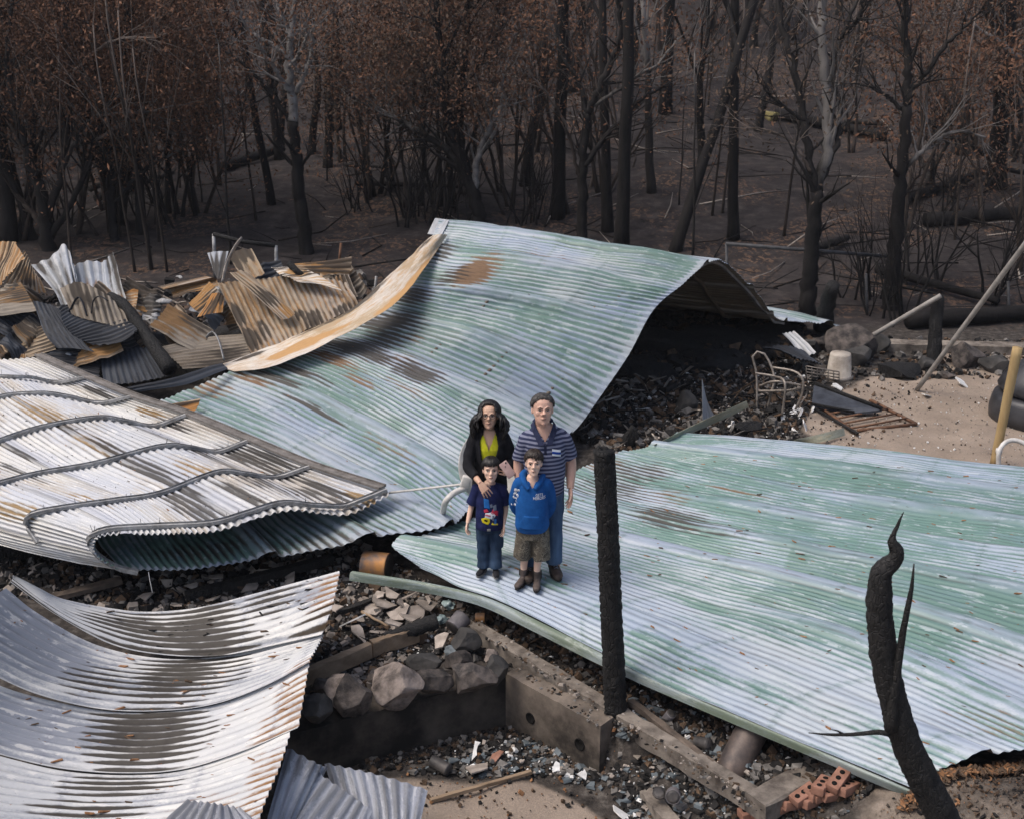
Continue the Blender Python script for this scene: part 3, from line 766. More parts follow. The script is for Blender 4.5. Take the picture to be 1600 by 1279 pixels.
plain('edge_flashing', [[(551, 892, .50), (640, 905, .47), (720, 921, .455), (775, 938, .435), (850, 974, .415), (1000, 1050, .375), (1200, 1136, .345), (1428, 1234, .355)],
                        [(547, 895, .49), (640, 909, .46), (720, 925, .445), (772, 943, .425), (846, 980, .405), (1000, 1055, .365), (1200, 1141, .335), (1424, 1238, .345)],
                        [(546, 906, .43), (640, 921, .385), (720, 937, .38), (770, 954, .36), (842, 990, .34), (1000, 1067, .30), (1200, 1153, .27), (1419, 1246, .27)]], M_TRIMG, flat, ncol=110, dent=.008, seed=13, flip=True, spp=3)

# ------------------------------------------------------------------ sagging pale sheets at the lower left
pile = [
 ('topmost of the sagging pale sheets at the lower left, sooty and scorched in the middle', 31, .03, [
  [(24, 900, .95), (60, 919, .80), (100, 937, .62), (180, 952, .42), (235, 956, .36), (310, 949, .38), (400, 927, .50), (470, 908, .62), (527, 893, .75)],
  [(22, 904, .94), (72, 940, .75), (130, 971, .55), (225, 1000, .35), (325, 1003, .35), (425, 983, .48), (517, 948, .72)],
  [(18, 910, .92), (84, 958, .68), (172, 1006, .41), (255, 1023, .30), (345, 1024, .31), (432, 1007, .43), (502, 992, .64)]]),
 ('second sagging pale sheet at the lower left, mostly white and blue grey at its corner', 32, .0, [
  [(10, 921, .98), (60, 960, .74), (150, 1008, .42), (255, 1029, .27), (350, 1025, .28), (430, 1007, .40), (503, 990, .61)],
  [(-60, 960, 1.1), (20, 1010, .75), (110, 1050, .45), (240, 1068, .26), (345, 1064, .27), (430, 1041, .40), (494, 1012, .58)],
  [(-120, 1000, 1.1), (-20, 1050, .75), (60, 1085, .50), (160, 1108, .30), (255, 1111, .25), (340, 1099, .29), (420, 1069, .42), (484, 1034, .57)]]),
 ('third sagging pale sheet down the lower left pile, with brown stripes in its trough', 33, .0, [
  [(-130, 1008, 1.1), (-30, 1058, .72), (40, 1085, .50), (160, 1111, .27), (255, 1113, .235), (340, 1101, .26), (420, 1070, .39), (481, 1036, .54)],
  [(-160, 1060, 1.0), (-40, 1110, .6), (60, 1142, .37), (200, 1162, .23), (300, 1153, .27), (400, 1120, .39), (472, 1084, .54)],
  [(-180, 1120, .9), (-80, 1152, .6), (0, 1179, .39), (100, 1201, .27), (200, 1208, .23), (290, 1201, .27), (380, 1173, .39), (461, 1139, .515)]]),
 ('lowest sagging pale sheet at the bottom left, littered with brown leaves', 34, .0, [
  [(-180, 1130, .88), (-80, 1160, .58), (0, 1182, .38), (100, 1205, .25), (200, 1211, .21), (290, 1204, .25), (380, 1175, .37), (457, 1143, .50)],
  [(-200, 1200, .8), (-80, 1225, .5), (50, 1245, .3), (170, 1252, .22), (290, 1240, .28), (380, 1215, .38), (440, 1195, .48)],
  [(-220, 1290, .7), (-100, 1310, .45), (50, 1325, .26), (150, 1328, .2), (280, 1315, .28), (350, 1295, .36), (410, 1270, .45)],
  [(-240, 1400, .6), (-100, 1420, .42), (50, 1430, .26), (150, 1430, .2), (280, 1420, .28), (350, 1400, .36), (390, 1370, .4)]]),
]
D_st = {31: [(280, 985, .55, .35, 'dark', 1.2), (235, 975, .5, .2, 'dark', 1.1), (420, 930, .25, .22, 'dark', .7), (330, 1000, .35, .25, 'dark', 1.1), (60, 925, .4, .3, 'dark', .35), (505, 930, .3, .5, 'rust', .5), (490, 985, .3, .2, 'dark', .5)],
        32: [(285, 1050, .42, .5, 'dark', 1.15), (40, 950, .7, .35, 'green', .8), (100, 990, .5, .3, 'green', .4), (470, 1035, .3, .4, 'rust', .5), (170, 1060, .3, .2, 'dark', .5)],
        33: [(230, 1140, .42, .5, 'dark', 1.15), (400, 1090, .5, .3, 'white', .4), (455, 1090, .3, .5, 'rust', .5), (60, 1130, .5, .3, 'green', .4)],
        34: [(190, 1225, .35, .14, 'dark', 1.0), (150, 1260, .35, .1, 'dark', .8), (350, 1230, .5, .3, 'white', .3), (425, 1215, .3, .5, 'rust', .5), (300, 1260, .4, .2, 'rust', .4)]}
sag = []
for lab, sd_, ca, rows_ in pile:
    o, P_ = sheet('corrugated_sheet', rows_, [M_GALV, M_GALVD], None, ncol=110, stains=D_st[sd_], dent=.004, lap=0, seed=sd_, flip=True, ragged=.06, purl=.85, purl0=.35, amp=.0082,
                  label=lab, cat='roofing sheet', group='sagging pale roof sheets')
    sag.append((o, P_))
for lab, sd_, m_, rows_ in (
    ('narrow grey corrugated offcut leaning at the right foot of the pale sheets', 41, M_GREY, [[(448, 1170, .30), (418, 1279, .25), (400, 1340, .22)], [(487, 1191, .26), (450, 1279, .18), (440, 1340, .15)], [(512, 1200, .12), (470, 1290, .05), (455, 1350, .02)]]),
    ('grey corrugated offcut at the bottom edge with a dark sparkling crease', 42, M_GREY, [[(493, 1205, .16), (440, 1279, .14), (420, 1350, .1)], [(540, 1238, .14), (500, 1300, .1), (480, 1360, .05)], [(580, 1268, .10), (550, 1340, .02), (540, 1380, .0)]]),
    ('dark grey corrugated offcut with glittering troughs at the bottom, nearest the cellar wall', 43, M_GALVD, [[(506, 1188, .06), (520, 1240, .0), (530, 1330, -.15)], [(590, 1208, .04), (600, 1270, -.05), (600, 1340, -.2)], [(668, 1234, .0), (655, 1290, -.1), (640, 1350, -.25)]]),
    ('small blackened corrugated offcut lying on the lowest pale sheet', 44, M_BLACK, [[(290, 1248, .42), (255, 1282, .40), (240, 1330, .38)], [(335, 1254, .46), (325, 1290, .43), (320, 1340, .4)], [(378, 1262, .44), (408, 1290, .42), (420, 1340, .4)]])):
    sheet('corrugated_offcut', rows_, [m_, M_GALVD], None, ncol=50, dent=.008, lap=0, purl=0, seed=sd_, ragged=.05, label=lab, cat='roofing sheet', flip=(sd_ > 0))
# ================================================================== burnt forest
def rdir(r, spread):
    return Vector((r.uniform(-1, 1), r.uniform(-1, 1), r.uniform(-1, 1))) * spread
def grow(mb, r, p, d, L, rad, lev, maxlev, tips, wander=.18, up=.06, k0=8, kids=(3, 4), fork=.38, spread=.75):
    n = max(4, int(L / (.45 if lev < 2 else .22))); n = min(n, 14)
    pts = [p.copy()]; rr = [rad]; q = p.copy(); dd = d.normalized()
    end = .45 if lev == 0 else .25
    for i in range(n):
        dd = (dd + rdir(r, wander) + Vector((0, 0, up))).normalized()
        q = q + dd * (L / n)
        pts.append(q.copy()); rr.append(rad * (1 - (1 - end) * (i + 1) / n))
    if lev == 0: rr[0] *= 1.35; rr[1] *= 1.08
    mb.tube(pts, rr, max(3, k0 - 2 * lev), cap=(lev == 0), jit=.06 if lev < 2 else 0)
    if lev >= maxlev:
        tips.append((pts[-1], dd)); tips.append((pts[len(pts) // 2], dd)); return
    nk = r.randint(*kids)
    for j in range(nk):
        f = 1.0 if j == 0 else r.uniform(fork, .97)
        i = min(n, max(1, int(round(f * n))))
        axis = dd if i == n else (pts[i] - pts[i - 1]).normalized()
        side = rdir(r, 1.0); side = side - axis * side.dot(axis)
        side = side.normalized() if side.length > 1e-3 else Vector((1, 0, 0))
        nd = (axis * (1.0 if j else 1.1) + side * r.uniform(.35, spread) * (1 if j else .5)).normalized()
        grow(mb, r, pts[i], nd, L * r.uniform(.5, .72), rr[i] * r.uniform(.5, .72), lev + 1, maxlev, tips, wander * 1.12, up * .8, k0, kids, .25, spread)
def leaves(r, tips, per, size, rad, droop=.6):
    c = np.array([t[0][:] for t in tips]); n = len(c) * per
    g_ = np.random.default_rng(r.randint(0, 10 ** 6))
    C = np.repeat(c, per, 0) + g_.normal(size=(n, 3)) * np.array([rad, rad, rad * .7])
    a = g_.normal(size=(n, 3)); a[:, 2] -= droop; a /= np.linalg.norm(a, axis=1)[:, None]
    b = np.cross(a, g_.normal(size=(n, 3))); b /= np.linalg.norm(b, axis=1)[:, None]
    s = g_.uniform(.6, 1.5, (n, 1)) * size
    A = a * s; B = b * s * .2
    V = np.stack([C, C + A * .45 + B, C + A, C + A * .5 - B], 1).reshape(-1, 3)
    F = np.arange(n * 4).reshape(n, 4)
    return V, F
def make_tree(name, seed, trunkL, rad, lean=(0, 0), maxlev=3, kids=(3, 4), per=14, lsize=.11, lrad=.30, bark=None, leaf=None, wander=.12, up=.05, fork=.5, spread=.75, stems=1, loc=(0, 0, -60), crown=True):
    r = random.Random(seed)
    t = thing(name, None, 'tree', loc)
    mb = MB(); tips = []
    for s in range(stems):
        d = Vector((lean[0], lean[1], 1)) + (rdir(r, .38) if stems > 1 else Vector())
        p0 = Vector((r.uniform(-.25, .25), r.uniform(-.25, .25), -.25)) if stems > 1 else Vector((0, 0, -.25))
        grow(mb, r, p0, d, trunkL * r.uniform(.85, 1.1), rad * (1 if stems == 1 else r.uniform(.5, .9)), 0, maxlev, tips, wander, up, 8, kids, fork, spread)
    mesh_obj('trunk', np.concatenate(mb.v), mb.f, bark or M_BARK, t, True, local=None)
    if crown and per:
        keep = [q for q in tips if r.random() < .8]
        V_, F_ = leaves(r, keep, per, lsize, lrad)
        mesh_obj('crown', V_, F_, leaf or M_LEAF, t, False)
    return t
def at_origin(fn):                               # build around the origin, then move
    return fn
# prototypes are built at the origin; their first use moves them into place
PROTO = {}
def proto(key, *a, **k):
    k['loc'] = (0, 0, 0); PROTO[key] = [make_tree(*a, **k), False]
proto('tall', 'burnt_tree', 1, 5.2, .125, maxlev=4, per=3, kids=(2, 4), lsize=.085, wander=.15)
proto('tall2', 'burnt_tree', 2, 6.2, .15, maxlev=4, per=3, kids=(2, 3), lsize=.085)
proto('tall3', 'burnt_tree', 3, 4.6, .115, maxlev=4, per=5, leaf=M_LEAFG, kids=(2, 4), lsize=.085)
proto('pole', 'burnt_tree', 4, 9.0, .125, maxlev=3, per=5, kids=(3, 4), fork=.5, wander=.05, lsize=.085)
proto('pole2', 'burnt_tree', 5, 8.0, .095, maxlev=3, per=5, kids=(3, 4), fork=.4, wander=.06, lean=(.08, 0), lsize=.085)
proto('pole3', 'burnt_tree', 15, 8.5, .15, maxlev=3, per=4, kids=(2, 4), fork=.5, wander=.05, lean=(-.05, .02), lsize=.085)
proto('fork', 'burnt_tree', 6, 2.6, .15, maxlev=5, per=2, kids=(2, 3), fork=.8, spread=.65, bark=M_BARK, wander=.17)
proto('fork2', 'burnt_tree', 26, 2.9, .125, maxlev=5, per=2, kids=(2, 3), fork=.8, spread=.7, bark=M_BARKP)
proto('pale', 'scorched_gum', 7, 3.0, .15, maxlev=5, per=1, kids=(2, 3), fork=.7, bark=M_BARKP, spread=.7)
proto('pale2', 'scorched_gum', 17, 4.2, .10, maxlev=4, per=2, kids=(2, 4), fork=.5, bark=M_BARKP, spread=.8)
proto('multi', 'leafy_tree', 8, 2.6, .10, maxlev=4, per=15, kids=(3, 3), stems=5, fork=.35, lrad=.30, spread=.8, lsize=.065)
proto('multi2', 'leafy_tree', 9, 2.2, .085, maxlev=4, per=12, kids=(3, 3), stems=4, fork=.3, lrad=.28, spread=.9, lsize=.075, leaf=M_LEAFG)
proto('brush', 'bare_brown_tree', 31, 2.4, .06, maxlev=4, per=1, kids=(3, 4), stems=4, fork=.3, spread=.7, bark=M_BARKT, lsize=.08, up=.08)
proto('brush2', 'bare_brown_tree', 32, 3.4, .07, maxlev=4, per=2, kids=(3, 4), stems=2, fork=.35, spread=.6, bark=M_BARKT, lsize=.08, up=.08)
proto('bush', 'burnt_shrub', 10, 1.0, .026, maxlev=4, per=0, kids=(2, 4), stems=8, fork=.2, spread=.8, crown=False, wander=.22)
proto('sap', 'burnt_sapling', 11, 4.5, .026, maxlev=2, per=5, kids=(3, 5), fork=.3, lsize=.08, lrad=.22, wander=.06, bark=M_BARKT)
proto('sap2', 'burnt_sapling', 12, 3.6, .022, maxlev=2, per=0, kids=(3, 5), fork=.3, crown=False, wander=.09, bark=M_BARKP)
proto('arch', 'arching_tree', 13, 2.1, .13, maxlev=5, per=2, kids=(2, 4), stems=3, fork=.55, spread=1.0, bark=M_BARKP, wander=.2, up=.02)
def plant(key, p, s=1.0, rz=None, label=None, group=None, cat=None, tilt=(0, 0)):
    src, used = PROTO[key]
    o = src
    if used: o = copy_tree(src)
    PROTO[key][1] = True
    o.location = p; o.scale = (s, s, s)
    o.rotation_euler = (tilt[0], tilt[1], rnd.uniform(0, 6.28) if rz is None else rz)
    for k_ in ('group',):
        if k_ in o: del o[k_]
    tag(o, label, cat or ('shrub' if 'shrub' in o.name else 'sapling' if 'sapling' in o.name else 'tree'), group)
    return o
# trees that can be told apart, where the photo shows their feet
near = [
 ('pole3', 870, 340, 1.0, None, 'straight black trunk rising right behind the highest point of the roof'),
 ('pole', 950, 362, .95, None, 'thick black trunk close left of a twin trunk behind the roof crest'),
 ('pole3', 971, 386, 1.0, None, 'black trunk touching the roof crest, with a thin stem beside it'),
 ('sap', 981, 386, 1.0, None, 'thin black stem hugging the trunk behind the roof crest'),
 ('pole2', 1052, 393, 1.25, 0.0, 'black trunk leaning right behind the right end of the arched roof'),
 ('sap2', 1083, 402, 1.2, None, 'pale thin sapling between two black trunks above the arched roof'),
 ('tall3', 1097, 256, 1.0, None, 'slim black trunk farther up the slope behind the leaning one'),
 ('pole', 1146, 374, .95, None, 'solitary straight black trunk standing right of the arched roof'),
 ('sap', 1128, 333, 1.2, None, 'slender twin stem left of the solitary straight black trunk'),
  ('tall2', 1560, 294, 1.5, None, 'stout black trunk with a flared foot near the right edge'),
 ('tall3', 1185, 206, 1.1, None, 'black trunk beside the pale fallen log on the slope'),
 ('pole3', 1040, 176, 1.2, None, 'distant thick trunk up the slope above the arched roof'),
 ('pole2', 425, 320, 1.0, 2.0, 'thin black trunk left of the pale limbed tree'),
 ('pole', 437, 250, 1.0, None, 'black trunk on the low rise behind the pale limbed tree'),
 ('tall', 485, 242, .9, None, 'black trunk right of the pale limbed tree, far back'),
 ('pale2', 511, 262, 1.2, None, 'trunk with a pale peeled patch right of the pale limbed tree'),
 ('pole2', 220, 366, 1.1, 1.0, 'short dark trunk behind the crumpled grey sheets'),
 ('pole3', 10, 378, 1.2, None, 'thick dark trunk at the left edge behind the scrap heap'),
 ('multi', 30, 372, 1.2, .3, 'dense brown leaved many stemmed tree in the upper left corner'),
 ('multi', 190, 352, 1.05, 2.3, 'brown leaved many stemmed tree right of the corner one'),
 ('multi2', 285, 335, 1.1, 4.0, 'smaller brown leaved tree behind the middle of the scrap heap'),
 ('multi2', 680, 322, 1.15, 1.0, 'brown leaved tree left of the spreading tree above the roof'),
 ('multi2', 600, 300, 1.1, 5.0, 'russet leaved tree in the middle distance left of the roof peak'),
 ('sap', 212, 425, 1.1, None, 'thin reddish sapling pole behind the grey crumpled sheets'),
 ('sap', 238, 420, 1.15, None, 'second thin reddish sapling pole right behind the grey crumpled sheets'),
 ('sap', 262, 425, 1.0, None, 'thin leaning sapling behind the gap between grey sheets and tan scrap'),
 ('sap', 110, 405, 1.1, None, 'thin sapling pole above the left part of the scrap heap'),
 ('bush', 640, 350, 1.5, None, 'bare black shrub left of the roof peak'),
 ('bush', 705, 342, 1.6, None, 'bare black shrub just behind the roof peak'),
 ('bush', 1395, 500, 1.6, None, 'tangled black shrub at the foot of the rough trunk'),
 ('bush', 1350, 470, 1.5, None, 'tangled black shrub behind the leaning grey pole'),
 ('bush', 1440, 440, 1.5, None, 'tangled black shrub behind the black post'),
 ('bush', 1560, 470, 1.6, None, 'bare dark shrub at the right edge of the yard'),
 ('bush', 560, 330, 1.3, None, 'small bare shrub on the slope left of the roof peak'),
 ('bush', 830, 350, 1.4, None, 'bare dark shrub behind the crest left of the forked tree'),
 ('fork2', 1500, 240, 1.2, None, 'pale barked forked tree high at the right'),
 ('arch', 1450, 300, 1.0, 3.0, 'pale crooked tree with drooping limbs on the right slope'),
 ('multi2', 1590, 250, 1.1, 2.7, 'brown leaved tree at the upper right edge'),
 ('tall3', 820, 290, 1.1, None, 'leafy black trunk left of the highest straight trunk'),
 ('brush', 20, 372, 1.2, None, 'bare twiggy tree at the left edge beside the thick trunk'),
 ('brush2', 130, 368, 1.2, None, 'bare twiggy brown tree between the two leafy corner trees'),
 ('brush', 300, 330, 1.2, None, 'bare twiggy tree on the left slope behind the rail fence'),
 ('brush2', 545, 250, 1.2, None, 'bare twiggy tree right of the peeled trunk'),
 ('brush', 800, 330, 1.2, None, 'bare twiggy tree close behind the roof crest'),
 ('pale2', 1020, 300, 1.1, None, 'pale barked tree up the slope behind the leaning trunk'),
]
used_xy = []
for key, px, py, s, rz, lab in near:
    p = atg(px, py); used_xy.append((p.x, p.y))
    tl = (0, .16) if 'leaning right behind' in lab else (0, 0)
    plant(key, p, s, rz, lab, None, None, tl)
BR = [(-20, 360), (45, 340), (90, 350), (150, 330), (170, 365), (230, 320), (255, 350), (330, 290), (580, 310), (620, 325), (655, 340), (690, 330), (720, 300), (770, 300), (845, 310), (880, 330), (930, 300), (1430, 360), (1480, 330), (1530, 350), (1590, 420), (1320, 240), (1470, 220), (1560, 200)]
for i, (px, py) in enumerate(BR):
    p = atg(px, py); used_xy.append((p.x, p.y))
    plant(('brush', 'brush2', 'bush', 'brush2')[i % 4], p, rnd.uniform(.85, 1.25) * (1.5 if i % 4 == 2 else 1), None, 'bare twiggy thicket stem at the foot of the slope' if i % 4 != 2 else 'low bare black shrub at the foot of the slope', 'twiggy regrowth at the foot of the slope' if i % 4 != 2 else 'low bare shrubs at the foot of the slope')
# trees whose limbs the photo shows one by one
def limb_tree(label, base, strokes, seed, leaves_per=2, leaf=None, ntw=26, twl=1.3):
    b = atg(*base); Y0 = b.y; r = random.Random(seed); sc = Y0 / CP / FPX
    t = thing('forked_tree', label, 'tree', b); used_xy.append((b.x, b.y))
    tips = []
    for name, pts_, w0, w1, mat in strokes:
        dep = r.uniform(-.8, .8) if name != 'trunk' else 0
        W_ = []
        for k, (px, py) in enumerate(pts_):
            W_.append(aty(px, py, Y0 + dep * (k / max(1, len(pts_) - 1)))[:])
        if name == 'trunk': W_[0] = (W_[0][0], W_[0][1], W_[0][2] - .2)
        n = 26; C = cr1(W_, n); C[1:-1] += np.array([[r.gauss(0, .018), r.gauss(0, .018), 0] for _ in range(n - 2)])
        rad = np.linspace(w0, w1, n) * sc * .5
        if name == 'trunk': rad[0] *= 1.5; rad[1] *= 1.25; rad[2] *= 1.1
        mb = MB(); mb.tube([Vector(c) for c in C], list(rad), 8, jit=.06)
        for _ in range(max(3, int(ntw * (.35 if name == 'trunk' else 1)))):
            i = r.randrange(n // 2 if name == 'trunk' else 5, n); d = Vector(C[min(i, n - 1)] - C[max(i - 2, 0)]).normalized()
            grow(mb, r, Vector(C[i]), (d + rdir(r, .9)).normalized(), twl * r.uniform(.5, 1.2), max(.008, rad[i] * .45), 1, 3, tips, .2, .05, 8, (2, 3), .3, .8)
        mb.build(name, mat, t)
    if leaves_per:
        V_, F_ = leaves(r, [q for q in tips if r.random() < .9], int(leaves_per * 1.8 + 1), .07, .25)
        mesh_obj('crown', V_, F_, leaf or M_LEAF, t, False)
M_PALEB = simple('pale_bare_bark', (.10, .092, .088), (.27, .25, .235), 6, .85, .2, bump=.4, bd=.01)
limb_tree('tall tree with black lower trunk and pale grey forking limbs left of centre', (480, 396), [
    ('trunk', [(480, 396), (474, 345), (468, 300), (462, 240), (458, 190)], 22, 15, M_BARK),
    ('limb', [(458, 190), (453, 130), (452, 90), (456, 45), (464, -30)], 14, 8, M_PALEB), ('limb', [(458, 150), (440, 125), (425, 100), (416, 88), (405, 70)], 8, 3, M_PALEB), ('limb', [(462, 145), (475, 120), (483, 100), (487, 75), (492, 40)], 7, 3, M_PALEB),
    ('limb', [(452, 92), (430, 72), (400, 55), (380, 30), (370, -10)], 7, 3, M_PALEB), ('limb', [(453, 105), (468, 85), (477, 65), (480, 40)], 6, 2, M_PALEB), ('limb', [(462, 205), (440, 168), (410, 130), (380, 100), (350, 80)], 9, 3, M_BARK), ('limb', [(455, 60), (440, 30), (430, -10)], 6, 3, M_PALEB)], 61, 2, M_LEAF, 12, .9)
limb_tree('spreading tree with pale arching limbs behind the high left end of the roof', (752, 350), [
    ('trunk', [(752, 350), (742, 310), (725, 268), (712, 225)], 24, 14, M_BARK), ('limb', [(722, 265), (700, 235), (665, 212), (625, 188), (575, 162)], 13, 4, M_BARKP), ('limb', [(712, 225), (700, 180), (690, 140), (694, 90), (680, 30), (685, -20)], 12, 5, M_BARK), ('limb', [(740, 300), (748, 245), (765, 200), (782, 165), (786, 120)], 11, 4, M_PALEB),
    ('limb', [(745, 310), (722, 230), (720, 150), (728, 70), (735, -20)], 14, 7, M_BARK), ('limb', [(722, 140), (750, 100), (775, 60), (790, 10)], 7, 3, M_BARK), ('limb', [(690, 140), (660, 100), (640, 50), (625, 0)], 7, 3, M_BARKT), ('limb', [(665, 212), (650, 180), (630, 140), (600, 110)], 6, 2, M_BARKT)], 62, 4, M_LEAF, 22, 1.1)
limb_tree('forked black tree just behind the roof crest with a long limb reaching right', (907, 376), [
    ('trunk', [(907, 376), (909, 320), (912, 250), (918, 178)], 17, 12, M_BARK), ('limb', [(918, 178), (932, 145), (955, 95), (970, 50), (966, 0), (970, -30)], 11, 6, M_BARK), ('limb', [(912, 262), (940, 222), (975, 185), (1010, 150), (1050, 130)], 9, 4, M_BARK), ('limb', [(922, 168), (955, 148), (995, 118), (1030, 98), (1060, 60)], 7, 3, M_BARKP),
    ('limb', [(918, 180), (905, 130), (880, 90), (870, 40)], 8, 3, M_BARK), ('limb', [(910, 285), (880, 190), (850, 140), (825, 110)], 6, 2, M_BARKT)], 63, 1, M_LEAF, 14, .9)
limb_tree('large forked black tree standing at the yard edge behind the roof flare', (1258, 492), [
    ('trunk', [(1258, 492), (1264, 440), (1270, 370), (1275, 300)], 27, 19, M_BARK), ('limb', [(1273, 300), (1262, 240), (1255, 180), (1240, 110), (1222, 40), (1215, -20)], 14, 7, M_BARK), ('limb', [(1277, 300), (1292, 240), (1294, 190), (1290, 120), (1282, 40), (1290, -20)], 17, 12, M_BARKP), ('limb', [(1278, 295), (1305, 230), (1312, 170), (1300, 110), (1318, 50), (1340, 0)], 10, 5, M_BARK),
    ('limb', [(1256, 190), (1225, 165), (1195, 140), (1180, 110)], 6, 2, M_BARK), ('limb', [(1268, 270), (1240, 225), (1205, 205), (1175, 200)], 6, 2, M_BARKT), ('limb', [(1310, 60), (1340, 30), (1350, -10)], 7, 3, M_BARK)], 64, 1, M_LEAFG, 13, .9)
limb_tree('rough black tree with crooked bare limbs in the right of the slope', (1392, 482), [
    ('trunk', [(1392, 482), (1396, 420), (1403, 340), (1410, 260), (1416, 165)], 26, 15, M_BARK), ('limb', [(1416, 165), (1420, 100), (1412, 40), (1420, -20)], 13, 8, M_BARK), ('limb', [(1408, 270), (1440, 235), (1470, 215), (1500, 205), (1540, 215)], 8, 3, M_BARKP), ('limb', [(1414, 175), (1385, 150), (1355, 135), (1330, 130)], 7, 2, M_BARK), ('limb', [(1416, 160), (1450, 110), (1490, 60), (1530, 20)], 8, 3, M_BARK), ('limb', [(1400, 330), (1425, 290), (1450, 250)], 6, 2, M_BARKT)], 65, 1, M_LEAFG, 13, .9)
limb_tree('crooked limbed tree reaching in over the logs at the right edge', (1600, 300), [
    ('trunk', [(1630, 320), (1610, 230), (1580, 140), (1560, 60), (1540, -20)], 16, 10, M_BARK), ('limb', [(1600, 270), (1560, 260), (1530, 235), (1490, 215), (1450, 190)], 8, 3, M_BARK), ('limb', [(1590, 90), (1560, 65), (1520, 40), (1500, 10)], 9, 4, M_PALEB), ('limb', [(1585, 150), (1540, 120), (1510, 85), (1470, 70)], 7, 3, M_BARKT)], 66, 4, M_LEAF, 18, 1.1)
limb_tree('big many limbed tree at the upper left, its limbs fanning out above the scrap heap', (75, 390), [
    ('trunk', [(75, 390), (70, 340), (60, 290), (40, 230)], 24, 14, M_BARK), ('limb', [(72, 350), (95, 270), (105, 190), (110, 100), (100, 20), (105, -20)], 13, 7, M_BARK), ('limb', [(74, 360), (40, 320), (10, 290), (-30, 270)], 10, 4, M_BARKT), ('limb', [(80, 370), (125, 290), (150, 220), (180, 150), (200, 70)], 11, 4, M_BARK), ('limb', [(40, 230), (20, 160), (10, 90), (20, 0)], 10, 5, M_BARK), ('limb', [(60, 290), (20, 200), (-10, 110)], 8, 4, M_BARKT), ('limb', [(95, 270), (130, 200), (160, 180), (230, 175), (270, 165)], 7, 2, M_BARKP), ('limb', [(150, 220), (200, 190), (240, 195), (280, 215)], 6, 2, M_BARKT), ('limb', [(108, 120), (150, 80), (190, 60), (240, 60)], 6, 2, M_BARKT)], 67, 5, M_LEAF, 20, 1.1)
limb_tree('second many limbed tree left of centre with rusty leaves on fine limbs', (180, 375), [
    ('trunk', [(178, 378), (175, 330), (172, 280), (168, 230)], 15, 9, M_BARK), ('limb', [(168, 230), (175, 160), (190, 90), (200, 10)], 9, 5, M_BARK), ('limb', [(172, 290), (205, 230), (250, 180), (290, 130), (310, 80)], 8, 3, M_BARKT), ('limb', [(170, 250), (145, 190), (130, 120), (125, 40)], 7, 3, M_BARKT), ('limb', [(176, 320), (215, 275), (270, 240), (320, 215)], 6, 2, M_BARKP), ('limb', [(185, 110), (225, 70), (260, 20), (280, -20)], 6, 3, M_BARKT)], 68, 6, M_LEAF, 20, 1.1)
# the many trees further up the slope
kinds = [('pole', 5), ('pole2', 5), ('pole3', 5), ('tall', 4), ('tall2', 3), ('tall3', 6), ('fork2', 3), ('pale', 3), ('pale2', 4), ('multi', 5), ('multi2', 6), ('arch', 3), ('brush', 11), ('brush2', 11)]
bag = [k for k, n in kinds for _ in range(n)]
LBL = {'pole': 'straight black trunk among the burnt trees up the slope', 'pole2': 'slim black trunk among the burnt trees up the slope', 'pole3': 'thick black trunk among the burnt trees up the slope',
       'tall': 'branching black tree among the burnt trees up the slope', 'tall2': 'branching black tree among the burnt trees up the slope', 'tall3': 'black tree with grey brown leaves among the burnt trees up the slope',
       'fork2': 'pale barked tree among the burnt trees up the slope', 'pale': 'pale barked tree among the burnt trees up the slope', 'pale2': 'pale barked tree among the burnt trees up the slope',
       'multi': 'brown leaved bushy tree among the burnt trees up the slope', 'multi2': 'brown leaved bushy tree among the burnt trees up the slope', 'arch': 'pale barked tree among the burnt trees up the slope',
       'brush': 'bare twiggy brown tree among the burnt trees up the slope', 'brush2': 'bare twiggy brown tree among the burnt trees up the slope'}
cnt = 0
for _ in range(6000):
    if cnt >= 205: break
    y = 25 + 62 * rnd.random() ** 1.25
    x = rnd.uniform(-1, 1) * (y * .47 + 2)
    md = 1.1 + (y - 24) * .012
    # keep the open patch of slope on the right and the gully in the left middle thin
    pxx = pix((x, y, gz(x, y)))
    if 940 < pxx[0] < 1490 and 120 < pxx[1] < 420 and rnd.random() < .9: continue
    if 540 > pxx[0] > 330 and pxx[1] > 240: continue
    if any((x - a) ** 2 + (y - b) ** 2 < md * md for a, b in used_xy): continue
    used_xy.append((x, y)); k = rnd.choice(bag)
    if pxx[0] < 330 and rnd.random() < .4: k = 'multi'
    if 560 < pxx[0] < 700 and rnd.random() < .4: k = 'multi2'
    plant(k, (x, y, gz(x, y)), rnd.uniform(.8, 1.35), None, LBL[k], 'burnt trees up the slope: ' + LBL[k].split(' among')[0])
    cnt += 1
for _ in range(70):
    y = rnd.uniform(22, 50); x = rnd.uniform(-1, 1) * y * .45
    k = rnd.choice(['sap', 'sap', 'sap2'])
    plant(k, (x, y, gz(x, y)), rnd.uniform(.8, 1.3), None, 'thin burnt sapling pole on the slope' if k == 'sap' else 'thin pale leafless sapling on the slope', 'saplings on the slope, ' + ('dark' if k == 'sap' else 'pale'))
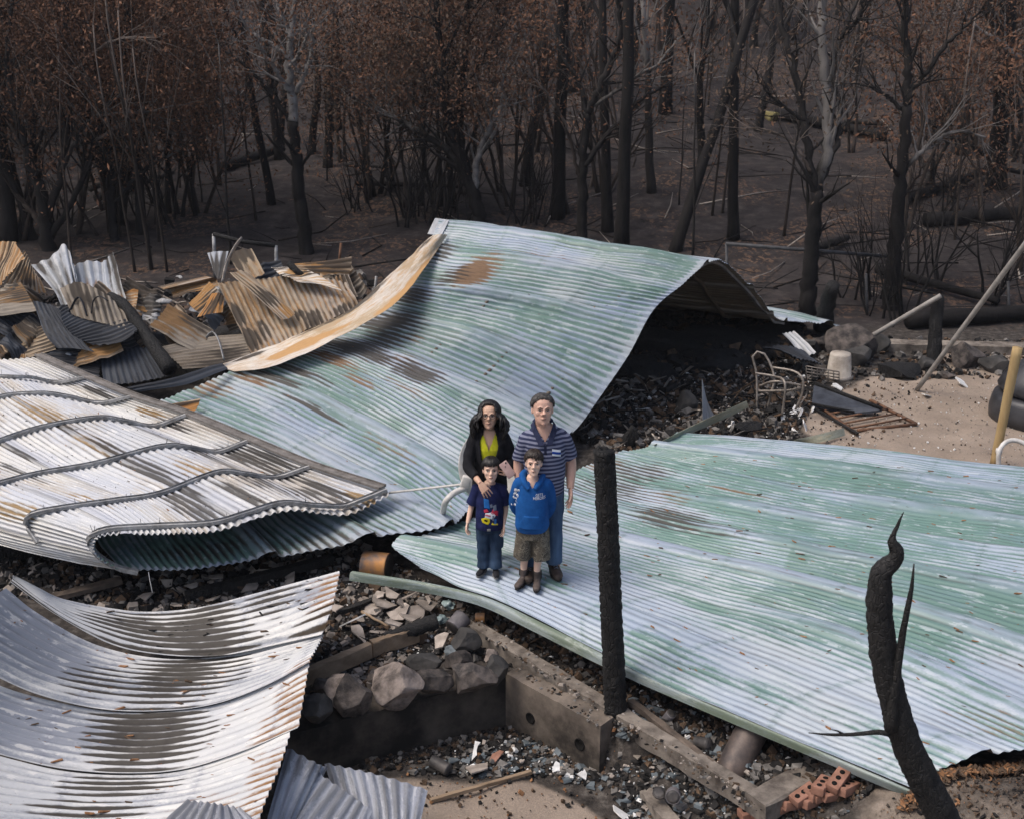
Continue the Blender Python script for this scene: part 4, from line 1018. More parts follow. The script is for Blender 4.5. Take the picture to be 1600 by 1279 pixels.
# the far wood on the ridge: one mass nobody could count
def far_wood():
    g_ = np.random.default_rng(5)
    n = 1500
    y = 80 + 95 * g_.random(n); x = g_.uniform(-1, 1, n) * (y * .52 + 4); z = ground_z(x, y)
    h = g_.uniform(6, 13, n); w = g_.uniform(.07, .18, n); ln = g_.normal(0, .07, (n, 2))
    Vs, Fs = [], []
    base = np.stack([x, y, z - .3], 1); b = 0
    for a in range(3):
        t = a / 2
        c = base + np.stack([ln[:, 0] * h * t, ln[:, 1] * h * t, h * t], 1); ww = (w * (1 - .7 * t))[:, None]
        for q in range(3):
            an = q * 2.094
            Vs.append(c + ww * np.array([math.cos(an), math.sin(an), 0]))
    V_ = np.stack(Vs, 1).reshape(-1, 3)
    f = []
    for a in range(2):
        for q in range(3):
            i0 = a * 3 + q; i1 = a * 3 + (q + 1) % 3
            f.append((i0, i1, i1 + 3, i0 + 3))
    F_ = (np.arange(n)[:, None, None] * 9 + np.array(f)[None]).reshape(-1, 4)
    # twiggy leaf clumps
    m = 75
    tips = [(base[i] + np.array([ln[i, 0] * h[i] * t_, ln[i, 1] * h[i] * t_, h[i] * t_]) + g_.normal(size=3) * np.array([1.1, 1.1, .5]) * (1.2 - .3 * t_),) for i in range(n) for t_ in g_.uniform(.28, 1.0, 4)]
    L, LF = leaves(random.Random(3), [(Vector(t[0]), None) for t in tips], 22, .24, .8)
    Vall = np.concatenate([V_, L]); Fall = np.concatenate([F_, LF + len(V_)])
    mi = np.concatenate([np.zeros(len(F_)), np.ones(len(LF))]).astype(int)
    o = mesh_obj('far_wood', Vall, Fall, [M_BARK, M_LEAF], None, False, None, mi)
    tag(o, 'brown and black burnt wood covering the far ridge', 'wood', kind='stuff')
far_wood()

for k_, (o_, used_) in PROTO.items():            # kinds that found no place
    if not used_:
        for c_ in list(o_.children): bpy.data.objects.remove(c_)
        bpy.data.objects.remove(o_)
# ================================================================== the family
def skin_mat(name, c, red):
    m = Mat(name, .5, 0, .35)
    n = m.noise(m.obj(), 14, 4, .6); n2 = m.noise(m.obj(), 90, 3, .6)
    k = m.mix(m.math('MULTIPLY', m.step(n, .3, .75), .45), c, red)
    k = m.mix(m.math('MULTIPLY', m.step(n2, .5, .7), .12), k, (c[0] * .6, c[1] * .5, c[2] * .45))
    m.base(k); m.b.inputs['Subsurface Weight'].default_value = .08
    m.b.inputs['Subsurface Radius'].default_value = (.012, .005, .003); m.b.inputs['Subsurface Scale'].default_value = .5
    m.bump(n2, .12, .002)
    return m
S_MAN = skin_mat('skin_ruddy', (.58, .37, .285), (.58, .315, .235))
S_WOM = skin_mat('skin_tan', (.57, .37, .265), (.56, .32, .225))
S_BOY = skin_mat('skin_fair', (.68, .47, .365), (.66, .41, .31))
def cloth(name, c1, c2, scale=18, rough=.9, bump=.4):
    return simple(name, c1, c2, scale, rough, .2, bump=bump, bd=.003)
def striped():
    m = Mat('striped_polo_cloth', .9, 0, .2)
    o = m.obj(); s = m.t.nodes.new('ShaderNodeSeparateXYZ'); m.put(s.inputs[0], o)
    v = m.math('ADD', s.outputs[2], m.math('MULTIPLY', m.math('SUBTRACT', m.noise(o, 5, 2), .5), .012))
    f = m.math('FRACT', m.math('MULTIPLY', v, 1 / .037))
    st = m.math('MULTIPLY', m.step(f, .40, .48), m.math('SUBTRACT', 1.0, m.step(f, .88, .96)))
    m.base(m.mix(st, (.028, .034, .075), (.19, .20, .28)))
    m.bump(m.noise(o, 260, 2), .25, .002)
    return m
C_POLO = striped()
C_NAVY = cloth('navy_cloth', (.018, .022, .05), (.03, .036, .075))
C_TEE = cloth('dark_blue_tee_cloth', (.008, .012, .05), (.016, .022, .085))
C_HOOD = cloth('royal_blue_fleece', (.005, .06, .22), (.012, .095, .31), 9)
C_JACK = cloth('black_fleece', (.005, .005, .007), (.013, .013, .016))
C_LIME = cloth('lime_yellow_blouse_cloth', (.42, .42, .012), (.55, .54, .03))
def denim(name, a, b):
    m = Mat(name, .9, 0, .2); o = m.obj()
    n = m.noise(m.mapping(o, (1, 1, .35)), 7, 4, .6); n2 = m.noise(o, 240, 2)
    m.base(m.mix(m.math('MULTIPLY', n2, .35), m.ramp(n, [(.36, a), (.66, b)]), (a[0] * .7, a[1] * .7, a[2] * .7)))
    m.bump(n2, .3, .002); return m
C_JEAN = denim('blue_denim', (.032, .065, .13), (.10, .165, .27))
C_JEAND = denim('dark_blue_denim', (.014, .030, .062), (.055, .095, .165))
def camo():
    m = Mat('camouflage_cloth', .9, 0, .2); o = m.obj()
    c = m.ramp(m.noise(o, 22, 3, .6, .8), [(.40, (.10, .085, .065)), (.5, (.185, .165, .13)), (.56, (.06, .052, .042)), (.66, (.21, .185, .15))], 'CONSTANT')
    m.base(c); m.bump(m.noise(o, 200, 2), .3, .002); return m
C_CAMO = camo()
L_BROWN = simple('scuffed_brown_leather', (.022, .014, .010), (.075, .052, .040), 14, .6, .35, bump=.3, bd=.003)
L_BOOT = simple('dusty_brown_boot_leather', (.032, .024, .021), (.115, .090, .080), 12, .65, .3, bump=.3, bd=.003)
L_BLACK = simple('black_sneaker_cloth', (.006, .006, .008), (.018, .018, .022), 20, .8, .25)
L_SOLE = simple('dark_rubber_sole', (.012, .011, .010), (.04, .036, .032), 20, .85, .2)
L_SOLEG = simple('grey_rubber_sole', (.10, .095, .09), (.20, .19, .18), 20, .85, .2)
H_BLACK = Mat('black_hair', .42, 0, .4); H_BLACK.base(H_BLACK.ramp(H_BLACK.noise(H_BLACK.obj(), 60, 3), [(.3, (.004, .0035, .0035)), (.7, (.014, .011, .010))]))
H_BROWN = Mat('dark_brown_hair', .45, 0, .4); H_BROWN.base(H_BROWN.ramp(H_BROWN.noise(H_BROWN.obj(), 60, 3), [(.3, (.010, .0065, .005)), (.7, (.034, .022, .016))]))
H_GREY = Mat('greying_dark_hair', .5, 0, .35); H_GREY.base(H_GREY.ramp(H_GREY.noise(H_GREY.obj(), 45, 3), [(.35, (.012, .0105, .010)), (.68, (.085, .078, .072))]))
E_WHITE = simple('eye_white', (.50, .46, .43), (.6, .57, .54), 10, .3, .5, bump=0)
E_DARK = Mat('dark_iris', .2, 0, .5); E_DARK.base((.012, .008, .006))
LIP = simple('lip', (.30, .12, .10), (.38, .17, .14), 40, .5, .4, bump=0)
LIPM = simple('pale_lip', (.30, .155, .125), (.36, .19, .15), 40, .5, .4, bump=0)
PRINT = {k: (lambda q, c: (q.base(c), q)[1])(Mat('print_' + k, .8, 0, .2), c) for k, c in
         {'yellow': (.62, .52, .02), 'white': (.72, .74, .78), 'red': (.42, .03, .06), 'blue': (.02, .14, .42), 'grey': (.16, .19, .25), 'black': (.008, .008, .008), 'darkblue': (.01, .05, .28), 'pink': (.50, .16, .20)}.items()}
M_FRAME = Mat('dark_spectacle_frame', .3, 0, .5); M_FRAME.base((.02, .012, .014))
M_LENS = Mat('spectacle_lens', .05, 0, .5); M_LENS.b.inputs['Transmission Weight'].default_value = 1.0; M_LENS.b.inputs['IOR'].default_value = 1.05
M_PHONE = simple('dusky_pink_phone_case', (.30, .19, .175), (.42, .29, .265), 9, .4, .5, bump=.1)
M_LABEL = PRINT['white']

DG = None
def remesh(mb, name, voxel, smooth=4, wr=0.0, wscale=14.0, seed=0, clipz=None, fac=.5):
    me = bpy.data.meshes.new(name)
    me.from_pydata(np.concatenate(mb.v).tolist(), [], mb.f); me.update()
    o = bpy.data.objects.new(name, me); SC.collection.objects.link(o)
    r = o.modifiers.new('r', 'REMESH'); r.mode = 'VOXEL'; r.voxel_size = voxel; r.use_smooth_shade = True
    s = o.modifiers.new('s', 'SMOOTH'); s.iterations = smooth; s.factor = fac
    dg = bpy.context.evaluated_depsgraph_get()
    out = bpy.data.meshes.new_from_object(o.evaluated_get(dg))
    bpy.data.objects.remove(o); bpy.data.meshes.remove(me)
    n = len(out.vertices); co = np.empty(n * 3, np.float32); out.vertices.foreach_get('co', co); co = co.reshape(-1, 3)
    no = np.empty(n * 3, np.float32); out.vertex_normals.foreach_get('vector', no); no = no.reshape(-1, 3)
    if wr:
        g_ = np.random.default_rng(seed); d = np.zeros(n)
        for o_ in range(5):
            k = g_.normal(size=3) * wscale * (1.5 ** (o_ * .5)); k[2] *= .8
            k2 = g_.normal(size=3) * wscale * .5
            d += np.sin(co @ k + 1.5 * np.sin(co @ k2 + g_.uniform(0, 6)) + g_.uniform(0, 6)) / 5
        co = co + no * (d * wr)[:, None]
    polys = [tuple(p.vertices) for p in out.polygons]
    bpy.data.meshes.remove(out)
    return co, polys
def bvh_of(co, polys): return BVHTree.FromPolygons([Vector(c) for c in co.tolist()], polys)
def loft(mb, rings, k=24, M=None, p=2.0):
    """rings: (cx,cy,z,rx,ry[,frontscale])"""
    V = []
    for r_ in rings:
        cx, cy, z, rx, ry = r_[:5]
        for j in range(k):
            a = 2 * math.pi * j / k; c, s = math.cos(a), math.sin(a)
            c2 = math.copysign(abs(c) ** (2 / p), c); s2 = math.copysign(abs(s) ** (2 / p), s)
            q = Vector((cx + rx * c2, cy + ry * s2, z)); V.append(M @ q if M else q)
    n = len(rings); F = []
    for i in range(n - 1):
        for j in range(k):
            a = i * k + j; b = i * k + (j + 1) % k; F.append((a, b, b + k, a + k))
    F.append(tuple(range(k - 1, -1, -1))); F.append(tuple((n - 1) * k + j for j in range(k)))
    mb.add(V, F)
def ball(mb, c, r, M=None, k=14):
    rs = []
    r = r if hasattr(r, '__len__') else (r, r, r)
    for i in range(1, 12):
        t = -math.pi / 2 + math.pi * i / 12
        rs.append((c[0], c[1], c[2] + r[2] * math.sin(t), r[0] * math.cos(t), r[1] * math.cos(t)))
    loft(mb, rs, k, M)
def limb(mb, pts, rad, n=14, k=14, oval=1.0):
    C = cr1([tuple(p) for p in pts], n); t = np.linspace(0, 1, len(rad)); rr = np.interp(np.linspace(0, 1, n), t, rad)
    mb.tube([Vector(c) for c in C], list(rr), k, oval=oval)
def hand(mb, w, d, pn, th, L=.18, curl=.35, spread=1.0, wid=1.0):
    """w wrist, d finger direction, pn palm normal, th thumb side"""
    w = Vector(w); d = Vector(d).normalized(); pn = Vector(pn); pn = (pn - d * pn.dot(d)).normalized(); th = d.cross(pn) if d.cross(pn).dot(Vector(th)) > 0 else -d.cross(pn)
    P = L * .52; hw = L * .22 * wid
    for a in (-.8, -.3, .3, .8):
        mb.tube([w + th * hw * a * .6, w + d * P * .5 + th * hw * a * .95, w + d * P * 1.02 + th * hw * a], [L * .075, L * .085, L * .07], 8)
    for i, (a, ln) in enumerate(((1.0, .43), (.34, .48), (-.34, .45), (-1.0, .35))):
        b = w + d * P + th * hw * a * 1.05
        ang = curl * (1 + .15 * i); pts = [b - d * L * .08, b]; dd = (d + th * a * .10 * spread).normalized()
        q = b.copy()
        for s in (.45, .32, .23):
            dd = (dd * math.cos(ang) + pn * math.sin(ang)).normalized(); q = q + dd * (L * ln * s); pts.append(q.copy())
        mb.tube(pts, [L * .052, L * .052, L * .049, L * .045, L * .036], 8)
    b = w + d * L * .12 + th * hw * .75
    dd = (d * .75 + th * .75 + pn * .3).normalized(); p1 = b + dd * L * .22
    d2 = (d * .95 + th * .25 + pn * .35).normalized(); p2 = p1 + d2 * L * .17; p3 = p2 + (d2 + pn * .25).normalized() * L * .13
    mb.tube([b, p1, p2, p3], [L * .075, L * .065, L * .055, L * .042], 8)
HEAD = [(.00, .022, -.078, -.030), (.04, .034, -.088, -.018), (.12, .047, -.092, .005), (.22, .058, -.092, .035), (.33, .066, -.091, .065), (.45, .070, -.092, .085), (.55, .073, -.092, .095), (.66, .0755, -.092, .101),
        (.76, .0755, -.088, .101), (.85, .070, -.076, .093), (.92, .058, -.056, .077), (.97, .038, -.028, .052), (1.0, .014, .0, .026)]
class Person: pass
def head_frame(P):
    """matrix head coordinates (metres, chin at z=0, face towards -y) -> person coordinates"""
    piv = Vector((0, .02, 0))
    return Matrix.Translation(P.chin) @ Matrix.Rotation(P.turn, 4, 'Z') @ Matrix.Translation(piv) @ Matrix.Rotation(-P.tilt, 4, 'X') @ Matrix.Rotation(P.roll, 4, 'Y') @ Matrix.Translation(-piv)
def build_head(mb, P):
    s = P.hh / .232; M = head_frame(P); P.HM = M; H = P.hh; wf = P.face_w
    rs = [(0, (f + b) / 2 * s, z * H, w_ * s * wf, (b - f) / 2 * s) for z, w_, f, b in HEAD]
    if P.child:
        rs = [(cx, cy, z, rx * (1.0 + (.06 if z > H * .35 else 0)), ry) for cx, cy, z, rx, ry in rs]
    loft(mb, rs, 28, M, 2.15)
    T = lambda x, y, z: M @ Vector((x * s, y * s, z * H))
    nl = P.nose
    mb.tube([T(0, -.088, .56), T(0, -.099, .48), T(0, -.110 - .006 * nl, .40), T(0, -.108, .355)], [.008 * s, .010 * s, .0145 * s * nl, .010 * s], 10)
    for sx in (-1, 1):
        ball(mb, (sx * .0125 * s * nl, -.099 * s, .375 * H), (.0095 * s * nl, .011 * s, .008 * s), M, 10)
        mb.tube([T(sx * .010, -.093, .585), T(sx * .030, -.092, .60), T(sx * .050, -.078, .575)], [.007 * s, .0085 * s * P.brow, .006 * s], 8)   # brow ridge
        ball(mb, (sx * .038 * s, -.066 * s, .40 * H), (.026 * s, .020 * s, .026 * s), M, 12)                                         # cheek
        ball(mb, (sx * .075 * s * wf, .008 * s, .46 * H), (.009 * s * (1.25 if P.child else 1), .019 * s, .034 * s), M, 10)                                        # ear
    mb.tube([T(-.018, -.094, .225), T(0, -.099, .235), T(.018, -.094, .225)], [.006 * s, .0095 * s, .006 * s], 8)     # mouth mound
    ball(mb, (0, -.080 * s, .06 * H), (.020 * s, .015 * s, .018 * s), M, 12)
    # neck
    nb = P.neck_base
    a = M @ Vector((0, .018 * s, .20 * H))
    mb.tube([nb + Vector((0, .01, -.06)), nb, (nb + a) / 2 + Vector((0, .004, 0)), a], [P.neck_r * 1.35, P.neck_r * 1.06, P.neck_r * .96, P.neck_r * .95], 16)
def decal(name, P, bvh, polys, mat, off=.0022, head=False, parent=None, sub=0):
    """flat patches (lists of (x,z) corner loops) laid on the front of a surface"""
    M = P.HM if head else Matrix.Identity(4); R3 = M.to_3x3(); d = R3 @ Vector((0, 1, 0))
    if name in ('shirt_print', 'sleeve_print') and len(polys) > 1:
        for p1 in polys: decal(name, P, bvh, [p1], mat, off, head, parent, sub)
        return None
    V, F = [], []
    for poly in polys:
        pts = [Vector((x, 0, z)) for x, z in poly]
        bm = bmesh.new(); vs = [bm.verts.new(p) for p in pts]; bm.faces.new(vs)
        if sub:
            bmesh.ops.triangulate(bm, faces=bm.faces[:])
            for _ in range(sub): bmesh.ops.subdivide_edges(bm, edges=bm.edges[:], cuts=1, use_grid_fill=True)
        bm.verts.index_update(); b0 = len(V); ok = True; tmp = []
        for v in bm.verts:
            o = M @ Vector((v.co.x, -1.0, v.co.z)); h = bvh.ray_cast(o, d)
            if h[0] is None: ok = False; break
            tmp.append(h[0] - d * off)
        if ok:
            V += tmp; F += [tuple(w_.index + b0 for w_ in f.verts) for f in bm.faces]
        bm.free()
    if not V: return None
    # give the patch a little thickness
    n = len(V); V2 = V + [v + d * (off * .7) for v in V]
    e = {}
    for f in F:
        for i in range(len(f)):
            a, b = f[i], f[(i + 1) % len(f)]
            e[(a, b)] = 1
    F2 = list(F) + [tuple(i + n for i in reversed(f)) for f in F] + [(b, a, a + n, b + n) for (a, b) in e if (b, a) not in e]
    return mesh_obj(name, [v[:] for v in V2], F2, mat, parent or P.root, True)
def cut_open(co, po, fn):
    k = fn(co[:, 0], co[:, 1], co[:, 2]); po = [f for f in po if not all(k[i] for i in f)]
    used = sorted({i for f in po for i in f}); mp = {j: i for i, j in enumerate(used)}
    return co[used], [tuple(mp[i] for i in f) for f in po]
def ell(cx, cz, rx, rz, k=14, rot=0.0):
    return [(cx + rx * math.cos(a) * math.cos(rot) - rz * math.sin(a) * math.sin(rot), cz + rx * math.cos(a) * math.sin(rot) + rz * math.sin(a) * math.cos(rot)) for a in [2 * math.pi * i / k for i in range(k)]]
def face_parts(P, bvh):
    s = P.hh / .232; H = P.hh; M = P.HM; ex = .0315 * s
    for sx in (-1, 1):
        c = M @ Vector((sx * ex, 0, .505 * H)); d = M.to_3x3() @ Vector((0, 1, 0))
        e = decal('eye', P, bvh, [ell(sx * ex, .505 * H, .0145 * s, .0062 * s * P.eye, 16, -sx * .08)], E_WHITE, .0016, True, sub=1)
        if e:
            decal('iris', P, bvh, [ell(sx * ex, .507 * H, .0064 * s, .0064 * s * P.eye, 14)], E_DARK, .0028, True, e)
            decal('lash', P, bvh, [[(sx * (ex - .016 * s), .502 * H), (sx * (ex - .008 * s), .502 * H + .0068 * s * P.eye), (sx * (ex + .006 * s), .502 * H + .0075 * s * P.eye), (sx * (ex + .018 * s), .502 * H), (sx * (ex + .008 * s), .502 * H + .0105 * s * P.eye), (sx * (ex - .008 * s), .502 * H + .0098 * s * P.eye)]], P.hair, .0034, True, e)
        th = P.brow_t * s
        decal('eyebrow', P, bvh, [[(sx * .013 * s, .585 * H - P.frown * s), (sx * .030 * s, .603 * H), (sx * .050 * s, .585 * H), (sx * .032 * s, .603 * H + th), (sx * .013 * s, .585 * H - P.frown * s + th)]], P.hair, .003, True, sub=1)
        decal('nostril', P, bvh, [ell(sx * .0075 * s, .352 * H, .0042 * s, .0022 * s, 8)], E_DARK, .0014, True)
    decal('lips', P, bvh, [[(-.024 * s, .228 * H), (-.010 * s, .245 * H), (0, .240 * H), (.010 * s, .245 * H), (.024 * s, .228 * H), (.012 * s, .205 * H), (-.012 * s, .205 * H)]], P.lip, .0016, True, sub=2)
    decal('mouth_line', P, bvh, [[(-.025 * s, .226 * H), (0, .231 * H), (.025 * s, .226 * H), (0, .224 * H)]], E_DARK, .0026, True, sub=2)
def strands(mb, P, fn, n, r0=.006, seed=1, wave=.0, off=.004, roots=None):
    """hair strands over the skull: fn(theta)->(end polar angle, extra drop) or None; theta 0 = front"""
    r = random.Random(seed); s = P.hh / .232; H = P.hh; M = P.HM
    c = Vector((0, .006 * s, .60 * H)); a, b, cz = .080 * s * P.face_w * 1.0, .100 * s, .405 * H
    for i in range(n):
        th = r.uniform(-math.pi, math.pi); e = fn(th, r)
        if e is None: continue
        ph1, drop = e[:2]; ph0 = r.uniform(0, .45) * ph1; o = off * s + r.uniform(0, .006) * s
        pts = []; rr = []; m = 8
        w0 = r.uniform(0, 6)
        for q in range(m + 1):
            t = q / m; ph = ph0 + (ph1 - ph0) * t; tt = th + r.uniform(-.05, .05) + wave * math.sin(t * 7 + w0) * .5
            p = c + Vector((math.sin(tt) * math.sin(ph) * (a + o), -math.cos(tt) * math.sin(ph) * (b + o), math.cos(ph) * (cz + o)))
            pts.append(p); rr.append(r0 * s * (.75 + .5 * math.sin(math.pi * min(1, t * .9 + .1))) * (1 if drop or t < .85 else .55))
        if drop:
            p = pts[-1]; out = Vector((math.sin(th), -math.cos(th), 0))
            for q in range(1, 7):
                t = q / 6
                pts.append(p + Vector((0, 0, -drop * t)) + out * (e[2] * s * math.sin(t * 2.2)) + Vector((math.sin(t * 9 + w0), math.cos(t * 8 + w0), 0)) * wave * .02 * s)
                rr.append(r0 * s * 1.15 * (1.0 - .6 * t * t))
        mb.tube([M @ p for p in pts], rr, 6)
def hair_cap(mb, P, lift=.005, back=.008):
    s = P.hh / .232; H = P.hh
    ball(mb, (0, (.010 + back) * s, .635 * H), (.0785 * s * P.face_w + lift * s, .0985 * s + lift * s, .385 * H + lift * s), P.HM, 22)
def shoe(P, name, ankle, toe_dir, L, mat, sole_mat, shaft=.12, wide=1.0, elastic=None, laces=False):
    """ankle = point above the heel on the ground plane z=ground"""
    d = Vector((toe_dir[0], toe_dir[1], 0)).normalized(); sd = Vector((d.y, -d.x, 0)); h0 = ankle.z
    mb = MB(); o = Vector((ankle.x, ankle.y, h0))
    W_ = L * .165 * wide
    V = []
    prof = [(-.26, .55, .20, .10), (-.22, .80, .26, .12), (-.10, .86, .34, .14), (.05, .86, .36, .14), (.20, .92, .30, .12), (.36, 1.0, .235, .10), (.52, 1.02, .20, .10), (.64, .90, .18, .10), (.71, .62, .15, .10), (.735, .35, .12, .1)]
    ring = []
    for t, wd, hh, _ in prof:
        for j in range(14):
            a = 2 * math.pi * j / 14
            ring.append(o + d * (t * L) + sd * (math.cos(a) * W_ * wd) + Vector((0, 0, .012 + max(0, (math.sin(a) * .5 + .5)) * hh * L)))
    F = []
    for i in range(len(prof) - 1):
        for j in range(14):
            a = i * 14 + j; b = i * 14 + (j + 1) % 14; F.append((a, b, b + 14, a + 14))
    F.append(tuple(range(13, -1, -1))); F.append(tuple((len(prof) - 1) * 14 + j for j in range(14)))
    mb.add(ring, F)
    mb.tube([o + Vector((0, 0, .04)) + d * .0, o + Vector((0, 0, .10)), o + Vector((0, 0, shaft))], [L * .175, L * .185, L * .195], 16)
    co, po = remesh(mb, name, .006, 3, .0015, 40, 3)
    sh = mesh_obj(name, co, po, mat, P.root)
    V, F = [], []; k = 22; pr = []
    for i in range(k):
        a = 2 * math.pi * i / k; t = .235 + .51 * math.cos(a); wd = 1.02 if t > .2 else .88
        pr.append(o + d * (t * L) + sd * (math.sin(a) * W_ * wd * 1.06))
    lo = [p + Vector((0, 0, .0)) for p in pr]; hi = [p + Vector((0, 0, .020 + .004 * math.sin(i))) for i, p in enumerate(pr)]
    V = lo + hi; F = [tuple(range(k)), tuple(range(2 * k - 1, k - 1, -1))] + [(i, k + i, k + (i + 1) % k, (i + 1) % k) for i in range(k)]
    mesh_obj('sole', [v[:] for v in V], F, sole_mat, sh, False)
    if elastic:
        for e_ in (-1, 1):
            m2 = MB(); m2.box(o + sd * e_ * L * .192 + Vector((0, 0, shaft * .70)), (.050, .008, shaft * .42), Matrix((d, sd, Vector((0, 0, 1)))).transposed(), .004); m2.build('elastic_gusset', elastic, sh)
    if laces:
        m2 = MB()
        for q in range(4):
            t = .12 + q * .085; z = .012 + (.345 - q * .03) * L
            m2.tube([o + d * t * L + sd * W_ * .4 + Vector((0, 0, z - .006)), o + d * t * L + Vector((0, 0, z + .005)), o + d * t * L - sd * W_ * .4 + Vector((0, 0, z - .006))], .0035, 5)
        m2.build('laces', PRINT['grey'], sh)
    return sh
def make_person(label, foot, h, hh, skin, hair, **k):
    P = Person(); P.root = thing('person', label, 'person', (0, 0, 0)); P.foot = foot; P.h = h; P.hh = hh; P.skin = skin; P.hair = hair
    P.tilt, P.turn, P.roll, P.face_w, P.child, P.nose, P.brow, P.eye, P.brow_t, P.frown, P.lip = R(13), 0, 0, 1.0, False, 1.0, 1.0, 1.0, .006, .002, LIP
    P.neck_r = .052
    for a, b in k.items(): setattr(P, a, b)
    P.chin = Vector((k.get('hx', 0), k.get('hy', -.02), h - hh * .985)); P.neck_base = Vector((k.get('hx', 0) * .5, .012, P.chin.z - .055 * h / 1.75))
    return P
def finish(P, rz=0.0, sc=1.0, sqT=1.0, sqL=1.0):
    zn = P.neck_base.z; zh = P.h * .50
    def walk(o):
        for c in o.children:
            if c.type == 'MESH':
                n = len(c.data.vertices); co = np.empty(n * 3, np.float32); c.data.vertices.foreach_get('co', co); co = co.reshape(-1, 3)
                t = smooth01((co[:, 2] - zn + .02) / .07); u = smooth01((co[:, 2] - zh + .1) / .2)
                co[:, 0] *= (sqL * (1 - u) + sqT * u) * (1 - t) + t
                c.data.vertices.foreach_set('co', co.ravel()); c.data.update()
            walk(c)
    walk(P.root)
    P.root.scale = (sc, sc, sc)
    P.root.location = P.foot; P.root.rotation_euler = (0, 0, rz)

flat_bvh = sheet_tree(PCs)
def on_flat(px, py):
    o = Vector((0, 0, CAMZ)); h = flat_bvh.ray_cast(o, ray(px, py).normalized()); return h[0] if h[0] else at(px, py, .48)
def flat_top(x, y):
    zs = [flat_bvh.ray_cast(Vector((x + a, y + b, 3)), Vector((0, 0, -1)))[0] for a in (-.04, 0, .04) for b in (-.04, 0, .04)]
    zs = [q.z for q in zs if q]; return max(zs) if zs else .48

# ---------------- man
f = on_flat(849, 897); f.z = flat_top(f.x, f.y)
P = make_person('man in a navy striped polo shirt and jeans standing behind the boy in blue', f, 1.77, .256, S_MAN, H_GREY, nose=1.2, brow=1.25, eye=.75, brow_t=.008, frown=.006, lip=LIPM, face_w=1.10, neck_r=.066, hx=-.03, hy=-.045, tilt=R(10), roll=R(2))
mb = MB()
loft(mb, [(0, 0, .86, .15, .10), (0, 0, 1.0, .165, .12), (0, 0, 1.2, .17, .115), (0, .01, 1.36, .175, .10), (0, .015, 1.44, .14, .08), (-.01, .015, 1.49, .08, .07)], 24)
build_head(mb, P)
armL = [(-.182, .02, 1.375), (-.24, .06, 1.11), (-.235, .0, .88)]; armR = [(.190, .02, 1.375), (.262, .05, 1.11), (.245, -.06, .885)]
for a in (armL, armR): limb(mb, a, [.046, .054, .054, .054, .046, .034])
for sx in (-1, 1): limb(mb, [(sx * .10, 0, .90), (sx * .115, 0, .48), (sx * .13, .03, .06)], [.08, .06, .04])
hand(mb, armR[2], (.0, -.12, -1), (-1, -.1, 0), (0, -1, 0), .195, .30)
hand(mb, armL[2], (.02, -.1, -1), (1, -.2, 0), (0, -1, 0), .195, .35)
co, po = remesh(mb, 'body', .0048, 2)
body = mesh_obj('body', co, po, P.skin, P.root); bb = bvh_of(co, po)
face_parts(P, bb)
mb = MB(); hair_cap(mb, P, .003, .013)
def fm(th, r):
    a = abs(th)
    if a < .8: return (R(44 + 10 * a) + r.uniform(-.16, .08), 0)
    if a < 1.3: return (R(64 + 24 * (a - .8)), 0)
    return (R(86 + 14 * (a - 1.3)), 0)
strands(mb, P, fm, 330, .0052, 5, .45, .005)
mb.build('hair', P.hair, P.root)
mb = MB()
loft(mb, [(0, 0, .84, .195, .14), (0, -.005, .95, .197, .148), (0, -.008, 1.08, .198, .152), (0, 0, 1.22, .200, .142), (0, .008, 1.34, .200, .125), (0, .012, 1.42, .165, .105), (-.005, .012, 1.472, .112, .085)], 28, None, 2.2)
for a, sx in ((armL, -1), (armR, 1)):
    e = Vector(a[0]).lerp(Vector(a[1]), .84)
    mb.tube([Vector((sx * .09, .012, 1.395)), Vector((sx * .15, .015, 1.375)), Vector(a[0]) + Vector((0, 0, -.03)), Vector(a[0]).lerp(Vector(a[1]), .5), e], [.060, .068, .072, .076, .084], 16)
co, po = remesh(mb, 'polo_shirt', .008, 9, .010, 15, 4)
sb = bvh_of(co, po); co, po = cut_open(co, po, lambda x, y, z: (y < .02) & (z > 1.365) & (np.abs(x + .012) < (z - 1.365) * .70 + .004))
o = mesh_obj('polo_shirt', co, po, C_POLO, P.root)
# open collar and neckline skin
mb = MB()
for sx in (-1, 1):
    mb.add([(sx * .078 - .01, .05, 1.525), (sx * .088 - .01, -.03, 1.515), (sx * .012 - .012, -.150, 1.355), (sx * .062 - .012, -.142, 1.345), (sx * .115 - .01, -.07, 1.455), (sx * .118 - .01, .05, 1.475)],
           [(0, 1, 4, 5), (1, 2, 3, 4)] if sx > 0 else [(5, 4, 1, 0), (4, 3, 2, 1)])
mb.tube([(-.09, .05, 1.50), (-.06, .085, 1.52), (-.01, .095, 1.525), (.04, .085, 1.52), (.07, .05, 1.50)], .02, 8)
o = mb.build('collar', C_NAVY, P.root, False); sm = o.modifiers.new('thick', 'SOLIDIFY'); sm.thickness = .008
decal('chest_label', P, sb, [[(.055, 1.245), (.140, 1.225), (.140, 1.283), (.055, 1.303)]], M_LABEL, .004, sub=3)
decal('label_band', P, sb, [[(.055, 1.264), (.140, 1.244), (.140, 1.264), (.055, 1.284)]], PRINT['darkblue'], .0075, sub=3)
decal('placket', P, sb, [[(-.022, 1.36), (.0, 1.36), (.0, 1.26), (-.022, 1.26)]], C_NAVY, .004, sub=2)
mb = MB(); loft(mb, [(0, 0, .80, .165, .12), (0, 0, .90, .185, .13), (0, 0, .98, .18, .13)], 24)
ft = [(-.135, -.02), (.105, .0)]
for sx, (fx, fy) in zip((-1, 1), ft): limb(mb, [(sx * .088, 0, .88), (sx * .10, -.01, .66), (fx * .95, -.005, .46), (fx, fy + .04, .11)], [.105, .10, .082, .080, .082, .086])
